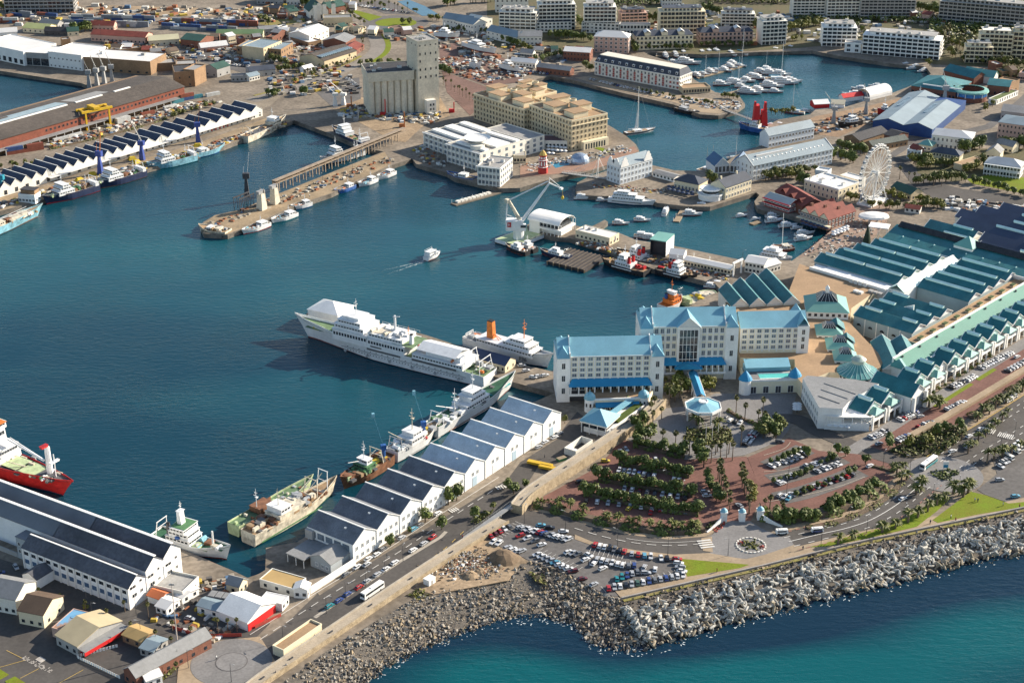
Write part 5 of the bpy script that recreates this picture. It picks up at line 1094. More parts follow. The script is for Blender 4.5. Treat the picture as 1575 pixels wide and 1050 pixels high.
# sawtooth shed beside the quay road
fr_=SHED;L=fr_[2];d=25;h=8.8;bw=L/10;rise=4.2
r=tng('sawtooth_warehouse','long white sawtooth warehouse of ten gabled bays on the quay road','warehouse',fr_[0],fr_[1])
SWH=mat('warehouse_white',(.78,.77,.73),.8,.08,.15,fine=.06)
MB().box(0,L,0,d,-.4,h).mk('wall',SWH,r)
gmn=MB().ext([(.02,h),(bw-.02,h),(bw/2,h+rise)],.0,d,0,'y').mesh('gable_wall',[SWH])
RA=mat('warehouse_dark_roof',(.14,.15,.165),.7,.35,.12,stripe=.9,sdir='Y',sdepth=.12,fine=.2)
RB=mat('warehouse_pale_roof',(.42,.49,.53),.6,.2,.12,fine=.12,stripe=.9,sdir='Y',sdepth=.10)
r1=MB().gable(0,bw,0,d,h+.02,rise,'y',0,.25).mesh('roof',[RA]);r2=MB().gable(0,bw,0,d,h+.02,rise,'y',0,.25).mesh('roof',[RB])
rc=MB().box(bw/2-.28,bw/2+.28,-.4,d+.3,h+rise+.05,h+rise+.42).mesh('bright_ridge_line',[WHITE]);vg=MB().bar((0,-.25,h+.1),(bw/2,-.25,h+rise+.25),.22).bar((bw,-.25,h+.1),(bw/2,-.25,h+rise+.25),.22).mesh('verge',[WHITE])  # white strip paints the thin sunlit line of each far slope
pl=MB().box(-.35,.35,-.3,-.01,-.3,h).mesh('pilaster',[SWH])
PBL=mat('pale_blue_panel',(.36,.46,.52),.7,.1,.3)
for k in range(10):
 for nm_,me in(('gable_wall',gmn),('roof',r1 if k<5 else r2),('bright_ridge_line',rc),('verge',vg),('pilaster',pl)):place(nm_,me,r,(k*bw,0,0))
 for z,n_ in((5.2,4),(1.2,4)):
  for i in range(n_):
   if k>=5 and(z<3 or i in(0,3)):continue
   place('window',win_mesh(1.2,1.8,1,GLB),r,((k+(i+.7)/(n_+.4))*bw,0,z))
 if k==4:MB().box(k*bw+5,k*bw+12,-.12,-.02,0,5).mk('roller_door',PBL,r)
 elif k>=5:MB().box(k*bw+5.4,k*bw+8.6,-.12,-.02,0,4.4).mk('roller_door',PBL if k%2 else WSTEEL,r)
 o=MB().box(k*bw+bw*.3,k*bw+bw*.36,d*.3,d*.3+1,h+rise*.62,h+rise*.8).mk('roof_vent',WSTEEL,r)
MB().cyl((L-9,-.2,2.4),(L-9,-.2,2.45),.1).mk('lamp_bracket',DSTEEL,r)
for i in range(5):
 MB().box(-.12,-.02,2+i*4.6,5.6+i*4.6,5,7.8).mk('side_window',GLB,r)
MB().box(-1.5,-.02,d-4,d,4.5,8.5).mk('bay_window',GREYW,r);MB().box(-.2,0,0,d,8.2,8.9).mk('eave_band',WHITE,r)
fr2=frame((13,330,905),(13,470,915));
r=tng('gabled_annexe','pale grey gabled entrance annexe at the end of the sawtooth warehouse','building',(*loc2w(SHED,-11.5,2),GZ),fr_[1])
GRB=mat('pale_grey_cladding',(.40,.43,.44),.75,.1,.2,stripe=1.2)
MB().box(0,11.4,0,11,-.4,4.6).ext([(0.02,4.6),(10.98,4.6),(5.5,7)],0,11.4).mk('wall',GRB,r);MB().gable(0,11.4,0,11,4.62,2.5,'x',.4).mk('roof',ROOFG,r)
for y in(2,4.4,7.6):place('window',win_mesh(1.3,1.5,1,GLB),r,(0,y,1.4),-pi/2)
r=tng('loading_canopy','flat grey loading canopy on white posts in the walled yard','canopy',(*loc2w(SHED,-15,13.4),GZ),fr_[1])
MB().box(0,14.8,0,10,3.8,4.2).mk('roof',ROOFG,r)
for y in(.5,4.8,9.4):MB().cyl((.4,y,-.2),(.4,y,3.8),.18).mk('post',WSTEEL,r)
r=tng('yard_wall','white boundary wall of the warehouse yard beside the road','wall',(*loc2w(SHED,-27,-1.2),GZ),fr_[1])
MB().box(0,27,0,.4,-.3,3.2).box(-.2,.2,0,5,-.3,3.2).mk('coping',WHITE,r)
g_('long tan roofed white store beside the dry dock corner',(17,0,470),(17,205,530),9,3.6,OFFW,mat('straw_roof',(.40,.27,.11),.85,.12,.1),rt='flat',nx=3,par=.3)
g_('white gabled gatehouse at the end of the tan roofed store',(17,205,535),(17,290,540),5,4,WHITE,WHITE,1.2,nx=2,ax='y')
g_('white flat boat store with a red fence in front',(17,0,590),(17,135,618),6,3.4,WHITE,ROOFW,rt='flat',nx=0,par=.2)
# triple gabled shed in the lower corner
fr_=frame((16,150,352),(16,788,606));L=fr_[2];
dd=30.0;bw=dd/3;h=9.5
r=tng('triple_gabled_shed','big white triple gabled cargo shed with dark roofs and bright end wall','shed',fr_[0],fr_[1])
RD2=mat('cargo_dark_roof',(.085,.088,.10),.7,.35,.05,stripe=.9,sdir='X',sdepth=.12,fine=.2)
RD3=mat('cargo_grey_roof',(.15,.165,.18),.65,.2,.05,stripe=.9,sdir='X',sdepth=.12)
SHW=mat('cargo_shed_wall',(.78,.78,.76),.8,.08,.15,fine=.06)
MB().box(0,L,0,bw,-.4,h).ext([(.02,h),(bw-.02,h),(bw/2,h+3.4)],0,L).mk('wall',SHW,r)
MB().gable(0,L,0,bw,h+.02,3.5,'x',.3).mk('roof',RD2,r)
for k in(1,2):
 y0=k*bw+(.0)
 hh=h+2.2+k*.6;x0=-55 if k==1 else-75
 MB().box(x0,L-.02*k,y0,y0+bw,-.4,hh).ext([(y0+.02,hh),(y0+bw-.02,hh),(y0+bw/2,hh+3.8)],x0,L-.02*k).mk('wall',SHW,r)
 MB().gable(8 if k==1 else 18,L,y0,y0+bw,hh+.02,3.9,'x',.3).mk('roof',RD2,r)
 MB().gable(x0,8 if k==1 else 18,y0,y0+bw,hh+.02,3.9,'x',.3).mk('roof',RD3,r)
 MB().box(x0,L+.3,y0+bw/2-.2,y0+bw/2+1.1,hh+3.95,hh+4.3).mk('bright_ridge_line',WHITE,r)  # white strip stands in for the sunlit far slope of the roof
MB().box(0,L+.3,bw/2-.2,bw/2+.5,h+3.55,h+3.85).mk('bright_ridge_line',WHITE,r)  # sunlit far slope of the front bay, put in as a white strip
n=14;pm=MB().box(-.35,.35,-.4,-.01,-.3,h-.2).mesh('pilaster',[WHITE])
for i in range(n+1):place('pilaster',pm,r,(min(max(i*L/n,.36),L-.36),0,0))
wins(r,'F',L,bw,n,[6.6],2.4,1.5,0);wins(r,'F',L,bw,n,[2.6],2.4,2.0,0,mat('blue_pane',(.07,.13,.22),.3,.2,.3))
for k in range(3):
 for yy,z,w_,hh in((2.4,8.2,3.2,1.3),(7,9.2,1.0,1.2),(3,4.2,2.4,1.6),(7,4.6,1.2,1.4)):place('window',win_mesh(w_,hh,1,GL),r,(L-.02*k,k*bw+yy,z),pi/2)
 MB().box(L,L+.25,k*bw-.3,k*bw+.3,-.3,h).mk('corner_pier',WHITE,r)
r2_=tng('lean_to_house','small gabled lean-to porch against the triple shed','porch',(*loc2w(fr_,9,-9),GZ),fr_[1]);MB().box(0,8,0,8.5,-.3,4.6).ext([(.02,4.6),(7.98,4.6),(4,6.6)],0,8.5,0,'y').mk('wall',SHW,r2_);MB().gable(0,8,0,8.5,4.62,2.1,'y',.3).mk('roof',RD2,r2_)
r2_=tng('stair_tower','grey blue stair house with small windows behind the lean-to','building',(*loc2w(fr_,-8,4),GZ),fr_[1]);MB().box(0,7.6,0,6,-.3,10).mk('wall',GRB,r2_);MB().box(-.2,7.8,-.2,6.2,10,10.3).mk('roof',RD3,r2_)
for x in(1.6,4,6):
 for z in(3,6.4):place('window',win_mesh(1.1,1.4,1,GL),r2_,(x,0,z))
MB().box(-30,-.3,0,.6,-.3,2).mk('yard_rail',GREYW,r2_)
# small buildings of the lower yard
g_('grey roofed white store against the bright end wall',(16,935,520),(16,1110,560),12,4,OFFW,ROOFGF,rt='flat',nx=0)
g_('little store with an orange roof beside the end wall',(16,895,560),(16,975,588),6,3.2,WHITE,mat('orange_roof',(.50,.14,.05),.8,.1,.2),1.2,nx=0)
g_('white hut with a pale roof beside the orange one',(16,945,625),(16,1010,648),8,3.2,WHITE,ROOFW,1.2,nx=2,sides='FR')
g_('white hut by the chain link gate',(16,1065,560),(16,1105,578),9,3,WHITE,ROOFW,.8,nx=1)
g_('cream pump house with a grey roof at the dry dock',(16,1372,500),(16,1450,520),6,4,CREAM,ROOFG,2,nx=1)
r=g_('white and red workshop tent in the fenced yard',(16,1320,665),(16,1500,738),16,4,WHITE,WHITE,3.4,nx=0,name='workshop_tent')
MB().box(r['L']+.02,r['L']+.3,0,16,-.2,3.2).mk('red_panel',REDB,r)
g_('white cabin with black container office behind it in the fenced yard',(16,1195,625),(16,1330,665),7,3.4,WHITE,ROOFBL,1,nx=2)
r=tng('container_office','black container office with roof panels in the fenced yard','cabin',tuple(p((16,1250,578))),frame((16,1250,578),(16,1390,600))[1]);MB().box(0,12,0,5,-.1,4).mk('shell',DSTEEL,r)
for i in range(4):MB().box(.5+i*2.9,3+i*2.9,.5,4.5,4,4.15).mk('roof_panel',ROOFG,r)
g_('big grey roofed hall with a sunlit gable at the frame edge',(16,-100,600),(16,105,640),14,7,OFFW,ROOFG,3.5,nx=5,fl=1)
g_('brown roofed workshop beside the grey hall',(16,120,690),(16,270,720),14,6,CREAM,mat('brown_roof',(.13,.085,.055),.85,.2,.1,stripe=1.2),3,nx=3)
r=g_('low store with a patched blue and rust roof',(16,320,770),(16,440,800),14,4,PINK,mat('patched_blue_roof',(.13,.30,.46),.7,.15,.1,c2=(.33,.20,.13),thr=(.42,.5)),rt='flat',nx=2,par=.2)
r=g_('striped red and straw roofed restaurant with a red shopfront',(16,345,820),(16,475,890),21,4.5,GREYW,mat('straw_striped_roof',(.44,.36,.22),.8,.12,.1),2.8,nx=3,ax='x',ny=4)
L=r['L'];MB().box(L+.02,L+4,0,21,3.2,3.6).box(L+3.8,L+4,0,21,1.6,3.2,1).mk('awning',[ROOFG,REDB],r);MB().box(L+.02,L+.2,1,20,.1,3.1).mk('shopfront',REDB,r)
g_('rust and tan roofed kiosk row beside the palm road',(16,745,800),(16,860,845),8,3.2,BROWNB,mat('straw_roof',(0,0,0)),1.2,nx=2)
g_('pale blue roofed kiosk beside the tan one',(16,850,880),(16,930,905),9,3.2,GREYW,ROOFBL,1,nx=2)
r=g_('long brick house with a grey sheet roof near the turning circle',(16,755,1035),(16,830,1085),34,5,BRICK,ROOFG,2.6,ax='y',nx=2,ny=6,fl=1)
g_('white stucco wall house at the bottom edge by the palms',(16,890,1085),(16,985,1050),6,3.4,WHITE,ROOFW,1.2,nx=2)
fr_=frame((17,95,870),(17,375,705));fr_=frame((17,145,905),(17,375,745));L=fr_[2]
r=tng('promenade_kiosk','low cream flat roofed toilet block beside the promenade wall','building',fr_[0],fr_[1])
MB().box(0,L,0,5.5,-.3,3.4).mk('wall',CREAM,r);MB().box(.5,L-.5,.5,5,3.4,3.46).mk('roof',ROOFT,r);prp(r,-.1,L+.1,-.1,5.6,3.4,.7,CREAM)
for x in(L*.28,L*.62):MB().ext([(x,.2),(x+4,.2),(x+4,1.6)],-.08,0,0,'y').mk('doorway',DSTEEL,r)
# roads, paving, lawns
def Z(r,pts):return[(r,x,y)for x,y in pts]
def W2(pts):return smooth_line([p(q)for q in pts])
sheet('road',[(16,-150,250),(16,145,345),(16,790,610),(16,1140,410),(16,1300,450),(16,1573,560),(17,60,690),(17,-100,850),(16,1100,900),(16,1050,1200),(16,-150,1200)],ASPH,'dark asphalt yard round the triple shed',1)
sheet('road',[(17,-90,840),(17,60,760),(17,160,690),(17,350,505),(13,600,872),(13,1110,570),(13,1500,320),(14,0,222),(14,250,66),(10,270,812),(10,345,720),(10,400,760),(10,400,905),(10,265,1000),(14,205,235),(14,110,262),(13,1573,440),(13,1240,690),(17,1240,170),(17,760,520),(17,380,770),(17,100,930),(17,-90,1040)],ASPH,'asphalt quay road between warehouse and promenade wall',2)
sheet('pavement',[(17,360,520),(13,612,880),(13,1500,338),(14,0,240),(14,250,82),(14,240,55),(14,-5,212),(13,1500,305),(13,590,855),(17,340,500)],CONC,'concrete pavement along the sawtooth warehouse',3)
band('kerb',[p(q)for q in Z(17,[(330,655),(560,500),(840,320),(1090,170),(1125,135)])],1.6,KERB,'kerbed median strip with parked cars',3,up=.14)
sheet('road',[(13,1240,690),(13,1265,590),(13,1400,590),(13,1573,480),(14,60,520),(14,300,560),(14,420,610),(14,640,665),(14,900,700),(14,1150,690),(14,1160,790),(14,930,800),(14,700,775),(14,450,730),(14,330,680),(14,150,640),(13,1573,600),(13,1480,610),(13,1350,690)],ASPH,'curving seaside road below the palm hedge',3)
sheet('pavement',[(14,70,500),(14,300,545),(14,420,598),(14,640,655),(14,900,690),(14,1100,672),(14,1190,640),(14,1180,660),(14,1110,690),(14,900,707),(14,640,676),(14,410,620),(14,290,570),(14,60,530)],TAN,'tan pavement along the palm hedge',4)
sheet('parking_lot',[(13,1370,700),(13,1500,596),(13,1573,585),(14,150,632),(14,330,690),(14,450,742),(14,700,790),(14,940,822),(14,965,822),(14,1010,930),(14,610,1044),(14,540,1052),(14,330,935),(14,60,835),(13,1573,805),(13,1480,765)],ASPH2,'grey asphalt seaside car park',2)
sheet('pavement',[(14,330,676),(14,450,726),(14,700,772),(14,930,798),(14,1150,788),(14,1390,828),(14,1385,860),(14,965,824),(14,700,795),(14,450,748),(14,330,705)],TAN,'tan pavement between road and car park',4)
sheet('plaza',[(14,1150,690),(14,1200,640),(14,1270,595),(14,1390,595),(14,1460,640),(14,1573,690),(15,150,690),(15,185,745),(15,0,805),(14,1573,805),(14,1390,832),(14,1150,790)],GREYP,'grey paved roundabout plaza',4)
sheet('plaza',[(14,1095,700),(14,1160,690),(14,1165,785),(14,1105,775)],TAN,'tan rumble strip at the roundabout',5)
line=[Vector((q.x,q.y))for q in tl[:7]]
ln=resample(line,30)
band('path',ln,6.5,TAN,'sandy promenade along the sea wall',5,off=-5.2)
band('path',ln,1.5,DGRASS,'dry grass verge outside the sea wall',6,off=.55)
sheet('path',[(14,1110,795),(14,1390,828),(15,0,800),(15,180,740),(15,285,760),(15,40,838),(14,1450,888),(14,1392,866)],TAN,'wide sandy path by the roundabout',4)
sheet('lawn',[(14,965,824),(14,1385,860),(14,1330,880),(14,1012,932)],GRASS,'bright green triangle of lawn beside the car park',6)
sheet('lawn',[(15,1020,590),(15,1250,418),(15,1340,440),(15,1480,490),(15,1700,470),(15,1700,490),(15,1300,555),(15,1050,607)],GRASS,'bright green lawn at the sea wall',6)
sheet('lawn',[(15,275,755),(15,430,712),(15,700,640),(15,870,570),(15,1000,490),(15,1075,450),(15,1130,452),(15,1050,530),(15,925,630),(15,640,698),(15,380,750)],GRASS,'lawn strip with small palms beside the road',6)
sheet('parking_lot',[(15,1290,405),(15,1410,310),(15,1390,240),(15,1573,95),(15,1800,20),(15,1800,460),(15,1573,480),(15,1490,488),(15,1340,436)],ASPH2,'asphalt coach park by the lawn',2)
R2=p((1453,729))
def disc(name,c,r,m,label,layer,n=40,kind='structure'):
 return sheet(name,[(c.x+r*cos(2*pi*i/n),c.y+r*sin(2*pi*i/n))for i in range(n)],m,label,layer,kind,1)
rl=W2(Z(15,[(150,722),(330,678),(500,640),(650,588),(800,500),(900,415),(985,350)]))
band('road',rl,15,ASPH,'asphalt dual road from the plaza to the second roundabout',3)
band('pavement',rl,3,TAN,'tan footway on the park side of the dual road',4,off=9.5)
disc('road',R2,17,GREYP,'grey paved second roundabout',5)
bl=W2(Z(15,[(1130,260),(1250,170),(1400,80),(1573,-30),(1800,-180)]))
band('road',bl,25,ASPH,'wide asphalt boulevard to the upper right',3)
band('kerb',bl,2.2,KERB,'paved median of the boulevard',4,off=1,up=.14)
band('pavement',bl,3.2,TAN,'tan footway of the boulevard',4,off=14.5)
sl_=W2(Z(15,[(960,300),(900,255),(760,215),(640,178),(560,150),(430,90),(330,50),(200,-20),(60,-20)]))
band('road',sl_,10,ASPH,'asphalt street from roundabout to the hotel',3)
ms=[Vector(mf(x,-17))for x in(-40,0,60,120,180,260)]
band('road',ms,19,REDP,'red brick mall street with parking bays',2)
band('pavement',ms,7,GREYP,'grey paved footway under the mall colonnade',3,off=12.5)
band('lawn',[Vector(mf(x,-9))for x in(44,80)],2.4,GRASS,'narrow lawn strip at the mall bays',4)
band('lawn',[Vector(mf(x,-9))for x in(86,104)],2.4,GRASS,'short lawn strip at the mall bays',4)
band('ramp',[p(q)for q in Z(11,[(870,885),(1080,770),(1300,640),(1573,475),(1800,340)])],3.4,TAN,'raised concrete ramp wall beside the mall street',4,up=1.6)
sheet('planting_bed',[(11,740,960),(11,880,890),(11,1080,790),(11,1220,810),(11,1240,860),(11,1050,995),(11,830,1000)],mat('planting_soil',(.06,.05,.03),.95,.4,.3,fine=.3),'planted bed at the underpass',4)
sheet('forecourt',[(14,800,170),(10,640,880),(10,700,760),(10,860,700),(10,1000,690),(10,1180,610),(10,1400,612),(11,196,612),(11,150,830),(14,1573,110),(14,1360,195),(14,1180,225),(14,1000,230)],GREYP,'grey paved hotel forecourt',2)
sheet('parking_lot',[(14,600,95),(14,830,170),(14,1000,225),(14,1180,215),(14,1370,205),(14,1425,330),(14,1450,480),(14,1390,600),(14,1265,600),(14,1210,590),(14,1120,645),(14,700,625),(14,420,565),(14,190,490),(14,80,480),(14,430,290),(14,550,185)],REDP,'red brick hotel car park with curved hedges',3)
sheet('parking_lot',[(14,1375,210),(14,1560,132),(15,150,92),(15,330,170),(15,560,190),(15,650,270),(15,790,330),(15,720,385),(15,560,460),(15,330,530),(15,0,560),(14,1450,480),(14,1425,330)],REDP,'red brick fan shaped car park east of the drive',3)
for k,pts in EN([[(30,265),(150,210),(250,160)],[(40,350),(120,330),(300,280),(470,215)],[(80,460),(250,420),(420,360),(580,295)]]):band('bay_paving',W2(Z(15,pts)),11,ASPH2,f"grey bay strip, {nth(k+1)} from the top of the fan car park",4)
sheet('dirt_yard',[(13,1340,700),(13,1480,765),(13,1573,805),(14,60,850),(17,1573,330),(17,1500,430),(17,1050,515),(17,930,480),(17,1180,280),(13,1290,730)],DIRT,'sandy building yard beside the car park',2)
c=p((16,1400,925));
sheet('pavement',[(16,1060,870),(16,1270,800),(17,0,770),(17,100,930),(17,-80,1100),(16,1050,1250),(16,1080,950)],TAN,'tan paving round the turning circle',3)
disc('turning_circle',c,15,GREYP,'grey paved turning circle',4);disc('turning_circle_ring',c,6,mat('ring_dark',(.11,.10,.095),.9,.15,.1),'dark ring of setts in the turning circle',5);disc('turning_circle_centre',c,5.6,GREYP,'paved centre of the turning circle',6)
sheet('quay',[(-60,318),(60,289),(145,266),(300,222),(420,178),(447,186),(425,193),(345,224),(300,238),(215,262),(145,283),(60,308),(-60,340)],mat('tan_quay',(.27,.20,.12),.9,.35,.05,fine=.2),'tan stained fish quay apron',1)
sheet('quay',[(313,358),(311,350),(314,343),(330,332),(370,323),(430,298),(525,260),(592,234),(602,252),(578,264),(545,279),(509,297),(453,316),(400,340),(350,360)],mat('tan_quay',(0,0,0)),'tan timber decked collier jetty',1)
sheet('road',[(2,-1100,960),(2,-400,760),(2,60,560),(2,150,560),(2,60,640),(2,-250,760),(2,-700,930)],mat('pale_rail_yard',(.22,.18,.13),.9,.3,.05,fine=.2),'pale railway yard behind the fish sheds',1)
fb=W2(Z(2,[(-60,610),(180,545),(330,490),(560,400),(680,335),(715,280),(690,215),(640,160),(560,100),(430,0),(300,-90)]))
band('road',fb,14,mat('pale_road',(.21,.185,.155),.9,.2,.04,fine=.12),'pale curving harbour boulevard',2)
band('verge',fb[18:46],5,GRASS,'green verge of the harbour boulevard',3,off=-9)
band('verge',fb[2:24],3,DGRASS,'dry green verge of the harbour boulevard',3,off=9)
c=p((2,822,140));disc('road',c,31,ASPH2,'asphalt ring road round the oval lawn',3);disc('lawn',c,19.5,GRASS,'round yellow green traffic lawn',4)
sheet('lawn',[(2,560,60),(2,740,105),(2,660,130),(2,570,80)],GRASS,'wedge lawn beside the oval',4)
sheet('canal',[(2,830,10),(2,900,0),(2,1000,40),(2,1090,95),(2,980,98),(2,930,70)],mat('canal_water',(.03,.10,.14),.12,.2,.1),'blue canal beyond the oval lawn',2)
sheet('parking_lot',[(2,570,20),(2,760,0),(2,960,90),(2,760,85)],ASPH2,'car park along the canal',2)
for lab,m,pts in[('sandy field behind the containers',DIRT,Z(1,[(480,80),(560,30),(1500,60),(1573,100),(1500,110)])),('scrubby field left of the green hall',DGRASS,Z(2,[(0,70),(200,70),(300,130),(120,160),(0,150)])),('bare sandy construction site round the silo',DIRT,Z(2,[(440,660),(560,590),(1090,590),(1150,700),(1000,750),(880,860),(800,850),(560,720)])),('dark paved truck yard left of the silo',ASPH2,Z(2,[(340,560),(420,490),(600,470),(610,600),(450,660)])),('red brown boatyard slipway',mat('slipway_earth',(.15,.085,.065),.95,.3,.06,fine=.2),Z(2,[(1085,270),(1230,260),(1420,330),(1573,400),(1573,500),(1380,520),(1090,420)])),('brown dry dock apron behind the marina',mat('dock_apron',(.26,.17,.10),.95,.3,.06,fine=.2),Z(4,[(100,800),(310,705),(640,640),(880,580),(1000,600),(640,745),(450,830),(300,812)])),('asphalt dock yard round the pink building',ASPH2,Z(1,[(500,260),(560,280),(900,320),(1200,370),(1573,470),(1573,330),(1400,300),(1100,300)])),('pale container yard',CONC,Z(1,[(350,100),(1573,100),(1573,215),(960,215),(380,180)])),('asphalt street behind the wheel',ASPH,Z(8,[(770,-40),(870,-10),(1000,110),(1200,160),(1620,215),(1620,275),(1300,235),(1050,235),(900,140)])),('bright bowling green lawn',GRASS,Z(8,[(1225,100),(1350,52),(1620,100),(1620,195),(1400,155),(1260,128)])),('tan and pink market square',mat('market_paving',(.26,.18,.135),.9,.2,.08,fine=.15),Z(8,[(205,580),(390,425),(600,250),(770,255),(740,370),(640,480),(540,505),(400,525),(300,545)])),('curving asphalt road by the boat shed',ASPH2,Z(4,[(1640,545),(1573,570),(1450,680),(1340,755),(1150,800),(880,850),(760,930),(790,950),(900,880),(1180,830),(1380,775),(1480,700),(1640,610)])),('asphalt parking street behind the navy roofs',ASPH2,Z(8,[(1060,230),(1300,250),(1620,290),(1620,330),(1330,235),(1150,280),(1060,250)])),('mixed garden ground behind the mansion',mat('garden_earth',(.05,.055,.02),.95,.45,.05,fine=.35,c2=(.12,.09,.045)),Z(4,[(900,930),(1180,900),(1575,900),(1700,1000),(1400,1050),(1150,1100),(930,1050)])),('leafy residential ground behind the marina',mat('garden_earth',(0,0,0)),Z(3,[(-200,290),(-200,-200),(3100,-200),(3100,420),(2500,390),(2400,350),(1900,270),(1700,290),(1080,330),(740,300),(400,300)])),('brown service yard between hotel and channel',mat('slipway_earth',(0,0,0)),Z(2,[(1100,430),(1380,530),(1345,640),(1270,700),(1130,560)])),('tan quay of the long red hotel',TAN,Z(3,[(330,470),(560,540),(930,620),(1090,680),(1200,690),(1350,630),(1180,600),(960,575),(440,460)]))]:
 sheet('ground_patch',pts,m,lab,1)
def dashes(line,off,on,gap,w_,m,label,layer=7,name='lane_line'):
 Lf,_=strip_pts(line,0,off);mb=MB();t=0.0
 z=layer_z(layer)
 for i in range(len(Lf)-1):
  a,b=Lf[i],Lf[i+1];l=(b-a).length;d=(b-a)/l;nn=Vector((-d.y,d.x))*w_/2;s=0
  while s<l:
   ph=t%(on+gap)
   if ph<on:
    e=min(l,s+on-ph);A,B=a+d*s,a+d*e
    mb.add([(A.x-nn.x,A.y-nn.y,z),(B.x-nn.x,B.y-nn.y,z),(B.x+nn.x,B.y+nn.y,z),(A.x+nn.x,A.y+nn.y,z)],[(0,1,2,3)]);t+=e-s;s=e
   else:st=min(on+gap-ph,l-s);t+=st;s+=st
   if t>1e5:break
   s+=1e-4;t+=1e-4
 if mb.v:tag(mb.mk(name,m),label,kind='structure')
dashes(rl,3.6,3,4,.3,PAINT,'dashed lane line on the park side of the dual road');dashes(rl,-4,3,4,.3,PAINT,'dashed lane line on the lawn side of the dual road');dashes(rl,0,60,.1,.35,PAINT,'solid centre line of the dual road')
dashes(rl,7.2,2,2,.5,mat('pink_kerb',(.34,.17,.13),.9,.1,.3),'red kerb blocks of the dual road');dashes(rl,-7.2,2,2,.5,mat('pink_kerb',(.34,.17,.13),.9,.1,.3),'red kerb blocks on the lawn side')
for o_ in(8.6,5.2,-4.2,-7.6):dashes(bl,o_,3,4,.3,PAINT,'dashed lane line of the boulevard')
dashes(bl,12.2,90,.1,.3,YPAINT,'yellow edge line of the boulevard')
qr=[p(q)for q in Z(17,[(0,790),(350,565),(620,400),(850,255),(1120,75),(1500,-170)])]
dashes(qr,0,4,3,.28,PAINT,'dashed centre line of the quay road');dashes(qr,5.3,90,.1,.25,PAINT,'solid edge line of the quay road')
dashes([p(q)for q in Z(17,[(430,720),(760,500),(1120,240),(1250,120)])],0,3,4,.25,YPAINT,'yellow dashes beside the promenade wall')
ss=W2(Z(14,[(330,640),(500,690),(700,730),(900,745),(1090,735)]));dashes(ss,0,4,2.5,.3,PAINT,'centre line of the seaside road');dashes(ss[10:],2.4,50,.1,.2,PAINT,'turning lane line of the seaside road')
def zebra(a,b,n,l,label):
 A,B=p(a),p(b);d=(B-A);L=d.length;d.normalize();nn=Vector((-d.y,d.x,0))*l/2;mb=MB();z=GZ+.42
 for i in range(n):
  s=L*i/n;C=A+d*s;D=A+d*(s+L/n*.55)
  mb.add([(C.x-nn.x,C.y-nn.y,z),(D.x-nn.x,D.y-nn.y,z),(D.x+nn.x,D.y+nn.y,z),(C.x+nn.x,C.y+nn.y,z)],[(0,1,2,3)])
 tag(mb.mk('zebra_crossing',PAINT),label,kind='structure')
zebra((11,1318,828),(11,1400,848),7,5,'white zebra crossing on the mall side of the boulevard');zebra((11,1418,858),(11,1510,880),8,5,'white zebra crossing on the sea side of the boulevard');zebra((14,1108,712),(14,1140,765),4,6,'broad white bars at the plaza entry')
zebra((13,1430,400),(13,1490,385),4,3,'painted box on the quay road');zebra((13,1150,540),(13,1200,520),4,3,'second painted box on the quay road')
def bays(a,b,n,l,label,m=None,ang=0):
 A,B=p(a),p(b);d=(B-A)/n;nn=Vector((-d.y,d.x,0)).normalized()*l;mb=MB();z=GZ+.41;t=d.normalized()*.07
 nn=nn+d.normalized()*l*ang
 for i in range(n+1):
  C=A+d*i;mb.add([(C.x-t.x,C.y-t.y,z),(C.x+t.x,C.y+t.y,z),(C.x+t.x+nn.x,C.y+t.y+nn.y,z),(C.x-t.x+nn.x,C.y-t.y+nn.y,z)],[(0,1,2,3)])
 tag(mb.mk('bay_line',m or PAINT),label,kind='structure')
bays((13,1380,695),(13,1545,600),9,-5,'white bay lines of the red car row');bays((14,90,790),(14,330,905),9,5,'bay lines along the rock edge');bays((14,430,760),(14,630,790),7,-5,'bay lines by the tan pavement');bays((14,420,870),(14,700,880),9,5,'bay lines of the middle row');bays((14,520,1030),(14,1000,925),14,5,'bay lines of the seaward row')
for k,pts in EN([[(500,530),(620,590),(800,620),(1000,640),(1100,640)],[(560,430),(720,470),(900,500),(1060,520)],[(620,330),(760,370),(900,395),(1040,420)]]):dashes(W2(Z(14,pts)),0,1,1.6,.22,mat('bay_cream',(.42,.36,.28),.9,.1,.3),('outer','middle','inner')[k]+' arc of pale bay marks in the brick car park')
for k,pts in EN([[(0,300),(150,285),(320,240),(500,200)],[(30,480),(250,440),(450,390),(610,330)],[(0,200),(120,160),(160,120)],[(30,330),(180,300),(300,270),(460,215)]]):dashes(W2(Z(15,pts)),0,70,.1,.3,mat('bay_cream',(.42,.36,.28),.9,.1,.3),('inner','outer','upper','second')[k]+' pale kerb arc of the fan car park')
A,B=p((35,1011)),p((78,1033));d=(B-A);L=d.length;d.normalize();nn=Vector((-d.y,d.x,0));mb=MB();s=0;rr=random.Random(5)
while s<L:
 w_=rr.uniform(.25,.45)
 for t in(rr.uniform(-1.2,-.3),rr.uniform(-.2,.9)):
  C=A+d*s+nn*t;D=C+d*w_;h_=nn*rr.uniform(.5,.9)
  mb.add([(*C[:2],GZ+.12),(*D[:2],GZ+.12),(*(D+h_)[:2],GZ+.12),(*(C+h_)[:2],GZ+.12)],[(0,1,2,3)])
 s+=w_+rr.choice([.12,.15,.2,.9])
tag(mb.mk('painted_lettering',mat('worn_road_paint',(.42,.38,.33),.9,.3,.6)),'worn painted lettering on the corner yard',kind='structure')
sheet('painted_square',[(54.5,1014),(62,1009),(71,1014),(63,1019)],mat('worn_road_paint',(0,0,0)),'worn white painted square in the corner yard',3)
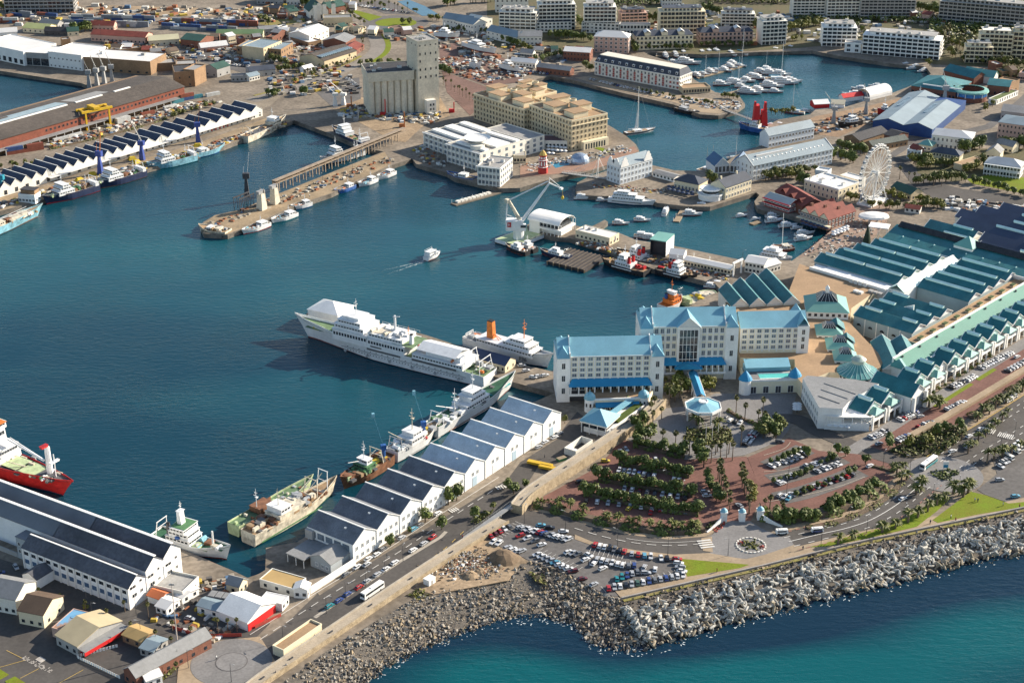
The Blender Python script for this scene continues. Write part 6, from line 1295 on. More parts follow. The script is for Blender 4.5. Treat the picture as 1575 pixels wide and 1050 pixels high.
for a,b in[((0,1026),(39,1015)),((31,1043),(60,1028)),((10,1000),(34,1012)),((70,1062),(128,1030))]:dashes([p(a),p(b)],0,90,.1,.18,YPAINT,'faded yellow lot line in the corner yard',3)
sheet('lawn',[(16,-60,930),(16,55,1000),(16,0,1030),(16,-60,1040)],GRASS,'scrap of lawn at the lower corner',3);sheet('lawn',[(16,90,1010),(16,170,1060),(16,60,1080),(16,30,1040)],GRASS,'second scrap of lawn at the bottom edge',3)
STONEW=mat('tan_stone_wall',(.34,.27,.175),.95,.35,.35,fine=.3,c2=(.22,.165,.10),bump=.6)
PATHM=mat('wall_walk',(.36,.30,.22),.9,.2,.1,fine=.15)
wl_=smooth_line([p(q)for q in[(17,-60,1100),(17,60,1010),(17,430,762),(17,830,492),(17,1230,232),(17,1520,52),(14,60,462),(14,330,282),(14,600,100),(10,760,780),(10,850,690)]],5)
hs=[1.5 if i<25 else 4.2 for i in range(len(wl_))]
Lf,Rt=strip_pts(wl_,5.6);mb=MB();mt=MB();n=len(wl_)
for i in range(n-1):
 a0,a1,b0,b1,h0,h1=Lf[i],Lf[i+1],Rt[i],Rt[i+1],hs[i]+GZ,hs[i+1]+GZ
 if i in(24,26):mb.add([(*a0,GZ-.5),(*b0,GZ-2.5),(*b0,hs[i-(i==24)]+GZ),(*a0,hs[i-(i==24)]+GZ)],[(0,1,2,3)])
 if i in(24,25):continue
 mb.add([(*a0,GZ-.5),(*a1,GZ-.5),(*a1,h1),(*a0,h0),(*b0,GZ-2.5),(*b1,GZ-2.5),(*b1,h1),(*b0,h0)],[(1,0,3,2),(4,5,6,7)])
 mt.add([(*a0,h0),(*a1,h1),(*b1,h1),(*b0,h0)],[(3,2,1,0)])
PW=tng('promenade_wall','long tan stone promenade wall climbing to the hotel','wall');mb.mk('stone_face',STONEW,PW);mt.mk('walkway',PATHM,PW)
for s_,nm in((2.6,'parapet'),(-2.6,'parapet')):
 E,F_=strip_pts(wl_,.45,s_);m3=MB()
 for i in range(n-1):
  if i in(24,25):continue
  q=[(*E[i],hs[i]+GZ),(*E[i+1],hs[i+1]+GZ),(*F_[i+1],hs[i+1]+GZ),(*F_[i],hs[i]+GZ)]
  m3 .add(q+[(x,y,z+.75)for x,y,z in q],[(0,1,5,4),(1,2,6,5),(2,3,7,6),(3,0,4,7),(4,5,6,7)][::1])
 m3 .mk(nm,STONEW if s_<0 else KERB,PW)
for i in range(1,n-1,3):
 q=wl_[i];MB().box(-.9,.9,-.25,.25,0,.45).mk('bench',DSTEEL,PW,(q.x,q.y,GZ+hs[i]),atan2((wl_[i+1]-wl_[i]).y,(wl_[i+1]-wl_[i]).x))
sw=MB();E,F_=strip_pts(ln,.7,-1.2)
for i in range(len(ln)-1):
 q=[(*E[i],GZ),(*E[i+1],GZ),(*F_[i+1],GZ),(*F_[i],GZ)];sw.add(q+[(x,y,z+.8)for x,y,z in q],[(0,1,5,4),(1,2,6,5),(2,3,7,6),(3,0,4,7),(4,5,6,7)])
tag(sw.mk('sea_wall',mat('sea_wall_concrete',(.30,.27,.24),.9,.25,.2,fine=.15)),'low concrete sea wall edging the promenade','wall')
fr_=frame((13,1235,702),(14,55,470));L=fr_[2];r=tng('footbridge','long grey steel footbridge ramp rising beside the stone wall','bridge',fr_[0],fr_[1])
MB().add([(0,-1.2,.3),(L,-1.2,4.1),(L,1.2,4.1),(0,1.2,.3),(0,-1.2,0),(L,-1.2,3.7),(L,1.2,3.7),(0,1.2,0)],[(0,1,2,3),(4,5,1,0),(7,3,2,6),(5,6,2,1)]).mk('deck',STEEL,r)
for s_ in(-1.2,1.2):
 mb=MB().bar((0,s_,1.4),(L,s_,5.2),.08).bar((0,s_,.9),(L,s_,4.7),.05)
 for i in range(26):mb.bar((i*L/25,s_,.3+3.8*i/25),(i*L/25,s_,1.4+3.8*i/25),.05)
 mb.mk('railing',STEEL,r)
for i in range(4):MB().cyl((L*(.35+.2*i),0,-.3),(L*(.35+.2*i),0,.2+3.8*(.35+.2*i)),.35).mk('pier',OFFW,r)
for k,q in EN([(14,1230,590),(14,1340,592),(14,1450,580)]):
 A=p(q);r=tng('gate_pillar',('white gate pillar with blue cap on the hedge side of the drive','white gatehouse pillar with blue dome in the middle of the drive','white gate pillar with blue cap on the fan car park side')[k],'pillar',(A.x,A.y,GZ),0,'blue capped pillars of the hotel gate')
 MB().box(-1.3,1.3,-1.3,1.3,-.2,4.4).box(-1.6,1.6,-1.6,1.6,4.2,4.6).mk('shaft',HTRIM,r);MB().lathe([(1.5,4.6),(1.3,5.3),(.7,5.9),(.1,6.2)],10).mk('cap',BLUER,r)
for k,(a,b)in EN([((14,1130,665),(14,1225,598)),((14,1460,590),(15,112,632))]):
 fr_=frame(a,b);r=tng('gate_wall',('white sweeping gate wall beside the red flower bed','long white sweeping gate wall beside the dark shrubs')[k],'wall',fr_[0],fr_[1])
 L=fr_[2];hs_=[(0,.6),(L*.5,1.4),(L,3)]if k==0 else[(0,3),(L*.5,1.6),(L,.6)]
 MB().ext([(0,-.3),(L,-.3)]+hs_[::-1],-.25,.25,0,'y').mk('panel',HTRIM,r)
# ships and boats
BC={}
def bm(k):
 if k not in BC:
  c={'white':(.68,.68,.66),'navy':(.02,.03,.07),'black':(.02,.02,.022),'red':(.40,.02,.02),'boot':(.20,.045,.03),'teal':(.03,.22,.24),'lblue':(.20,.42,.50),'rust':(.20,.09,.045),'cream':(.58,.52,.40),'green':(.07,.17,.07),'dkgreen':(.03,.10,.05),'wood':(.30,.20,.11),'orange':(.60,.17,.03),'yellow':(.55,.38,.03),'grey':(.32,.33,.33),'deckg':(.13,.20,.10),'blue':(.03,.10,.30),'pgreen':(.38,.45,.25),'dkgrey':(.10,.10,.10)}[k]
  BC[k]=mat('boat_'+k,c,.45 if k in('white','navy','red','blue')else.7,.22 if k not in('white',)else.08,.35,c2=None if k not in('rust','cream','lblue')else tuple(x*.55 for x in c),thr=(.35,.6),fine=.06 if k!='rust' else.3)
 return BC[k]
def hull(L,B,fb,br=1.6,sr=1.1,hc='white',bc='boot',dc='wood',bulw=.8,rake=.05,stern=.82,fine=2.2,stripe=None):
 n=14;v=[];
 st=[]
 for i in range(n+1):
  t=i/n
  f=(stern+(1-stern)*min(1,t/.3))if t<.3 else(1 if t<.55 else max(.015,1-((t-.55)/.45)**fine))
  fw=f*(.93 if t<.55 else max(.0,1-.9*((t-.55)/.45)**1.2)*.93+.0)
  zd=fb*(1+(br-1)*max(0,(t-.45)/.55)**2+(sr-1)*max(0,(.3-t)/.3)**1.5)
  st.append((t,f*B/2,max(.02,fw*B/2),zd))
 mb=MB();dk=MB()
 def row(t,fd,fw,zd):
  xd=t*L+(rake*L if t>.9 else rake*L*max(0,(t-.6)/.4)**2*.8);xw=t*L-(0 if t<.9 else.02*L)
  return[(xw,fw*.8,-.7),(xw,fw,.55),(xd*.4+xw*.6,fw*.55+fd*.45,.55+(zd-.55)*.5),(xd,fd,zd+bulw)],(xd,fd,zd)
 for s in(1,-1):
  base=len(mb.v);rows=[row(*a)[0]for a in st]
  for r_ in rows:mb.v+=[(x,s*y,z)for x,y,z in r_]
  for i in range(n):
   for k in range(3):
    a,b=base+4*i+k,base+4*(i+1)+k
    q=(a,b,b+1,a+1)if s<0 else(b,a,a+1,b+1)
    mb.f.append(q);mb.m.append(1 if k==0 else 0)
  inn=[(row(*a)[1])for a in st];b2=len(mb.v)
  for x,y,z in inn:mb.v+=[(x-(.3 if x>L*.97 else 0),s*max(.01,y-.18),z+bulw),(x-(.3 if x>L*.97 else 0),s*max(.01,y-.18),z)]
  for i in range(n):
   a,b=b2+2*i,b2+2*(i+1);mb.f.append((a,b,b+1,a+1)if s>0 else(b,a,a+1,b+1));mb.m.append(0)
   o0,o1=base+4*i+3,base+4*(i+1)+3;mb.f.append((o0,o1,b,a)if s<0 else(o1,o0,a,b));mb.m.append(2)
 r0=row(*st[0])[0]
 mb.add([(x,y,z)for x,y,z in r0]+[(x,-y,z)for x,y,z in r0[::-1]],[tuple(range(8))],0)
 d0=[row(*a)[1]for a in st]
 for i in range(n):
  (x0,y0,z0),(x1,y1,z1)=d0[i],d0[i+1];dk.add([(x0,-y0,z0),(x1,-y1,z1),(x1,y1,z1),(x0,y0,z0)],[(0,1,2,3)])
 return mb,dk
def boat(name,label,cat,stern,bow,B,fb,spec,hc='white',bc='boot',dc='wood',bulw=.8,br=1.6,sr=1.1,group=None,seed=1,wz=0,rake=.05,fine=2.2,stern_f=.82,world=0,rail='white'):
 A,Bw=(Vector((*stern,0)),Vector((*bow,0)))if world else(p(stern,0),p(bow,0))
 d=Bw-A;L=hypot(d.x,d.y)/(1+rake)
 r=tng(name,label,cat,(A.x,A.y,wz),atan2(d.y,d.x),group)
 mb,dk=hull(L,B,fb,br,sr,bulw=bulw,rake=rake,fine=fine,stern=stern_f)
 mb.mk('hull',[bm(hc),bm(bc),bm(rail)],r);dk.mk('deck',bm(dc),r)
 rr=random.Random(seed)
 for s in spec:fit(r,s,L,B,fb,rr)
 return r
def fit(r,s,L,B,fb,rr):
 k=s[0]
 if k=='h':
  _,x0,x1,w_,z0,h,c=s[:7];z=fb+z0;X0,X1,y=x0*L,x1*L,w_*B/2
  o=MB().frus(X0,X1,-y,y,z,z+h,0,min(.6,h*.15),0,mi=0).box(X0-.25,X1+.1,-y-.2,y+.2,z+h,z+h+.15,0).mk('deckhouse',bm(c),r)
  if len(s)>7 and s[7]:
   zw=z+h*.5;hh=h*.28;n=max(2,int((X1-X0)/1.8))if s[7]==1 else 1
   mb=MB()
   for i in range(n):
    a=X0+.4+(X1-X0-.9)*i/n;b=a+(X1-X0-.9)/n*.68
    mb.box(a,b,-y-.06,-y+.04,zw,zw+hh).box(a,b,y-.04,y+.06,zw,zw+hh)
   m2=max(2,int(2*y/1.5))
   for i in range(m2):a=-y+.3+(2*y-.6)*i/m2;mb.box(X1-min(.6,h*.15)*.6-.05,X1-min(.6,h*.15)*.6+.12,a,a+(2*y-.6)/m2*.75,zw,zw+hh)
   mb.mk('window',GL,o)
 elif k=='f':
  _,x,y,rx,ry,z0,h,c=s;o=MB().frus(x*L-rx,x*L+rx,y*B-ry,y*B+ry,fb+z0,fb+z0+h,rx*.12,rx*.25,ry*.12,mi=0).box(x*L-rx*.85,x*L+rx*.7,y*B-ry*.85,y*B+ry*.85,fb+z0+h,fb+z0+h+.5,1).mk('funnel',[bm(c),bm('black')],r)
 elif k=='m':
  _,x,z0,h,c=s;z=fb+z0;X=x*L;w_=max(.12,h*.018)
  MB().cyl((X,0,z),(X,0,z+h),w_*1.5,w_*.6,n=6).bar((X,-h*.16,z+h*.62),(X,h*.16,z+h*.62),w_).bar((X,-h*.1,z+h*.8),(X,h*.1,z+h*.8),w_*.8).box(X-.1,X+h*.08,-h*.07,h*.07,z+h*.5,z+h*.53).lathe([(.02,z+h*.7),(h*.035,z+h*.735),(.02,z+h*.77)],6,X+h*.05,h*.1).mk('mast',bm(c),r)
 elif k=='g':
  _,x,w_,h,c=s;X=x*L;y=w_*B/2;MB().bar((X,-y,fb),(X+h*.12,-y*.8,fb+h),.28).bar((X,y,fb),(X+h*.12,y*.8,fb+h),.28).bar((X+h*.12,-y*.9,fb+h),(X+h*.12,y*.9,fb+h),.3).bar((X+h*.05,-y*.9,fb+h*.55),(X+h*.05,y*.9,fb+h*.55),.2).mk('gantry',bm(c),r)
 elif k=='c':
  _,x0,z0,x1,z1,y1,t,c=s;MB().cyl((x0*L,0,fb+z0-max(0,z0*.0)),(x1*L,y1*B,fb+z1),t,t*.6,n=6).mk('boom',bm(c),r)
 elif k=='p':
  _,x,y,rad_,z0,h,c=s;MB().cyl((x*L,y*B,fb+z0),(x*L,y*B,fb+z0+h),rad_,rad_*.8,n=8).mk('crane_post',bm(c),r)
 elif k=='d':
  _,x0,x1,w_,z0,n,cs=s
  for i in range(n):
   X,Y=rr.uniform(x0,x1)*L,rr.uniform(-w_,w_)*B/2;a,b,h=[rr.uniform(.3,1.6)*(1.25 if B>9 else.8)for _ in '123']
   if rr.random()<.3:MB().cyl((X,Y-b,fb+z0+h*.5),(X,Y+b,fb+z0+h*.5),h*.5,n=8).mk('winch',bm(rr.choice(cs)),r)
   else:MB().frus(X-a,X+a,Y-b,Y+b,fb+z0,fb+z0+h,.1).mk('deck_gear',bm(rr.choice(cs)),r)
 elif k=='b':
  _,x,y,z0,l,c=s;MB().lathe([(.02,0),(.5,.3),(.75,.8),(.75,1.6),(.5,2.2),(.02,2.6)],8).mk('lifeboat',bm(c),r,(x*L-l/2,y*B,fb+z0)).rotation_euler=(0,pi/2,0)
 elif k=='s':
  _,x0,x1,z,t,c=s;MB().box(x0*L,x1*L,-B*.5-.05,-B*.5+.03,z,z+t).box(x0*L,x1*L,B*.5-.03,B*.5+.05,z,z+t).mk('hull_stripe',bm(c),r)
 elif k=='y':
  _,n,z=s;me=MB().cyl((0,0,0),(0,.35,0),.5,n=8).mesh('tyre_fender',[bm('black')])
  for i in range(n):
   for sy in(-1,1):place('tyre_fender',me,r,(L*(.06+.6*i/max(1,n-1)),sy*B*.5-(.0 if sy>0 else.35),z))
 elif k=='q':
  _,x0,x1,w_,z0,c=s;MB().box(x0*L,x1*L,-w_*B/2,w_*B/2,fb+z0,fb+z0+.12).mk('deck_cover',bm(c),r)
 elif k=='r':
  _,x0,x1,w_,z0,c=s;mb=MB();y=w_*B/2
  for sy in(-1,1):
   mb.box(x0*L,x1*L,sy*y-.04,sy*y+.04,fb+z0+1,fb+z0+1.08);n=max(2,int((x1-x0)*L/3))
   for i in range(n+1):mb.box(x0*L+(x1-x0)*L*i/n-.04,x0*L+(x1-x0)*L*i/n+.04,sy*y-.035,sy*y+.035,fb+z0,fb+z0+1)
  mb.mk('rail',bm(c),r)
 elif k=='n':
  _,x0,x1,w_,z0,h,c=s;MB().gable(x0*L,x1*L,-w_*B/2,w_*B/2,fb+z0,h,'x',.2,.1).mk('canopy',bm(c),r)
RS=boat('research_ship','long white research ship with stacked decks moored along the jetty','ship',(754,590),(455,513),16,6.5,[('h',.60,.79,1.0,.6,6.0,'white',1),('h',.62,.78,.92,6.8,2.8,'white',1),('h',.64,.765,.84,9.6,2.6,'white',1),('h',.66,.75,.6,12.3,1.5,'white',0),('m',.70,13.8,9,'white'),('h',.40,.60,1.0,.6,5.4,'white',1),('h',.42,.60,.86,6.0,2.6,'white',1),('q',.36,.47,.9,6.1,'deckg'),('q',.52,.575,.7,8.75,'cream'),('d',.43,.59,.7,8.8,14,['white','white','cream','grey']),('p',.50,-.1,.7,8.7,9,'white'),('c',.50,17.5,.46,19,.05,.35,'white'),('h',.10,.36,1.0,.6,3.0,'white',1),('n',.14,.34,.85,6.2,2.2,'white'),('h',.12,.3,.7,3.7,2.6,'white',0),('d',.15,.38,.8,3.8,10,['white','red','orange','green']),('d',.82,.93,.55,.3,12,['yellow','pgreen','grey','white']),('q',.80,.97,.45,.9,'deckg'),('g',.02,.8,7,'white'),('g',.09,.85,9,'white'),('d',.01,.1,.7,.3,8,['white','orange','grey','cream']),('m',.42,8.6,6,'orange'),('f',.39,.16,1.0,.9,6.2,5,'white'),('b',.45,-.46,5.5,4,'white'),('b',.52,-.46,5.5,4,'orange'),('s',.08,.74,4.2,.18,'dkgrey'),('s',.42,.6,5.9,1.0,'dkgrey'),('s',.52,.58,8.0,.8,'dkgrey'),('s',.13,.36,6.3,1.2,'dkgrey'),('r',.40,.6,.88,8.7,'white'),('r',.12,.36,.95,3.7,'white')],br=1.75,sr=.8,dc='deckg',bulw=1.2,rake=.05,fine=1.9)
L_=hypot(*(p((455,513),0)-p((754,590),0)).xy)/1.05
pm=MB().cyl((0,-.04,0),(0,.04,0),.28,n=8).mesh('porthole',[GL])
for i in range(40):
 for z in(3.2,5.0 if i%2 else 3.2):place('porthole',pm,RS,(L_*(.1+.62*i/40),8.02,z));
for i in range(6):MB().cyl((0,-.1,0),(0,0,0),.9,n=10).mk('hull_patch',bm('grey'),RS,(L_*(.12+.12*i),8.05,2.2))
g_('white event tent at the seaward end of the jetty',(474,490),(520,500),16,5.5,WHITE,WHITE,4,rt='hip',nx=0,name='jetty_tent')
g_('cream jetty store with a dark blue roof',(9,1285,432),(9,1482,486),10,4.2,CREAM,mat('dark_blue_roof',(.045,.062,.115),.6,.15,.1,stripe=1.2),2.8,nx=7,ww=1,wh=1.6,name='jetty_store')
NS=boat('survey_ship','white survey ship with a tall orange funnel behind the jetty store','ship',(719,530),(851,569),11,5,[('h',.18,.86,.9,.4,2.8,'white',1),('h',.5,.82,.8,3.2,2.6,'white',1),('h',.58,.76,.7,5.8,2.4,'white',1),('f',.30,0,2.0,1.5,3.2,9.5,'orange'),('m',.70,8,11,'orange'),('m',.84,3,6,'white'),('c',.33,6,.42,3,.1,.25,'orange'),('c',.33,6,.42,3,-.1,.25,'orange'),('d',.05,.28,.6,.3,8,['white','grey','dkgrey','orange']),('r',.03,.5,.95,.4,'white'),('g',.02,.7,3,'white'),('q',.05,.18,.7,.15,'dkgrey')],bc='navy',dc='grey',br=1.8)
try:
 tc=bpy.data.curves.new('hull_number','FONT');tc.body='P36';tc.size=3.0;tc.extrude=.03
 to=bpy.data.objects.new('hull_number_text',tc);COL.objects.link(to);bpy.context.view_layer.update()
 me=bpy.data.meshes.new_from_object(to.evaluated_get(bpy.context.evaluated_depsgraph_get()));bpy.data.objects.remove(to)
 me.materials.clear();me.materials.append(DSTEEL)
 o=place('hull_number',me,NS,(37,-4.95,2.6));o.rotation_euler=(pi/2,0,rad(10))
except Exception as e:print('text',e)
def sq(u,v,y):
 w_=p((u,v),0);o,a,_=SHED;x=(w_.x-o.x)*cos(a)+(w_.y-o.y)*sin(a);return loc2w(SHED,x,y)
def qboat(label,s,b,y,B,fb,spec,name='trawler',**k):return boat(name,label,'ship',sq(*s,y),sq(*b,y),B,fb,spec,world=1,**k)
qboat('white and green decked trawler nearest the jetty, green bow pointing at it',(668,672),(788,592),49,11,4.8,[('h',.34,.62,.85,.3,2.8,'white',1),('h',.4,.58,.75,3.1,2.6,'white',1),('h',.43,.55,.6,5.7,2,'white',1),('m',.5,7.8,9,'white'),('m',.28,.3,13,'white'),('q',.66,.93,.55,.35,'teal'),('q',.04,.2,.7,.3,'deckg'),('d',.05,.6,.8,.3,44,['white','grey','green','dkgrey','white']),('c',.3,2,.1,8,.2,.25,'white'),('d',.66,.85,.5,.4,6,['teal','dkgrey']),('f',.36,.2,.8,.8,3,3,'white'),('g',.06,.8,6,'white'),('s',.1,.6,1.4,.4,'rust')],dc='dkgreen',seed=3,br=1.7)
qboat('blue mast trawler with a tall lattice derrick in mid row',(612,712),(672,664),48.3,10,4.4,[('h',.3,.6,.85,.3,2.7,'white',1),('h',.36,.56,.7,3,2.4,'white',1),('m',.46,5.4,11,'cream'),('q',.68,.92,.6,.4,'dkgreen'),('d',.68,.88,.5,.5,8,['yellow','pgreen','grey']),('d',.04,.66,.8,.3,44,['grey','white','lblue','rust','white']),('c',.3,2,.05,9,.3,.25,'cream'),('g',.08,.85,6,'grey'),('b',.6,-.45,.5,3,'red'),('s',.2,.9,1.2,.4,'grey')],hc='white',dc='wood',seed=8)
qboat('rusty green and ochre trawler with open bow plates',(599,712),(503,747),48.3,10,4.2,[('h',.42,.62,.8,.3,2.6,'green',1),('h',.46,.58,.6,2.9,2.4,'white',1),('m',.53,5.2,9,'white'),('q',.08,.4,.42,.6,'yellow'),('d',.05,.95,.85,.3,50,['rust','green','dkgrey','pgreen','wood']),('g',.25,.8,7,'cream'),('c',.5,4,.8,6,-.2,.22,'white'),('c',.5,4,.3,7,.1,.22,'cream'),('h',.85,.93,.6,.2,1.6,'rust',0)],hc='rust',bc='rust',dc='rust',seed=12,rail='rust')
qboat('big rusting white hulled fishing ship with two goalpost masts',(385,838),(523,757),49,10.5,4.8,[('h',.28,.58,.85,.3,2.7,'cream',0),('h',.3,.42,.8,3,2.6,'white',1),('d',.05,.9,.8,.3,70,['rust','wood','rust','cream','dkgrey']),('d',.3,.7,.7,2,34,['rust','grey','dkgrey','cream']),('q',.6,.74,.7,.4,'dkgrey'),('q',.04,.2,.7,.2,'rust'),('g',.72,.8,9,'cream'),('g',.86,.6,10,'white'),('c',.74,9,.6,2,.3,.25,'cream'),('c',.87,9,.72,2,.2,.25,'cream'),('m',.35,5.6,8,'cream'),('s',.05,.75,1.3,.6,'green')],hc='cream',bc='dkgreen',dc='wood',seed=21,rail='cream')
qboat('dismantled green decked trawler rafted outside the rusting fishing ship',(358,822),(487,752),59.5,8.5,4.2,[('q',.02,.16,.7,.3,'deckg'),('d',.03,.9,.8,.3,26,['rust','pgreen','grey','cream']),('h',.28,.46,.8,.3,2.6,'rust',0),('m',.3,2.8,9,'white'),('q',.72,.9,.6,.4,'deckg')],hc='pgreen',bc='rust',dc='deckg',seed=33,rail='cream')
for k,(u,v,l)in EN([(676,688,'over the green bowed trawler'),(607,722,'beside the blue mast trawler')]):
 q=sq(u,v,48);r=tng('derrick','slim blue and white lattice derrick '+l,'crane',(q[0],q[1],4.5),.3)
 MB().cyl((0,0,0),(0,0,5),.9,n=8).box(-1.2,1.2,-1,1,4,6.4).mk('pedestal',bm('blue'),r)
 mb=MB()
 for i in range(8):
  z0,z1,x0,x1=6+i*1.9,6+(i+1)*1.9,-.5*i,-.5*(i+1)
  for s in(-.5,.5):mb.bar((x0,s,z0),(x1,s,z1),.1).bar((x0,s,z0),(x1,-s,z1),.07)
 mb.box(-4.9,-3.6,-.6,.6,21,23).mk('jib',bm('lblue'),r)
boat('trawler','white stern trawler with green decks and a tall bridge at the dry dock quay','ship',(243,829),(357,863),9.5,3.6,[('h',.22,.56,.92,.2,2.8,'white',1),('h',.26,.54,.84,3,2.5,'white',1),('h',.3,.5,1.0,5.5,2.2,'white',1),('q',.3,.5,.9,7.9,'green'),('h',.34,.4,.3,8,6,'white',0),('m',.37,13.5,5,'white'),('g',.06,.8,7,'white'),('f',.24,-.3,.7,.7,3,5,'dkgrey'),('q',.58,.78,.8,.25,'dkgreen'),('d',.58,.8,.7,.3,10,['rust','pgreen','grey','lblue']),('p',.8,0,.5,.3,8,'white'),('q',.82,.96,.5,1.5,'green'),('d',.84,.93,.4,1.5,5,['white','cream']),('b',.4,-.48,3.4,3,'blue')],dc='dkgreen',br=2.0,seed=5)
boat('freighter','red hulled freighter with white cranes and green hatches leaving the frame','ship',(-150,668),(117,770),16,7,[('h',.1,.66,.98,.4,6,'white',1),('h',.4,.6,.9,6.4,6,'white',1),('h',.48,.6,1.0,12.4,2.8,'white',1),('q',.47,.61,.95,15.4,'orange'),('r',.47,.61,.9,15.4,'green'),('m',.52,15.4,6,'green'),('q',.67,.765,.62,1.2,'pgreen'),('q',.775,.86,.6,1.2,'pgreen'),('d',.665,.87,.96,.2,14,['cream','grey','dkgrey']),('p',.90,.1,1.5,.4,14,'white'),('h',.893,.907,.22,14.6,1,'red',0),('c',.89,8,.64,9,.34,.55,'white'),('c',.89,8,.64,9,.24,.55,'white'),('p',.95,0,.3,1,12,'white'),('h',.945,.957,.3,9,.6,'white',0),('d',.90,.97,.6,1,14,['white','dkgreen','cream','dkgrey']),('c',.78,1.2,.71,4,-.3,.3,'cream'),('h',.62,.68,.9,.4,3.4,'white',0)],hc='red',bc='navy',dc='dkgrey',br=1.35,rail='red',seed=9)
TW=lambda s:[('h',.5,.8,.9,.3,2.6,'white',1),('h',.56,.76,.8,2.9,2.4,'white',1),('h',.6,.72,.9,5.2,2.0,'white',1),('m',.66,7.2,8,'white'),('g',.05,.85,6.5,'white'),('h',.03,.1,.9,.3,2.4,'white',0),('d',.1,.5,.75,.3,14,['green','wood','grey','rust','white']),('d',.84,.95,.5,.6,5,['green','pgreen','grey']),('m',.2,.3,9,'white'),('c',.3,1,.2,5,.3,.18,'white')]
for k,(lab,s,b,B,hc,bc)in EN([('dark blue trawler with red waterline moored before the little harbour office',(149,292),(66,316),11,'navy','red'),('brown and navy trawler moored astern of the dark blue one',(221,270),(143,293),11,'navy','rust'),('white and teal trawler in the middle of the fish quay',(300,246),(226,264),10,'lblue','teal')]):boat('trawler',lab,'ship',s,b,B,4.2,TW(k),hc=hc,bc=bc,dc='wood',seed=40+k,group='trawlers at the fish quay',br=1.5)
boat('fishing_boat','light blue low fishing vessel ahead of the teal trawler','ship',(298,243),(347,230),8,3,[('d',.05,.6,.7,.3,14,['white','rust','grey','wood']),('h',.2,.4,.7,.3,2.2,'white',1),('m',.3,2.5,7,'white')],hc='lblue',bc='blue',seed=51)
boat('trawler','cream hulled trawler at the head of the fish quay','ship',(376,220),(441,190),9,4.2,[('h',.62,.82,.85,.3,2.8,'cream',1),('h',.66,.78,.8,3.1,2.4,'white',1),('m',.7,5.4,8,'white'),('g',.06,.85,7,'cream'),('d',.05,.6,.7,.3,12,['rust','dkgrey','wood']),('q',.15,.55,.7,.3,'dkgrey'),('c',.2,1,.1,7,.1,.2,'white')],hc='cream',bc='cream',seed=52)
boat('old_ship','weathered pale blue coaster with rust streaks leaving the frame','ship',(-90,389),(68,330),12,4.5,[('d',.1,.95,.8,.3,40,['rust','cream','wood','white','grey']),('h',.3,.6,.8,.3,2.6,'cream',1),('h',.66,.9,.7,.3,1.5,'cream',0),('c',.5,3,.9,4,-.2,.3,'grey'),('c',.5,3,.9,4,.2,.3,'grey')],hc='lblue',bc='rust',dc='wood',seed=53,rail='cream')
boat('trawler','white trawler with goalpost masts beside the jetty root','ship',(558,238),(492,255),9,3.8,TW(0)[:-1],hc='white',bc='navy',seed=54)
boat('trawler','navy hulled trawler in the inner basin corner','ship',(564,228),(511,207),9,4.2,TW(1)[:-1],hc='navy',bc='navy',seed=55)
SB=[('h',.12,.38,.7,.2,2.2,'white',1),('m',.3,2.2,5,'white'),('d',.4,.8,.6,.2,7,['rust','white','orange','lblue']),('r',.4,.9,.85,.5,'white')]
for lab,s,b,B,hc,bc in[('white fishing boat at the jetty end, blunt bow to sea',(413,347),(372,362),7,'white','red'),('teal and white fishing boat next along the jetty',(455,332),(417,345),7,'white','teal'),('blue and white boat in the middle of the jetty',(478,316),(447,324),6,'white','blue'),('bright blue boat with crew beside the jetty sheds',(544,289),(514,300),6.5,'blue','blue'),('white boat with a wheelhouse nearer the jetty root',(578,279),(551,289),6.5,'white','grey'),('white boat closest to the jetty root',(606,268),(580,278),6.5,'white','grey')]:
 boat('fishing_boat',lab,'boat',s,b,B,2.0,SB,hc=hc,bc=bc,group='fishing boats along the jetty',seed=len(lab))
boat('hulk','old timber hulk with tyres moored across the jetty end','boat',(352,364),(306,357),10,3.2,[('h',.55,.7,.5,.2,1.8,'white',0),('h',.25,.4,.5,.2,1.8,'cream',0),('d',.1,.8,.7,.2,12,['dkgrey','grey','wood']),('m',.5,.2,6,'cream'),('y',6,1.4)],hc='cream',bc='dkgrey',seed=60,rail='cream')
boat('tug_boat','bright blue workboat under the white terraced office','boat',(731,281),(687,273),8,2.6,[('h',.3,.55,.7,.2,2.4,'white',1),('m',.4,2.6,7,'white'),('d',.6,.85,.5,.3,5,['grey','white'])],hc='blue',bc='blue',seed=61)
boat('ferry','white passenger launch under way in the middle of the basin','boat',(655,401),(677,391),5.4,1.3,[('h',.1,.78,.85,.2,1.9,'white',1),('h',.12,.6,.75,2.1,1.6,'white',1),('m',.45,3.6,3,'white'),('r',.1,.6,.75,3.7,'white')],seed=62,dc='white')
FOAM=mat('wake_foam',(.55,.62,.62),.8,.2,.5);mb=MB();rr=random.Random(4)
A,B=p((655,401),0),p((592,419),0);d=(B-A).normalized();nn=Vector((-d.y,d.x,0));Lw=(B-A).length
for i in range(420):
 t=rr.random()**1.7;y=rr.choice((-1,1))*(.6+t*2.6)+rr.gauss(0,.35);c=A+d*t*Lw+nn*y;s=rr.uniform(.15,.9)*(1-t*.75);s2=s*rr.uniform(.15,.35)
 mb.add([tuple(c+d*s*a+nn*s2*b+Vector((0,0,.06)))for a,b in((-1,-.2),(0,-1),(1,.1),(.1,1))],[(0,1,2,3)])
tag(mb.mk('wake',FOAM),'white wake trailing behind the passenger launch','wake',kind='stuff')
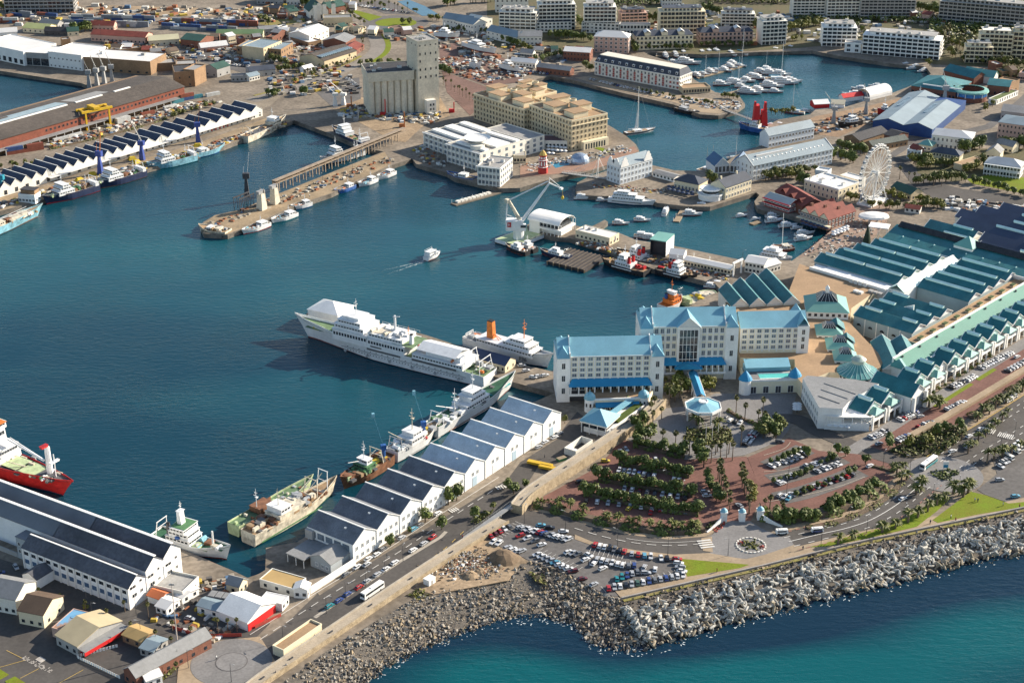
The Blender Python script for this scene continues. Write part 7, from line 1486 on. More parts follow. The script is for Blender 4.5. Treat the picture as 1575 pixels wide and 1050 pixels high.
def tug(lab,s,b,seed):return boat('tug_boat',lab,'tug',s,b,10,2.6,[('h',.3,.66,.72,.3,2.6,'white',1),('h',.42,.62,.55,2.9,2.4,'white',1),('h',.46,.58,.6,5.3,2.0,'white',1),('m',.5,7.2,6,'white'),('f',.36,.22,.9,.7,2.9,4,'red'),('f',.36,-.22,.9,.7,2.9,4,'red'),('d',.05,.28,.6,.2,6,['dkgreen','wood','red']),('d',.7,.9,.45,.4,4,['wood','yellow']),('y',9,1.2),('s',.25,.7,2.3,.5,'white')],hc='black',bc='black',dc='wood',group='harbour tugs with red funnels',seed=seed,br=1.7,fine=2.8,rail='black')
tug('black and white tug with twin red funnels lying outermost',(995,424),(924,405),70);tug('tug with red funnels rafted inside the outermost tug',(1006,410),(948,394),71);tug('tug with white bridge facing the mall end of the pier',(1012,419),(1073,434),72)
for lab,s,b,hc in[('small black hulled pilot boat at the corner of the crane barge',(812,393),(777,382),'black'),('white workboat wedged beside the crane barge',(824,389),(797,380),'black'),('black hulled launch with a red waterline beside the timber platform',(877,401),(830,390),'navy')]:
 boat('pilot_boat',lab,'boat',s,b,6,2,[('h',.3,.7,.75,.2,2.1,'white',1),('h',.4,.6,.5,2.3,1.8,'white',1),('m',.5,4,4,'white'),('d',.05,.3,.6,.2,4,['white','orange','grey']),('y',5,.9)],hc=hc,bc='boot',seed=len(lab))
boat('rescue_boat','orange superstructure workboat half hidden behind the hotel roof','boat',(1018,480),(1048,466),9,3,[('h',.3,.7,.8,.3,2.6,'orange',1),('h',.4,.62,.7,2.9,2.4,'orange',1),('h',.44,.58,.6,5.3,2,'white',1),('m',.5,7.3,7,'orange'),('f',.34,.2,.7,.7,3,3,'blue')],dc='orange',seed=80)
boat('barge','pale green flat barge by the tug berth','barge',(1052,470),(1099,452),11,1.8,[('d',.1,.9,.7,.2,12,['pgreen','white','grey','yellow']),('h',.05,.14,.6,.2,2,'pgreen',0)],hc='pgreen',bc='grey',dc='cream',bulw=.3,br=1.1,fine=6,seed=81,rail='pgreen')
A,B=p((778,379),0),p((845,352),0);d=B-A;r=tng('crane_barge','floating white crane barge with a long raised boom and red emblem','crane',(A.x,A.y,0),atan2(d.y,d.x));Lb=hypot(d.x,d.y)
MB().box(0,Lb,-9,9,-.8,2.6).mk('hull',bm('white'),r);MB().box(.4,Lb-.4,-8.6,8.6,2.6,2.66).mk('deck',bm('pgreen'),r);MB().box(-.1,Lb+.1,-9.1,9.1,-.8,.6).mk('boot_top',bm('black'),r)
ca=cos(-atan2(d.y,d.x));sa=sin(-atan2(d.y,d.x));lw=lambda x,y:(x*ca-y*sa,x*sa+y*ca)
bx,by=Lb*.26,-1
def LW(dx,dy,z):q=lw(dx,dy);return(bx+q[0],by+q[1],z)
MB().cyl((bx,by,2.6),(bx,by,9),3.4,n=14).mk('turntable',bm('white'),r)
ho=MB().box(-8,3,-3.4,3.4,8.5,15).mk('machinery_house',bm('white'),r,(bx,by,0),-atan2(d.y,d.x));MB().box(-7,-4.6,-3.5,-3.4,11,14.2).mk('emblem',bm('red'),ho);MB().box(-6.2,-5.9,-3.56,-3.5,11.6,13.6).box(-6.6,-5.3,-3.56,-3.5,12.5,12.8).mk('emblem_mark',bm('white'),ho)
MB().box(1,4.5,-3.8,-1.6,8.6,13).mk('cab',bm('white'),ho);MB().box(1.2,4.55,-3.85,-1.55,10.8,12.4).mk('cab_window',GL,ho)
mb=MB()
for s in(-1.6,1.6):mb.cyl(LW(2,s,14),LW(19,s*.3+2,38),.75,.5,n=8)
for i in range(7):t=i/7;mb.bar(LW(2+17*t,-1.6+1.2*t+.3*t*4,14+24*t),LW(2+17*t,1.6-1.2*t+2*t,14+24*t),.25)
mb.mk('boom',bm('white'),r)
MB().cyl(LW(1,0,14),LW(-6,0,27),1.3,.9,n=8).box(*[a for a in(LW(-7,0,0)[0]-1.2,LW(-7,0,0)[0]+1.2,LW(-7,0,0)[1]-1.2,LW(-7,0,0)[1]+1.2)],26,28.2).mk('back_mast',bm('cream'),r)
MB().cyl(LW(-7,0,27),LW(-8,0,12),.45,n=6).cyl(LW(-7.5,0,18),LW(-2,0,16),.3,n=6).mk('back_stay',bm('white'),r)
MB().cyl(LW(-6,0,27.5),LW(18,2,39),.4,n=6).mk('tie_bar',bm('white'),r)
MB().cyl(LW(18.5,2,38),LW(26,2,34.5),.6,.4,n=6).bar(LW(19,2,41),LW(25,2,36),.2).bar(LW(18.5,2,38),LW(19,2,41.5),.3).box(LW(26,2,0)[0]-1,LW(26,2,0)[0]+1,LW(26,2,0)[1]-1,LW(26,2,0)[1]+1,33.8,35).mk('fly_jib',bm('white'),r)
MB().cyl(LW(27,2,34),LW(27,2,30),.06,n=4).lathe([(.05,27),(.9,28),(.9,29),(.05,30)],8,LW(27,2,0)[0],LW(27,2,0)[1]).mk('hook_block',bm('yellow'),r)
MB().box(Lb*.75,Lb*.84,-8,-3,2.6,7.5).box(Lb*.84,Lb*.9,-7,-4,2.6,5).mk('deckhouse',bm('cream'),r)
for i in range(14):MB().box(Lb*.3+i*2.2,Lb*.3+i*2.2+1.2,-8.9,-8.2,2.6,3.6).mk('bollard',bm('cream'),r)
def yacht_proto(kind):
 if kind=='m':return boat('motor_yacht','x','yacht',(0,0),(14,0),4.3,1.4,[('h',.14,.66,.74,.1,1.4,'white',1),('h',.18,.5,.6,1.5,.9,'white',0),('m',.3,2.4,1.8,'white'),('q',.0,.12,.8,.1,'wood'),('s',.2,.7,1.1,.25,'dkgrey')],world=1,dc='white',bulw=.35,br=1.5,fine=2.0,seed=1)
 if kind=='b':return boat('motor_yacht','x','yacht',(0,0),(26,0),6.4,2.0,[('h',.12,.72,.8,.1,1.9,'white',1),('h',.16,.56,.66,2.0,1.7,'white',1),('h',.22,.42,.5,3.8,.8,'white',0),('m',.32,4.6,3,'white'),('q',.0,.1,.8,.1,'wood'),('s',.15,.8,1.4,.35,'dkgrey')],world=1,dc='white',bulw=.4,br=1.6,fine=1.9,seed=2)
 r=boat('sailing_yacht','x','yacht',(0,0),(13,0),3.8,1.1,[('h',.25,.6,.55,.1,.7,'white',1),('q',.04,.24,.6,.1,'wood')],world=1,dc='white',bulw=.2,br=1.4,fine=1.8,seed=3)
 MB().cyl((7.4,0,1),(7.4,0,18),.12,.08,n=6).bar((7.4,-1,9),(7.4,1,9),.05).mk('mast',bm('white'),r);MB().cyl((7.3,0,2.6),(1.8,0,2.5),.14,n=6).cyl((7.2,0,2.85),(2,0,2.7),.25,n=6).mk('boom',bm('lblue'),r)
 mb=MB()
 for q in((13,0,1.4),(.2,0,1.2),(7.2,1.8,1.2),(7.2,-1.8,1.2)):mb.cyl((7.4,0,17.8),q,.03,n=3)
 mb.mk('rigging',bm('grey'),r);return r
YP={k:yacht_proto(k)for k in 'mbs'};YU={k:0 for k in 'mbs'};YL={'m':14,'b':26,'s':13}
WATER_Z=0
def yacht(k,u,v,head,sc=1.0,label='',name=None):
 q=p((u,v),0);a=rad(head);l=YL[k]*sc;loc=(q.x-cos(a)*l/2,q.y-sin(a)*l/2,0)
 if not YU[k]:YU[k]=1;o=YP[k];o.location=loc;o.rotation_euler=(0,0,a);o.scale=(sc,)*3;o['label']=label
 else:o=copy_tree(YP[k],loc,a,sc,label)
 o['group']='yachts in the basins';return o
mar=lambda x,y:(1020+x/7.16,60+y/7.16)
rowA=[('m',30,205),('m',140,195),('m',235,185),('m',440,180),('m',520,172),('b',605,172),('m',760,185)]
for i,(k,x,y)in EN(rowA):yacht(k,*mar(x,y),-80+i*3,1.0 if k=='m' else.7,f"white motor yacht on the far quay, {nth(i+1)} counting from the red hotel's side")
yacht('s',*mar(865,175),-55,1.3,'largest sloop on the far quay before the round fronted tower')
for i,(k,x,y,h)in EN([('m',130,275,-25),('b',275,275,-12)]):yacht(k,*mar(x,y),h,.9,('small','long')[i]+' white yacht lying across behind the red hotel roof')
rowB=[('m',385,418),('s',455,390),('m',535,375),('s',600,352),('m',690,355),('m',755,318),('m',780,285),('s',855,300)]
for i,(k,x,y)in EN(rowB):yacht(k,*mar(x,y),-42,.95,f"{'sloop' if k == 's' else 'motor yacht'} on the inner pontoon, {nth(i+1)} from the red hotel")
grC=[('m',650,512,-10,1.1),('b',800,492,5,.75),('s',815,470,5,1.2),('m',935,470,-30,1),('m',1050,440,-25,1.1),('b',955,600,-22,.8),('m',1065,580,-30,1.1),('b',1200,530,-15,.8),('m',1245,590,-15,.9),('b',1350,495,-8,.9),('s',1275,470,-10,1.9),('m',1090,372,-15,1),('b',1200,392,-20,.7),('m',1310,405,-20,1.2),('b',1420,475,-5,.7),('s',1120,360,-10,1.0),('m',1160,350,-20,1),('m',1000,420,-25,.9),('m',870,535,-15,.9)]
for i,(k,x,y,h,s)in EN(grC):yacht(k,*mar(x,y),h,s,f"{'sloop with a tall mast' if k == 's' else ('big motor yacht' if k == 'b' else 'small motor yacht')} clustered on the middle pontoon, {nth(i+1)} outward from the spit")
for i,(k,x,y,h,s)in EN([('m',1425,122,-40,.9),('m',1262,142,-30,.9)]):yacht(k,*mar(x,y),h,s,('yacht by the pool terrace steps','yacht left of the pool terrace steps')[i])
for i,(x,y,s)in EN([(840,405,.55),(900,418,.6),(955,435,.5)]):yacht('b',1175+x/3.9325,y/3.9325,-160+i*8,s,('white','middle white','last white')[i]+' motor yacht at the aquarium end of the marina')
boat('superyacht','long white superyacht moored stern to the pierhead terrace','yacht',(936,310),(1009,317),7,2.6,[('h',.1,.78,.88,.1,2.2,'white',1),('h',.12,.62,.76,2.3,2.0,'white',1),('h',.2,.46,.6,4.3,1.6,'white',1),('m',.33,6,3,'white'),('s',.1,.75,1.7,.5,'dkgrey')],dc='white',bulw=.4,br=1.5,bc='navy')
for i,(k,u,v,h,s,l)in EN([('b',899,306,0,.55,'short white yacht at the round pierhead corner'),('m',926,309,0,.6,'little tender beside the superyacht stern'),('b',1073,319,170,.55,'white yacht under the cream tavern'),('m',1065,331,-8,.95,'low white speedboat off the terrace pontoon'),('b',1024,327,75,.6,'white catamaran cruiser at the terrace pontoon'),('b',1238,361,20,.55,'covered tour boat at the market quay'),('m',1236,369,20,.9,'wooden decked tour boat beside the covered one'),('m',1191,341,15,.9,'orange striped launch off the restaurant steps'),('m',1212,349,10,.9,'dark shaded launch by the restaurant terrace'),('m',1226,352,15,.6,'small blue covered launch'),('m',1190,334,5,.8,'launch tied below the red awning'),('m',1141,333,20,.6,'moored dinghy in the restaurant inlet'),('m',1163,338,20,.5,'yellow raft by the restaurant inlet'),('s',1130,244,10,.9,'sloop beside the second hotel wing'),('b',1180,196,170,.5,'motor cruiser at the red crane tower quay'),('m',1195,194,150,.8,'small cruiser beside the motor cruiser'),('s',1221,174,160,1.3,'tall masted sloop off the race tents'),('m',1235,172,160,.7,'white launch beside the race tents'),('m',1320,138,170,.9,'white launch at the tunnel tent'),('m',1345,134,170,.8,'second launch at the tunnel tent'),('m',1310,148,170,1.2,'launch behind the red race tent'),('m',988,340,-10,.8,'cabin boat behind the boat office'),('m',955,345,-10,.8,'day boat beside the boat office'),('m',992,366,-12,1,'cabin cruiser behind the stage'),('m',1004,368,-12,.9,'second cabin cruiser behind the stage'),('m',1108,440,-20,.8,'grey inflatable at the pier root'),('m',1097,443,-20,.8,'dark inflatable at the pier root'),('m',1118,436,-20,.8,'pale inflatable at the pier root')]):yacht(k,u,v,h,s,l)
r=boat('sailing_yacht','big dark hulled sailing yacht with a very tall mast off the sandstone office','yacht',(961,208),(1008,201),6.4,1.8,[('h',.3,.55,.6,.1,1,'white',1),('q',.1,.9,.6,.1,'wood')],hc='dkgrey',bc='white',dc='white',bulw=.3,br=1.4)
MB().cyl((11,0,2),(11,0,36),.3,.16,n=8).bar((11,-2,14),(11,2,14),.1).bar((11,-1.6,24),(11,1.6,24),.1).mk('mast',bm('white'),r);MB().cyl((10.8,0,4.4),(3,0,4.2),.3,n=6).mk('boom',bm('white'),r);MB().add([(10.6,0,5),(8.4,0,4.8),(10.9,0,20)],[(0,1,2)]).box(8.6,10.6,-.2,.2,4.6,6).mk('furled_sail',bm('white'),r)
mb=MB()
for q in((22,0,2.3),(.5,0,2),(10.5,3,2),(10.5,-3,2)):mb.cyl((11,0,35.5),q,.05,n=3)
mb.mk('rigging',bm('grey'),r)
r=boat('catamaran','dark red sailing catamaran with a tall white mast at the market quay','yacht',(1219,383),(1186,386),9,1.6,[('q',.1,.9,.8,.2,'wood'),('h',.2,.5,.5,.2,1.4,'cream',1),('d',.1,.7,.8,.3,8,['rust','white','grey'])],hc='boot',bc='dkgrey',dc='wood',bulw=.5,fine=5)
MB().cyl((7,0,1.6),(7.6,0,24),.22,.14,n=6).mk('mast',bm('white'),r);MB().cyl((7,0,3),(1,1,3.4),.4,n=6).mk('furled_sail',bm('white'),r)
boat('ferry','white twin deck cruise boat squeezed beside the pier root house','boat',(1170,396),(1218,405),8,2.2,[('h',.08,.8,.86,.2,2.2,'white',1),('h',.12,.66,.76,2.4,2,'white',1),('h',.3,.55,.5,4.4,1.5,'white',0),('m',.4,5.8,3,'white')],dc='white',bc='teal')
boat('tug_boat','bright blue museum tug beside the red crane tower','boat',(3,1500,808),(3,1318,775),8,3,[('h',.3,.62,.7,.3,2.4,'white',1),('h',.4,.55,.5,2.7,2,'white',1),('f',.34,0,.8,.8,2.7,3,'wood'),('m',.75,.5,9,'white'),('d',.05,.28,.6,.3,5,['wood','white'])],hc='blue',bc='blue',dc='wood',seed=90)
boat('workboat','black hulled workboat moored at the tip of the red hotel spit','boat',(3,945,668),(3,1085,702),7,2,[('h',.2,.5,.7,.2,2,'grey',1),('d',.5,.9,.6,.2,6,['grey','wood','white']),('m',.3,2.2,5,'white')],hc='black',bc='black',seed=91)
r=boat('schooner','white schooner with two masts behind the market gables','yacht',(3,1080,1045),(3,1190,1012),6,1.6,[('h',.3,.6,.5,.1,1,'white',1)],bc='black',bulw=.4)
for x in(8,14):MB().cyl((x,0,1.6),(x,0,17),.16,.1,n=6).bar((x,-1.2,11),(x,1.2,11),.06).mk('mast',bm('cream'),r)
boat('fishing_boat','red fire tender moored at the canal mouth','boat',(3,-20,520),(3,98,515),6,2,SB,hc='red',bc='red',seed=92)
for lab,s,b,z,hc,bc,B in[('white motor ship hauled out behind the elevator tower',(2,1060,250),(2,1210,262),5,'white','boot',9),('white hull with red bottom propped on the slipway',(2,1238,318),(2,1432,372),6,'white','boot',9),('small white launch propped on the red slipway',(2,1270,430),(2,1340,440),4,'white','white',4),('dark hull propped at the slipway edge',(2,1455,440),(2,1570,470),4.5,'white','navy',6),('black tug in the dry dock',(4,580,775),(4,440,800),3,'black','black',7),('small red lightvessel hull by the dry dock',(4,752,715),(4,680,722),3.5,'red','red',6),('grey trawler hauled out beside the blue boat shed',(4,985,655),(4,850,672),4.5,'grey','boot',8)]:
 r=boat('hauled_out_ship',lab,'ship',s,b,B,3.2,[('h',.2,.6,.75,.3,2.2,'white',1),('h',.3,.5,.6,2.5,2,'white',1),('m',.4,4.5,7,'white'),('d',.6,.9,.6,.3,5,['grey','white','wood'])],hc=hc,bc=bc,wz=z,seed=len(lab))
 for i in range(4):MB().box(2+i*4.5,2.6+i*4.5,-B*.4,-B*.3,-z+3-.1,-.2).box(2+i*4.5,2.6+i*4.5,B*.3,B*.4,-z+3-.1,-.2).mk('prop',WOOD,r)
def pontoon(lab,a,b,w_,m=None):
 fr_=frame(a,b);r=tng('pontoon',lab,'pontoon',(fr_[0].x,fr_[0].y,0),fr_[1]);L=fr_[2]
 MB().box(0,L,-w_/2,w_/2,-.3,.7).mk('deck',m or TAN,r)
 for i in range(max(2,int(L/9))):MB().cyl((i*9+1,w_/2+.2,-1),(i*9+1,w_/2+.2,2.4),.22,n=6).mk('pile',WSTEEL,r)
pontoon('long tan pontoon across the middle of the marina',mar(600,600),mar(1130,470),5);pontoon('narrow pontoon along the inner yacht row',mar(380,400),mar(880,270),2.4);pontoon('pontoon along the far marina quay',mar(-80,160),mar(1400,95),3)
pontoon('concrete pontoon with pale blocks below the white office',(6,1170,232),(6,1470,148),6,CONC);pontoon('terrace pontoon with two white cruisers',(7,945,335),(7,990,262),4);pontoon('short pontoon in the restaurant inlet',(7,1400,350),(7,1450,335),4,WOOD)
fr_=frame((6,1180,225),(6,1465,146));r=tng('breakwater_block','row of pale concrete blocks on the office pontoon','block',(fr_[0].x,fr_[0].y,.7),fr_[1])
for i in range(9):MB().box(1+i*3.3,3.6+i*3.3,-1.5,1.2,0,1.2).mk('segment',OFFW,r)
# trees, palms, hedges
LFD=leafmat('evergreen_leaf',(.024,.038,.009),(.135,.165,.036))
LFO=leafmat('olive_leaf',(.03,.04,.012),(.15,.155,.035))
LFP=leafmat('palm_leaf',(.030,.038,.012),(.130,.125,.038))
LFY=leafmat('yellow_green_leaf',(.05,.06,.012),(.20,.19,.03))
LFR=leafmat('red_flower',(.20,.02,.015),(.42,.05,.03))
BARK=mat('tree_bark',(.12,.085,.055),.95,.3,.6);PBARK=mat('palm_bark',(.17,.125,.085),.95,.3,.8)
def leafq(mb,c,n,s,rr,asp=1.0,mi=0):
 n=Vector(n);n.normalize();u=n.orthogonal().normalized();w_=n.cross(u);a=rr.uniform(0,6.3);U=(u*cos(a)+w_*sin(a))*s;W_=(w_*cos(a)-u*sin(a))*s*asp
 mb.add([c-U*.9-W_*.25,c-W_*.8+U*.2,c+U-W_*.1,c+W_*.85],[(0,1,2,3)],mi)
def crown(seed,lobes,n,s,flat=1.0):
 rr=random.Random(seed);mb=MB();L_=[]
 for i in range(lobes):
  a=rr.uniform(0,6.3);r_=rr.uniform(.3,1.55)if i else 0;L_.append((Vector((r_*cos(a),r_*sin(a),rr.uniform(2.9,5.0)*flat)),rr.uniform(1.0,1.75)))
 for i in range(n):
  c,r_=rr.choice(L_);d=Vector((rr.gauss(0,1),rr.gauss(0,1),rr.gauss(0.25,.8))).normalized();q=c+d*r_*rr.uniform(.72,1.08);q.z=max(1.2,q.z)
  leafq(mb,q,d+Vector((rr.uniform(-.6,.6),rr.uniform(-.6,.6),rr.uniform(-.2,.8))),s*rr.uniform(.6,1.3),rr)
 return mb,L_
def tree_proto(name,seed,mat_,lobes=7,n=330,s=.52):
 r=tng(name,'x','tree');mb,L_=crown(seed,lobes,n,s)
 t=MB().cyl((0,0,-.3),(.1,0,2.2),.26,.18,n=7)
 for c,_ in L_[:5]:t.cyl((.1,0,2.0),(c.x*.8,c.y*.8,c.z-.2),.13,.05,n=5)
 t.mk('trunk',BARK,r);mb.mk('crown',mat_,r);return r
def fan_palm(seed,h,mat_=None):
 rr=random.Random(seed);r=tng('fan_palm','x','palm tree');lean=rr.uniform(-.35,.35)
 MB().cyl((0,0,-.3),(lean*.4,0,h*.5),.30,.22,n=7).cyl((lean*.4,0,h*.5),(lean,0,h),.22,.18,n=7).mk('trunk',PBARK,r)
 mb=MB();top=Vector((lean,0,h))
 for i in range(46):
  a=rr.uniform(0,6.3);e=rr.uniform(-.9,1.35);d=Vector((cos(a)*cos(e),sin(a)*cos(e),sin(e)));q=top+d*rr.uniform(.8,1.25)
  t=Vector((-sin(a),cos(a),0));up=d.cross(t)
  w_=rr.uniform(.45,.7);mb.add([top+d*.3,q-t*w_+up*.05,q+d*.55-Vector((0,0,.25)),q+t*w_+up*.05],[(0,1,2,3)])
 for i in range(14):
  a=rr.uniform(0,6.3);mb.add([top+Vector((cos(a)*.25,sin(a)*.25,-.1)),top+Vector((cos(a+.5)*.5,sin(a+.5)*.5,-1.3)),top+Vector((cos(a)*.35,sin(a)*.35,-1.9)),top+Vector((cos(a-.5)*.5,sin(a-.5)*.5,-1.2))],[(0,1,2,3)],1)
 mb.mk('crown',[mat_ or LFP,PBARK],r);return r
def date_palm(seed,h):
 rr=random.Random(seed);r=tng('date_palm','x','palm tree');MB().cyl((0,0,-.3),(0,0,h),.34,.27,n=7).mk('trunk',PBARK,r);mb=MB()
 for i in range(34):
  a=rr.uniform(0,6.3);e=rr.uniform(-.1,1.2);L_=rr.uniform(1.9,2.6);pts=[]
  for k in range(5):
   t=k/4*L_;pts.append(Vector((cos(a)*t*cos(e),sin(a)*t*cos(e),h+t*sin(e)-.22*t*t)))
  tn=Vector((-sin(a),cos(a),0))
  for k in range(4):
   w0,w1=.32*(1-abs(k/4-.4)),.32*(1-abs((k+1)/4-.4))*(0 if k==3 else 1);z=Vector((0,0,-.1))
   mb.add([pts[k]-tn*w0+z,pts[k],pts[k+1],pts[k+1]-tn*w1+z],[(0,1,2,3)]);mb.add([pts[k],pts[k]+tn*w0+z,pts[k+1]+tn*w1+z,pts[k+1]],[(0,1,2,3)])
 mb.mk('crown',LFO,r);return r
PROTO={'e':[tree_proto('evergreen_tree',s,LFD)for s in(1,2,3)],'o':[tree_proto('broadleaf_tree',s,LFO)for s in(5,6,7)],'y':[tree_proto('broadleaf_tree',s,LFY,6,260)for s in(9,10)],'p':[fan_palm(s,h)for s,h in((11,8.5),(12,9.5),(13,7.5))],'d':[date_palm(s,h)for s,h in((15,2.6),(16,3.4))],'s':[tree_proto('shrub',s,m,5,150,.6)for s,m in((20,LFD),(21,LFO),(22,LFY))]}
CAT={'e':'tree','o':'tree','y':'tree','p':'palm tree','d':'palm tree','s':'shrub'}
for k,v in PROTO.items():
 for o in v:o['category']=CAT[k];o['used']=0
def plant(k,q,s,label,group=None,z=GZ):
 src=R.choice(PROTO[k]);w_=p(q)if not isinstance(q,Vector)else q;loc=(w_.x,w_.y,z);rz=RU(0,6.28);sc=(s*RU(.88,1.12),s*RU(.88,1.12),s*RU(.85,1.15))
 if not src['used']:
  src['used']=1;src.location=loc;src.rotation_euler=(0,0,rz);src.scale=sc;src['label']=label;o=src
 else:o=copy_tree(src,loc,rz,sc,label)
 if group:o['group']=group
 return o
KN={'e':'dark evergreen tree','o':'olive green tree','y':'yellow green tree','p':'slim fan palm','d':'short date palm','s':'low shrub'}
def trow(k,a,b,n,s,where,jit=.6,bow=0,word=None):
 A,B=p(a),p(b);d=B-A;nn=Vector((-d.y,d.x,0)).normalized()
 for i in range(n):
  t=(i+.5)/n;q=A+d*t+nn*(bow*4*t*(1-t)+RU(-jit,jit))+d.normalized()*RU(-jit,jit)
  kk=R.choice(k)if len(k)>1 else k
  plant(kk,q,s*RU(.85,1.15),f"{word or KN[kk]}, {nth(i+1)} of the {where}" if n>1 else f"{word or KN[kk]} {where}",where)
def hedge(label,pts,w_,h,m,dens=7,s=.5,smooth=1,z0=0):
 line=[p(q)if not isinstance(q,Vector)else q for q in pts]
 if smooth and len(line)>2:line=smooth_line(line,5)
 o_=line[0];r=tng('hedge',label,'hedge',(o_.x,o_.y,GZ));rr=random.Random(len(label));mb=MB();core=MB()
 for i in range(len(line)-1):
  a,b=Vector(line[i][:2]),Vector(line[i+1][:2]);d=b-a;l=d.length
  if l<1e-3:continue
  d/=l;nn=Vector((-d.y,d.x))
  c0,c1=a-Vector(o_[:2]),b-Vector(o_[:2]);wi=w_*.36
  core.add([(*(c0-nn*wi),-.1),(*(c1-nn*wi),-.1),(*(c1+nn*wi),-.1),(*(c0+nn*wi),-.1),(*(c0-nn*wi*.7),h*.7),(*(c1-nn*wi*.7),h*.7),(*(c1+nn*wi*.7),h*.7),(*(c0+nn*wi*.7),h*.7)],[(0,1,5,4),(2,3,7,6),(4,5,6,7),(1,2,6,5),(3,0,4,7)])
  for k in range(int(l*dens*(w_+2*h)/4)):
   t=rr.random();th=rr.uniform(-.1,pi+.1);bump=.8+.35*sin(i*1.7+t*2)+rr.uniform(-.12,.12);y=cos(th)*w_/2*bump;z=max(.05,sin(th)*h*bump)
   q=c0+d*l*t+nn*y;leafq(mb,Vector((q.x,q.y,z+z0)),(nn.x*cos(th)+rr.uniform(-.5,.5),nn.y*cos(th)+rr.uniform(-.5,.5),sin(th)+rr.uniform(-.3,.5)),s*rr.uniform(.6,1.3),rr)
 mb.mk('foliage',m,r);core.mk('stems',BARK if m is not LFR else m,r);return r
def bed(label,pts,h,m,dens=1.6,s=.6,world=0):
 """a planted area: leaves scattered over a polygon"""
 q=[Vector(t)if world else p(t)for t in pts];c=sum((Vector(t[:2])for t in q),Vector((0,0)))/len(q);r=tng('planting',label,'planting',(c.x,c.y,GZ));rr=random.Random(len(label)*3);mb=MB()
 xs,ys=[t[0]for t in q],[t[1]for t in q]
 def inside(x,y):
  ok=0;j=len(q)-1
  for i in range(len(q)):
   if(q[i][1]>y)!=(q[j][1]>y)and x<(q[j][0]-q[i][0])*(y-q[i][1])/(q[j][1]-q[i][1])+q[i][0]:ok=not ok
   j=i
  return ok
 A=(max(xs)-min(xs))*(max(ys)-min(ys));ph=[rr.uniform(0,6)for _ in range(4)]
 for k in range(int(A*dens)):
  x,y=rr.uniform(min(xs),max(xs)),rr.uniform(min(ys),max(ys))
  if not inside(x,y):continue
  hh=h*(.55+.3*sin(x*.7+ph[0])*cos(y*.6+ph[1])+.25*sin(x*1.9+ph[2]+y));z=max(.1,hh*rr.uniform(.5,1.1))
  leafq(mb,Vector((x-c.x,y-c.y,z)),(rr.uniform(-.7,.7),rr.uniform(-.7,.7),rr.uniform(.3,1)),s*rr.uniform(.6,1.3),rr)
 mb.mk('foliage',m,r);MB().prism([(t[0]-c.x,t[1]-c.y)for t in q],-.1,.12).mk('soil',mat('planting_soil',(0,0,0)),r);return r
for k,(pts,n,s)in EN([([(14,690,140),(14,800,165),(14,990,210)],11,.95),([(14,600,245),(14,800,285),(14,1025,325)],15,.95),([(14,480,345),(14,700,385),(14,1045,440)],18,.9),([(14,390,430),(14,560,470),(14,800,520),(14,1080,555)],22,.9)]):
 ln_=resample([Vector((q.x,q.y,GZ))for q in smooth_line([p(q)for q in pts],6)for q in[Vector((q.x,q.y,GZ))]],n)
 for i,q in EN(ln_):plant('e',q+Vector((RU(-.5,.5),RU(-.5,.5),0)),s*RU(.85,1.15)*(1.3 if i in(0,n-1)else 1.0),f"round car park tree, {nth(i+1)} from the wall side in the {('innermost','second','third','outermost')[k]} crescent",'trees of the crescent car park')
for i,q in EN([(14,690,60),(14,720,100),(14,760,110),(14,790,95),(14,740,30)]):plant('e',q,1.3,f"large dark tree, {nth(i+1)} of the clump beside the promenade wall",'trees beside the promenade wall')
for i,q in EN([(14,1080,190),(14,1090,240),(14,1110,270),(14,1065,215)]):plant('e',q,1.35,f"large tree, {nth(i+1)} of the clump at the head of the crescents")
trow('e',(14,1120,340),(14,1215,500),8,.95,'line between the crescents and the drive',1)
hedge('dark clipped hedge along the seaward side of the brick car park',[(14,90,500),(14,250,540),(14,420,585),(14,640,635),(14,900,665),(14,1110,650)],6.5,2.4,LFD,9,.6)
trow('d',(14,200,500),(14,420,560),3,1.35,'palms in the hedge corner by the wall');trow('d',(14,500,590),(14,1080,650),9,1.35,'palms standing in the seaward hedge',.6,-3)
bed('olive shrubs filling the corner under the promenade wall',[(14,80,470),(14,200,470),(14,260,540),(14,100,520)],2.6,LFO);bed('red flower bed inside the white gate wall',[(14,1160,650),(14,1240,600),(14,1235,630),(14,1180,670)],.8,LFR,4,.4);bed('green bed above the red flowers',[(14,1110,640),(14,1150,600),(14,1210,605),(14,1150,645)],1.2,LFO,3)
for k,pts in EN([[(690,145),(800,170),(990,215)],[(600,250),(800,290),(1025,330)],[(480,350),(700,390),(1045,445)],[(390,435),(560,475),(800,525),(1080,560)]]):hedge(f"low hedge under the trees of the {('innermost','second','third','outermost')[k]} crescent",[(14,x,y)for x,y in pts],3.6,2.6,LFD,7,.6)
trow('p',(14,1190,330),(14,1270,540),9,1.0,'palms on the crescent side of the drive');trow('p',(14,1330,330),(14,1395,560),9,1.0,'palms on the fan car park side of the drive');trow('p',(14,1160,160),(14,1290,250),5,1.0,'palms at the top of the drive',2)
trow('y',(14,1350,350),(14,1420,480),6,.8,'low trees under the drive palms',1.5,word='yellow green tree')
for i,q in EN([(10,860,940),(10,938,945),(10,1022,985),(10,1155,1030),(10,1262,975),(10,1335,930)]):plant('p',q,.95,f"fan palm, {nth(i+1)} round the forecourt turning circle counting from the wall",'palms round the forecourt circle')
for i,q in EN([(10,1070,800),(10,1195,830)]):plant('d',q,2.0,('large date palm at the wall side of the drop-off','large date palm at the mall side of the drop-off')[i])
for i,q in EN([(10,1305,730),(10,1358,780),(10,1438,790),(10,1475,820),(10,1465,760)]):plant('p',q,.95,f"fan palm, {nth(i+1)} along the curved white forecourt wall",'palms along the forecourt wall')
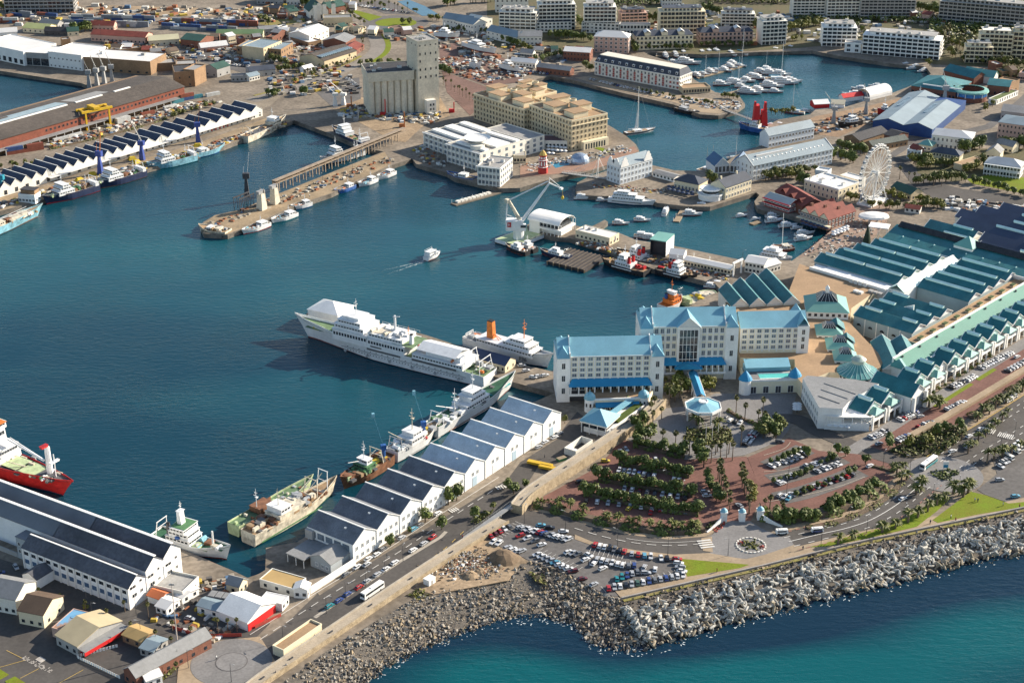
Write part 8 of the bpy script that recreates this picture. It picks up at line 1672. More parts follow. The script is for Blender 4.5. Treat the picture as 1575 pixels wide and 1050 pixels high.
for i,q in EN([(10,800,830),(10,770,850),(10,812,720),(10,855,765),(10,790,760)]):plant('p',q,.9,f"fan palm, {nth(i+1)} beside the promenade at the hotel garden",'palms at the hotel garden')
for i,q in EN([(10,875,600),(10,910,640),(10,945,590),(10,965,640),(10,985,570),(10,1010,600),(10,900,680),(10,935,660),(10,960,545)]):plant('poe'[i%3]if i%3 else 'p',q,1.0 if i%3==0 else 1.3,f"garden tree, {nth(i+1)} between the two hotel wings",'hotel garden trees')
for i,q in EN([(10,1110,590),(10,1150,600),(10,1130,560),(10,1160,570)]):plant('y' if i%2 else 'o',q,1.1,f"leafy tree, {nth(i+1)} beside the covered way")
plant('d',(10,470,690),1.6,'date palm in front of the nearer blue domed turret');plant('d',(10,660,700),1.6,'date palm in front of the farther blue domed turret');plant('o',(10,430,715),.7,'dark bush under the nearer domed turret');plant('y',(10,800,680),.8,'yellow green bush beside the farther domed turret')
c=p((10,1140,850));bed('half round planted garden in the forecourt circle',[tuple(c+Vector((11*cos(a),11*sin(a),0)))for a in[pi+.15+i*pi/9*1.0 for i in range(10)]]+[tuple(c+Vector((10,5,0))),tuple(c+Vector((-10,5,0)))],1.7,LFO,2.4,world=1)
bed('low bed along the forecourt circle kerb',[(10,985,860),(10,1140,905),(10,1290,880),(10,1290,900),(10,1140,925),(10,985,885)],.9,LFY,2.5)
for i in range(3):
 q=p((10,(1122,1160,1195)[i],895));r=tng('flagpole',f"white flagpole, {nth(i+1)} of three in the forecourt garden",'flagpole',(q.x,q.y,GZ),0,'flagpoles in the forecourt garden');MB().cyl((0,0,0),(0,0,9.5),.12,.07,n=6).mk('shaft',WSTEEL,r);MB().lathe([(.02,9.4),(.16,9.55),(.02,9.75)],8).mk('finial',YPAINT,r)
hedge('clipped hedge behind the curved forecourt wall',[(10,1255,715),(10,1330,760),(10,1430,800)],2.5,1.6,LFD)
for i,q in EN([(10,1470,880),(10,1510,860),(10,1545,880),(14,1440,70),(14,1500,60),(14,1550,80),(14,1480,40),(14,1560,40),(15,60,90),(15,100,70),(15,20,60)]):plant('e' if i%3 else 'o',q,1.3,f"dense tree, {nth(i+1)} of the grove above the fan car park",'grove above the fan car park')
for a,b,n,lab in[((15,20,255),(15,240,160),7,'upper car row of the fan park'),((15,30,370),(15,300,290),7,'second car row of the fan park'),((15,320,260),(15,420,215),3,'short car row of the fan park'),((15,170,450),(15,560,290),10,'outer car row of the fan park')]:trow('e',a,b,n,.55,lab,.4,-1.5)
hedge('thick dark shrub belt outside the fan car park',[(15,-20,560),(15,160,580),(15,330,560),(15,520,500),(15,640,430),(15,720,385)],9,3.4,LFD,8,.7)
trow('e',(15,60,600),(15,330,590),7,1.0,'trees in the shrub belt nearest the gate',1.5);trow('e',(15,370,560),(15,690,400),9,1.0,'trees in the shrub belt nearest the roundabout',1.5);trow('p',(14,1490,520),(15,110,560),5,.8,'palms at the gate end of the shrub belt',2)
hedge('grey green verge below the shrub belt',[(15,260,640),(15,420,610),(15,600,540),(15,760,440),(15,830,360)],4,1.0,LFO,6,.5)
for i,q in EN([(15,265,215),(15,448,195),(15,492,205),(15,612,255),(15,755,150),(15,405,230)]):plant('e',q,.95,f"round street tree, {nth(i+1)} along the street above the fan car park",'street trees above the fan car park')
hedge('low hedge strip beside the hotel street',[(15,660,265),(15,720,280),(15,790,300)],2.6,1.2,LFD)
for i,q in EN([(15,800,330),(15,835,305),(15,862,345),(15,830,360),(15,785,300)]):plant('d',q,1.4,f"bushy palm, {nth(i+1)} beside the second roundabout",'bushy palms by the roundabout')
for i,(u,v)in EN([(1443,729),(1463,727),(1452,734)]):
 c=p((u,v));bed(('clipped planting on the hotel side of the second roundabout','clipped planting on the coach park side of the second roundabout','clipped planting on the sea side of the second roundabout')[i],[tuple(c+Vector((3.6*cos(a),3.2*sin(a),0)))for a in[k*pi/5 for k in range(10)]],1.2,LFD,5,.5,1)
q=p((1454,722));r=tng('sign_board','white and blue information board on the second roundabout','sign',(q.x,q.y,GZ));MB().box(-1.2,1.2,-.15,.15,.8,4.2).mk('panel',WHITE,r);MB().box(-1.0,1.0,-.19,-.15,1.2,2.6).mk('blue_print',BLUEC,r);MB().cyl((-.9,0,-.1),(-.9,0,.8),.08).cyl((.9,0,-.1),(.9,0,.8),.08).mk('post',STEEL,r)
c=p((1155,839));bed('star shaped green planting on the plaza roundabout',[tuple(c+Vector(((5 if k%2==0 else 2.4)*cos(k*pi/6),(5 if k%2==0 else 2.4)*sin(k*pi/6),0)))for k in range(12)],1.3,LFY,6,.45,1)
for i,(dx,dy)in EN([(-4.4,1.6),(4.6,-1.6)]):bed(('red flowers on the car park side of the plaza roundabout','red flowers on the sea side of the plaza roundabout')[i],[tuple(c+Vector((dx+1.5*cos(a),dy+1.3*sin(a),0)))for a in[k*pi/4 for k in range(8)]],.8,LFR,7,.4,1)
for k in range(22):
 a=k*2*pi/22;o=MB().box(-.5,.5,-.3,.3,0,.6).mk('edge_stone',OFFW,None,(c.x+6*cos(a),c.y+6*sin(a),GZ),a+pi/2);tag(o,f"white edge stone round the plaza flower star, {nth(k+1)} anticlockwise from the sea side",'stone','edge stones of the plaza roundabout')
for i,q in EN([(15,448,735),(15,540,710),(15,715,665),(15,795,640),(15,870,605),(15,930,575),(15,990,540),(15,1045,500),(15,1095,475),(15,1145,430),(15,1205,450),(15,1235,425)]):plant('d',q,1.5 if i not in(9,10,11)else 1.9,f"short palm on the lawn strip, {nth(i+1)} from the plaza",'palms on the lawn strip')
trow('d',(15,905,450),(15,970,405),2,1.5,'palms in the split of the dual road')
trow('d',(15,1215,200),(11,1480,740),8,1.3,'median palms of the boulevard');trow('d',(15,1320,250),(11,1573,960),5,1.5,'palms between boulevard and coach park');trow('d',(11,1270,790),(11,1573,590),9,1.4,'palms on the mall side of the boulevard',1)
hedge('shrub strip between ramp and boulevard',[(11,1250,760),(11,1400,660),(11,1573,550),(11,1700,470)],6,1.8,LFO,6,.6)
bed('dense underpass garden of mixed olive shrubs',[(11,750,960),(11,880,895),(11,1080,800),(11,1225,815),(11,1235,860),(11,1050,990),(11,830,995)],2.6,LFO,1.6,.7)
trow('s',(11,830,950),(11,1180,840),9,1.0,'taller shrubs in the underpass garden',3);plant('e',(11,755,920),1.0,'round tree at the tip of the underpass garden');trow('d',(11,1080,970),(11,1220,880),3,1.4,'palms at the roundabout end of the underpass garden')
trow('d',(11,905,690),(11,1100,700),4,1.6,'palms by the mall entrance road',2);trow('s',(11,920,690),(11,1380,390),12,.5,'clipped bushes at the mall bays',.5)
for i,(q,s)in EN([((13,1140,495),1.25),((13,1190,470),1.35),((13,1000,600),1.15),((13,790,745),.85),((13,1100,645),1.1),((13,900,670),.5),((13,1500,395),.9),((13,1535,430),1.1)]):plant('e',q,s,f"dark street tree, {nth(i+1)} standing along the quay road",'street trees of the quay road')
bed('green bank inside the curve of the quay road',[(13,1275,610),(13,1300,555),(13,1380,545),(13,1420,540),(13,1330,620)],1.8,LFO,3);plant('e',(13,1300,570),.9,'round tree on the quay road bank');plant('o',(13,1410,530),.7,'bush on the quay road bank')
plant('o',(10,270,790),.7,'bush at the end of the sawtooth warehouse');plant('e',(14,30,395),.8,'round bush below the stone wall by the loading ramp')
for i,q in EN([(16,757,620),(16,652,690),(16,900,660),(16,795,750),(16,945,815),(16,1045,740),(16,1158,780),(16,1320,750),(16,1380,740),(16,1435,740),(16,1040,850),(16,1075,935),(16,1070,1005),(16,1015,970),(16,522,625)]):plant('p',q,.62,f"fan palm in the lower yard, {nth(i+1)} along the palm road from the shed corner",'fan palms of the lower yard')
for i,q in EN([(16,230,510),(16,360,545),(16,520,610)]):plant('y',q,.5,f"little yellow green tree, {nth(i+1)} in the shade of the triple shed")
bed('weedy bank beside the brick house',[(16,930,1010),(16,1060,930),(16,1080,960),(16,960,1060)],1.4,LFO,2);bed('dry bushes on the rubble slope',[(17,880,520),(17,960,480),(17,1040,520),(17,960,550)],.8,LFY,1.6);bed('dry bushes at the rock corner of the car park',[(14,40,900),(14,150,930),(14,170,990),(14,100,960)],1.0,LFY,1.6)
hedge('scrubby bank along the back of the fish sheds',[(1,300,905),(1,600,835),(1,900,755),(1,1080,690),(1,1300,620)],3,1.4,LFO,4,.6)
trow('o',(1,1030,720),(1,1300,640),7,.9,'trees behind the farther fish shed half',2);trow('o',(5,-10,40),(1,260,1000),6,.8,'dark bushes behind the nearer fish shed half',2)
for a,b,n,s,k,lab in[((3,740,300),(3,1060,300),14,.9,'eo','quay trees before the long cream block'),((3,1080,285),(3,1420,280),14,.9,'eo','quay trees before the block with roof boxes'),((3,380,395),(3,430,440),4,1.1,'o','trees at the end of the red hotel'),((3,650,270),(3,710,330),5,1.3,'e','dark trees between pink and cream blocks'),((3,580,120),(3,860,140),12,1.4,'eo','trees behind the small pinkish block'),((3,1110,60),(3,1230,110),8,1.4,'eo','trees right of the cream block'),((3,840,180),(3,1130,185),12,1.1,'e','trees under the cream block'),((3,1400,130),(3,1480,230),7,1.3,'eo','trees between marina blocks'),((4,140,200),(4,360,150),14,1.4,'oy','green trees round the pool terrace'),((4,150,255),(4,240,240),5,1.0,'y','trees on the pool terrace'),((4,560,160),(4,620,240),4,1.2,'e','dark trees behind the link house'),((4,1060,220),(4,1220,320),14,1.4,'oyp','palms and trees beside the small cream block'),((4,1060,290),(4,1220,390),10,1.1,'op','lower palms beside the small cream block'),((4,920,60),(4,1070,100),9,1.6,'eo','trees between the shaded blocks'),((4,1380,395),(4,1600,420),12,1.3,'oyp','palms above the aquarium road'),((4,1370,430),(4,1600,470),12,1.2,'oyp','trees above the drum restaurant'),((4,1200,370),(4,1400,400),9,1.0,'o','bushes below the small cream block'),((4,980,380),(4,1010,410),2,1.0,'y','garden bushes at the marina end'),((4,0,690),(4,180,690),9,.9,'y','bushes behind the red crane tower'),((3,1200,590),(3,1330,600),7,.8,'oy','bushes on the pool terrace of the red hotel'),((3,960,600),(3,1180,640),12,.6,'o','small trees on the hotel spit'),((3,700,545),(3,940,600),9,.6,'o','quay trees before the red hotel'),((4,440,900),(4,620,940),12,1.2,'eo','trees between wheel and workshop'),((4,420,960),(4,560,990),8,1.3,'e','dark trees behind the wheel'),((4,880,980),(4,1010,1020),8,1.3,'eoy','garden trees below the long cottage'),((4,1180,930),(4,1330,890),8,1.4,'e','dark trees beside the mansion'),((8,930,40),(8,1180,20),12,1.2,'yo','garden shrubs round the hillside pool'),((8,900,130),(8,1200,110),14,1.2,'oe','trees along the hill road'),((4,1440,900),(4,1600,900),8,1.5,'eo','trees behind the colonnaded house'),((4,1310,960),(4,1350,1040),4,1.1,'o','trees left of the colonnaded house'),((8,1190,70),(8,1340,30),6,1.1,'y','trees at the bowling green'),((8,1200,110),(8,1620,215),20,.9,'e','clipped dark trees below the bowling green'),((8,200,120),(8,450,195),14,1.2,'e','dark trees beside the old harbour house'),((8,0,110),(8,230,90),13,1.1,'oy','trees between waterfront hotel and red roofs'),((8,30,85),(8,320,60),12,1.0,'o','garden trees before the waterfront hotel'),((8,470,210),(8,700,280),14,.9,'y','low trees under the wheel'),((8,730,200),(8,850,240),8,.9,'y','hedge trees beside the green store'),((8,730,280),(8,1100,270),18,.9,'oy','trees between the green store and teal roofs'),((8,930,240),(8,1100,290),9,1.0,'y','trees at the red striped kiosk'),((4,-40,1060),(4,400,940),11,.8,'p','palms along the front of the waterfront hotel'),((8,780,100),(8,1100,150),7,.8,'p','palms on the hill street'),((7,1130,110),(7,1180,130),3,1.2,'e','dark trees behind the slate tavern'),((2,800,430),(2,830,440),2,1.3,'e','trees behind the silo'),((2,600,400),(2,850,385),9,1.0,'oe','hedge trees behind the silo'),((2,1090,430),(2,1150,460),4,1.2,'e','trees right of the elevator tower'),((2,1090,500),(2,1290,620),14,.7,'p','palms down the dry dock road'),((2,60,370),(2,170,400),8,1.2,'o','trees below the tan office'),((2,90,440),(2,280,420),9,1.0,'eo','trees left of the skylight warehouse'),((2,200,500),(2,330,450),10,.8,'po','palms below the skylight warehouse'),((2,330,440),(2,600,370),14,.7,'po','palms along the skylight warehouse'),((2,50,590),(2,100,580),3,1.2,'e','round trees at the dock junction'),((2,230,570),(2,290,580),3,1.2,'e','round trees by the truck yard'),((2,480,60),(2,640,150),12,.8,'op','verge trees along the harbour boulevard'),((2,640,190),(2,620,320),9,.7,'p','palms at the boulevard bend'),((2,560,20),(2,960,80),18,.8,'po','palms along the canal car park'),((2,860,150),(2,920,145),3,1.0,'o','trees on the oval lawn'),((2,1020,120),(2,1110,130),6,1.0,'oy','trees between the oval and the gabled house'),((2,1390,220),(2,1560,290),11,1.2,'e','dark trees behind the long gabled house'),((2,1110,190),(2,1380,200),10,.9,'eo','trees under the large gabled house'),((2,1120,40),(2,1180,30),4,2.0,'e','big dark trees beyond the canal'),((2,1260,20),(2,1420,10),9,1.5,'eo','trees beyond the gabled houses'),((2,0,130),(2,60,160),4,1.4,'o','trees at the scrub field'),((1,450,200),(1,550,190),5,1.6,'e','dark trees beside the tan yard house'),((1,0,60),(1,60,70),3,1.3,'y','trees below the grey apartment row'),((2,240,40),(2,300,60),4,1.6,'e','dark trees at the green hall'),((3,0,285),(3,90,330),7,1.0,'yo','trees before the gabled quay house'),((3,80,380),(3,250,340),7,1.1,'eo','trees round the brick house'),((3,180,230),(3,430,250),12,1.4,'e','dark trees behind the curved podiums'),((3,310,130),(3,380,170),4,1.4,'e','trees between the two podiums'),((4,1100,540),(4,1150,600),3,.9,'p','palms at the drum restaurant'),((4,1330,680),(4,1380,640),4,.9,'y','bushes at the ring road')]:trow(k,a,b,max(1,round(n*.85)),s,lab,1.6)
def wood(label,r_,x0,y0,x1,y1,dy,h,m):
 o=bed(label,[(r_,x0,y0),(r_,x1,y1),(r_,x1,y1-dy),(r_,x0,y0-dy)],h,m,.42,1.15);o['kind']='stuff'
wood('dark wood behind the white apartment towers',3,560,45,850,30,60,7,LFD);wood('mixed wood on the slope above the marina',3,1120,25,1640,30,60,7,LFO);wood('dark planting before the long shaded block',4,1000,195,1640,215,50,6,LFD);wood('dark planting behind the longest glassy block',4,590,135,1070,150,40,6,LFD);wood('olive garden planting right of the longest glassy block',4,1075,290,1310,250,95,5,LFO);wood('shade planting under the pale slab blocks',4,180,140,600,150,35,5,LFD);wood('olive planting above the aquarium',4,1380,470,1640,480,55,5,LFO);wood('park planting left of the tall white towers',3,-60,200,90,210,40,4,LFO)
# rock revetment and concrete armour units
def rock(mb,c,s,rr,mi=0):
 u=[Vector((rr.gauss(0,1),rr.gauss(0,1),rr.gauss(0,1))).normalized()for _ in range(1)][0]
 ax=[Vector((1,0,0)),Vector((0,1,0)),Vector((0,0,1))];M_=Matrix.Rotation(rr.uniform(0,6.3),3,u);k=[s*rr.uniform(.6,1.3)for _ in range(3)]
 v=[]
 for d in((1,0,0),(-1,0,0),(0,1,0),(0,-1,0),(0,0,1),(0,0,-1)):v.append(c+M_@Vector((d[0]*k[0]*rr.uniform(.75,1.1),d[1]*k[1]*rr.uniform(.75,1.1),d[2]*k[2]*rr.uniform(.75,1.1)))+M_@Vector((rr.uniform(-.35,.35),rr.uniform(-.35,.35),rr.uniform(-.35,.35)))*s)
 mb.add(v,[(0,2,4),(2,1,4),(1,3,4),(3,0,4),(2,0,5),(1,2,5),(3,1,5),(0,3,5)],mi)
RK=[mat('grey_boulder',(.30,.27,.225),.95,.35,.6,fine=.2,spec=.2),mat('dark_boulder',(.07,.062,.055),.95,.4,.6,fine=.2,spec=.2),mat('tan_boulder',(.30,.235,.155),.95,.3,.6,fine=.2,spec=.2),mat('wet_weedy_rock',(.055,.05,.03),.6,.4,.6)]
def slope_at(f,t):
 x=f*(len(SLOPE)-1);i=min(int(x),len(SLOPE)-2);g_=x-i
 a=SLOPE[i][0].lerp(SLOPE[i+1][0],g_);b=SLOPE[i][1].lerp(SLOPE[i+1][1],g_);q=a.lerp(b,t);q.z=(GZ-.2)*(1-t)+(-.3)*t if t<=1 else-.3-(t-1)*6
 return q
NS_=len(SLOPE)-1;F0,F1=39.5/NS_,54/NS_
rr=random.Random(77)
for lab,fa,fb,ta,tb,n,s0,s1,w_ in[('dark boulders along the top of the armour slope',0,F0,.0,.34,3400,.35,.95,(2,6,2,0)),('dark tumbled rocks in the cove corner',F0,F1,.0,1.06,2300,.4,1.15,(5,5,2,0)),('broken grey rubble bank below the promenade wall',F1,1,.02,1.02,7600,.28,1.0,(9,2,4,0)),('wet rocks at the waterline of the rubble bank',F1*.98,1,.95,1.1,700,.4,1.0,(1,4,1,4)),('boulders under the concrete units at the waterline',0,F0,.85,1.1,500,.5,1.2,(1,3,2,4))]:
 mb=MB()
 for i in range(n):
  f=rr.uniform(fa,fb);t=rr.uniform(ta,tb);q=slope_at(f,t);s=s0+(s1-s0)*rr.random()**2.2;q.z+=s*.25+rr.uniform(-.1,.35)
  if f>F1 and sin(q.x*.21)+sin(q.y*.27+1)>1.05:s*=.5
  mi=rr.choices((0,1,2,3),w_)[0]
  rock(mb,q,s,rr,mi)
 tag(mb.mk('rocks',RK),lab,kind='stuff')
DOL=mat('armour_concrete',(.41,.395,.35),.9,.22,.5,fine=.15,spec=.2)
DOLW=mat('stained_armour_concrete',(.30,.255,.185),.9,.3,.5,fine=.2,spec=.2)
def dolos_mb():
 mb=MB();
 mb.cyl((-1.25,0,0),(1.25,0,0),.52,.52,n=7)
 for x,ax in((-1.3,(0,1,0)),(1.3,(0,0,1))):
  a=Vector((x,0,0));d=Vector(ax)
  mb.cyl(a,a+d*1.75,.62,.40,n=7).cyl(a,a-d*1.75,.62,.40,n=7)
 return mb
dm_=[dolos_mb().mesh('armour_unit',[m])for m in(DOL,DOLW)];base=dolos_mb()
pos=[]
for i in range(1150):
 f=rr.uniform(0,F0*1.02);t=rr.uniform(.24,1.0);q=slope_at(f,t);q.z+=rr.choice((.3,.5,1.2,1.9))*(1 if t<.93 else.4);pos.append((q,t))
pos.sort(key=lambda a:(a[0]-cam.location).length)
rest=MB()
from mathutils import Euler
for i,(q,t)in EN(pos):
 e=Euler((rr.uniform(0,6.3),rr.uniform(0,6.3),rr.uniform(0,6.3)));s=rr.uniform(.78,1.0)
 if i<300:
  o=place('armour_unit',dm_[1 if t>.9 and rr.random()<.7 else 0],None,q);o.rotation_euler=e;o.scale=(s,s,s)
  tag(o,'grey four legged concrete armour unit heaped at the water edge of the sea wall','armour unit','concrete armour units at the water edge')
 else:
  M_=e.to_matrix();rest.add([q+M_@(Vector(v)*s)for v in base.v],base.f,1 if t>.9 and rr.random()<.6 else 0)
tag(rest.mk('armour_units',[DOL,DOLW]),'heap of concrete armour units filling the upper slope of the sea wall',kind='stuff')
mb=MB()
for i in range(520):
 f=rr.random();q=slope_at(f,rr.uniform(1.0,1.16));q.z=.07;s=rr.uniform(.15,.8);a=rr.uniform(0,3.1)
 mb.add([q+Vector((cos(a+k*1.57)*s*rr.uniform(.5,1.2)*(1 if k%2 else.4),sin(a+k*1.57)*s*rr.uniform(.5,1.2)*(1 if k%2 else.4),0))for k in range(4)],[(0,1,2,3)])
tag(mb.mk('foam',FOAM),'broken white surf at the foot of the rocks',kind='stuff')
mb=MB();DBM=[RK[0],RK[2],mat('rust_scrap',(.24,.085,.04),.9,.3,.5),WHITE,mat('heap_brown',(.15,.105,.065),.95,.3,.4,fine=.2)]
for(q,r_,n)in[((13,1230,810),9,150),((13,1110,890),9,170),((13,1330,850),7,80),((13,1300,890),8,110),((13,1380,890),5,60),((13,1170,850),8,120)]:
 c=p(q)
 for i in range(n):
  a,d=rr.uniform(0,6.3),r_*rr.random()**.6;rock(mb,c+Vector((cos(a)*d*1.3,sin(a)*d,.2+rr.uniform(0,.6)*(1-d/r_))),rr.uniform(.2,.8),rr,rr.choices((0,1,2,3,4),(4,3,2,2,1))[0])
tag(mb.mk('rubble',DBM),'scattered rubble, scrap and white sacks in the building yard',kind='stuff')
for lab,q,r_,h,m in[('large brown soil heap beside the parked cars',(13,1470,820),7,3.6,DBM[4]),('small sand heap beside the scrap',(13,1270,925),4,1.8,DIRT),('second sand heap by the track',(13,1330,900),3.4,1.4,DIRT)]:
 c=p(q);mb=MB().lathe([(r_,-.1),(r_*.75,h*.35),(r_*.4,h*.8),(.1,h)],14);mb.v=[(x+rr.uniform(-.3,.3),y+rr.uniform(-.3,.3),z+rr.uniform(-.15,.15))for x,y,z in mb.v];o=mb.mk('heap',m,None,(c.x,c.y,GZ));tag(o,lab,'heap')
c=p((13,1025,970));r=tng('site_hut','small white site hut at the edge of the building yard','hut',(c.x,c.y,GZ),.9);MB().box(-2,2,-1.5,1.5,-.1,2.6).mk('shell',WHITE,r);MB().box(-2.1,2.1,-1.6,1.6,2.6,2.75).mk('roof',WHITE,r);MB().box(-.5,.4,-1.56,-1.5,.1,2).mk('door',GREYW,r)
# vehicles
CARC={'white':(.62,.62,.61),'silver':(.36,.37,.38),'grey':(.13,.135,.14),'black':(.015,.015,.018),'red':(.36,.02,.02),'blue':(.03,.06,.20),'pale blue':(.10,.30,.40),'maroon':(.11,.02,.025),'teal':(.02,.20,.22),'yellow':(.55,.40,.04),'green':(.05,.10,.07)}
CARM={};CWIN=None
def car_parts(c):
 global CWIN
 if c not in CARM:
  m=mat('car_'+c.replace(' ','_'),CARC[c],.3,.06,.5,spec=.6)
  for hb in(0,1):
   mb=MB().ext([(-2.1,.32),(2.1,.32),(2.16,.7),(1.15,.93),(-1.75-.3*hb,.98),(-2.16,.75)],-.84,.84,0,'y')
   mb.frus(-1.35-.4*hb,.25,-.62,.62,1.40,1.46,.06);CARM[c,hb]=mb.mesh('body',[m])
  CARM[c]=1
 if not CWIN:CWIN=[MB().frus(-1.8-.2*h,1.05,-.76,.76,.93,1.40,.42-.3*h,.8,.12).mesh('windows',[GL])for h in(0,1)]+[MB().cyl((0,-.1,0),(0,.1,0),.31,n=8).mesh('wheel',[DSTEEL])]
ALLC=['white']*9+['silver']*6+['grey','grey','black','black','red','blue','pale blue','maroon']
def car(q,a,c,label,group,wheels=1):
 hb=R.random()<.5;car_parts(c);w_=p(q)if not isinstance(q,Vector)else q
 o=place('car',CARM[c,int(hb)],None,(w_.x,w_.y,GZ+.22),a)
 tag(o,f"{c} {'hatchback' if hb else 'saloon'}, {label}",'car',group);place('windows',CWIN[int(hb)],o)
 if wheels:
  for x in(-1.3,1.3):
   for y in(-.78,.78):place('wheel',CWIN[2],o,(x,y,.31))
def crow(a,b,n,rel,where,cols=None,gap=.08,wheels=1):
 A,B=p(a),p(b);d=B-A;ang=atan2(d.y,d.x)
 for i in range(n):
  if not cols and R.random()<gap:continue
  q=A+d*(i/max(1,n-1))if n>1 else A
  car(q,ang+rad(rel)+RU(-.05,.05)+(pi if R.random()<.4 else 0),cols[i%len(cols)]if cols else R.choice(ALLC),f"{nth(i+1)} in the {where}" if n>1 else where,where,wheels)
q14=lambda*a:[(14,x,y)for x,y in a]
crow((13,1392,692),(13,1503,634),5,75,'row beside the stone wall end',['red','maroon','red','white','grey']);crow((13,1410,728),(13,1445,735),2,75,'pair below the stone wall row',['white']);crow((13,1498,762),(13,1558,785),3,75,'trio beside the soil heap',['silver','white','white'])
crow((14,0,640),(14,290,712),13,65,'upper row of the seaside lot');crow((14,0,690),(14,90,722),5,65,'short second row of the seaside lot');crow((14,105,805),(14,320,905),9,60,'row along the rock edge',['white','white','silver','silver','pale blue','white','white','white','maroon'])
crow((14,290,790),(14,350,802),3,60,'trio in the middle of the seaside lot',['white','silver','grey']);crow((14,452,745),(14,630,787),7,100,'row under the tan pavement',['red','white','white','black','grey','black','red']);crow((14,675,800),(14,790,816),4,100,'second row under the tan pavement',['silver','red','pale blue','white']);crow((14,852,826),(14,888,827),2,95,'last pair under the tan pavement',['white','black'])
crow((14,465,832),(14,620,868),6,100,'middle row of the seaside lot',['silver','white','silver','white','white','white']);crow((14,655,872),(14,690,870),2,80,'grey and blue pair of the seaside lot',['grey','blue']);crow((14,585,952),(14,708,908),5,60,'slanted row of the seaside lot',['teal','teal','blue','silver','grey']);crow((14,535,1008),(14,985,928),14,75,'seaward row of the lot, from the rocks to the lawn',['red','silver','white','black','silver','green','white','blue','grey','silver','blue','silver','white','white'])
crow((14,948,832),(14,978,905),4,75,'column at the lawn triangle',['red','white','silver','white'])
for i,(x,y,c,a)in EN([(130,745,'white',30),(125,628,'pale blue',10),(180,642,'black',0),(262,664,'white',0),(395,835,'white',40),(415,808,'white',-40),(448,857,'white',60),(500,888,'white',40),(750,882,'silver',70),(760,915,'silver',0),(816,895,'white',80),(375,952,'maroon',20),(445,986,'silver',40),(10,782,'silver',40)]):car((14,x,y),rad(a),c,f"standing alone in the seaside lot, {nth(i+1)} such car",'single cars of the seaside lot')
for a,b,n,w_ in[((14,700,228),(14,880,238),7,'innermost crescent'),((14,600,292),(14,960,355),13,'second crescent'),((14,540,392),(14,1000,462),11,'third crescent'),((14,400,478),(14,1000,545),10,'outermost crescent')]:crow(a,b,n,95,w_+' of the brick car park',None,.22)
crow((14,1105,402),(14,1130,448),3,90,'column beside the drive');crow((14,610,180),(14,640,168),2,70,'pair at the top of the promenade wall',['white','silver'])
for i,(x,y,c)in EN([(515,238,'yellow'),(470,277,'maroon'),(360,362,'black'),(660,525,'yellow'),(790,548,'red'),(840,530,'red'),(1325,508,'silver')]):car((14,x,y),rad(20*i),c,f"{nth(i+1)} stray car of the brick car park",'stray cars of the brick car park')
for a,b,n,w_ in[((15,45,270),(15,235,170),8,'upper row of the fan park'),((15,120,245),(15,245,200),5,'second file of the fan park upper row'),((15,65,345),(15,110,375),4,'hook of the fan park'),((15,260,270),(15,370,240),6,'third row of the fan park'),((15,320,300),(15,450,255),7,'lower file of the fan park third row'),((15,150,330),(15,220,310),4,'short file of the fan park'),((15,170,440),(15,530,320),11,'outer row of the fan park'),((15,95,445),(15,150,465),3,'gate end of the fan park'),((10,1360,925),(10,1420,850),9,'forecourt cluster of valet parking'),((10,1240,770),(10,1330,795),4,'row beside the drop-off canopy'),((11,1310,462),(11,1490,372),13,'mall bays nearest the lawn strip'),((11,1475,478),(11,1590,415),7,'outer file of the mall street'),((11,1130,582),(11,1270,512),10,'mall bays at the big columns'),((11,1112,715),(11,1205,668),7,'outer bays above the ramp'),((11,650,882),(11,742,842),7,'bays under the veranda'),((11,825,775),(11,915,728),7,'bays at the cross gable'),((11,940,822),(11,1012,790),5,'bays beside the underpass'),((11,812,900),(11,882,872),5,'bays at the ramp tip')]:crow(a,b,n,95,w_)
for i,(r_,x,y,a,c)in EN([(11,1308,832,40,'white'),(11,1240,876,40,'white'),(11,1140,966,30,'white'),(11,1232,938,40,'silver'),(15,960,352,50,'white'),(15,1425,352,10,'silver'),(15,1520,452,15,'pale blue'),(15,838,468,40,'white'),(15,640,268,40,'white'),(11,695,920,30,'silver'),(11,1530,395,40,'white'),(11,945,755,30,'silver'),(15,95,120,-10,'grey'),(15,1430,270,-60,'white'),(15,1448,245,-60,'white'),(15,1466,238,-60,'silver')]):car((r_,x,y),rad(a),c,f"{nth(i+1)} vehicle on the roads and bays round the second roundabout",'traffic round the second roundabout')
crow((17,1042,178),(17,420,592),1,0,'red car at the top of the median',['red'])
for i,(x,y,c)in EN([(990,215,'silver'),(925,255,'white'),(815,330,'white'),(760,370,'white'),(710,402,'silver'),(645,445,'silver'),(597,480,'red'),(527,522,'blue'),(477,560,'blue'),(420,593,'teal')]):car((17,x,y),SHED[1],c,f"{nth(i+2)} along the kerbed median of the quay road",'cars along the quay road median')
for i,(x,y,c)in EN([(1075,33,'white'),(965,102,'grey'),(930,126,'pale blue'),(857,180,'silver'),(745,247,'grey'),(705,282,'white'),(655,308,'white'),(645,342,'silver'),(588,356,'white'),(518,402,'grey')]):car((17,x,y),SHED[1],c,f"{nth(i+1)} parked along the sawtooth warehouse",'cars along the sawtooth warehouse')
for i,(q,c,a)in EN([((16,1150,668),'silver',-20),((16,98,358),'silver',-60),((16,0,392),'blue',20),((16,95,437),'white',0),((16,602,680),'white',30),((16,735,745),'white',40),((10,235,857),'silver',45),((10,208,882),'white',45),((10,150,910),'white',45),((10,112,940),'silver',45),((10,10,447),'white',10),((10,35,478),'white',20),((10,78,518),'white',-10),((10,112,512),'white',20),((10,150,507),'white',30)]):car(q,rad(a),c,f"{nth(i+1)} loose car between the corner yard and the jetty",'loose cars of the quays')
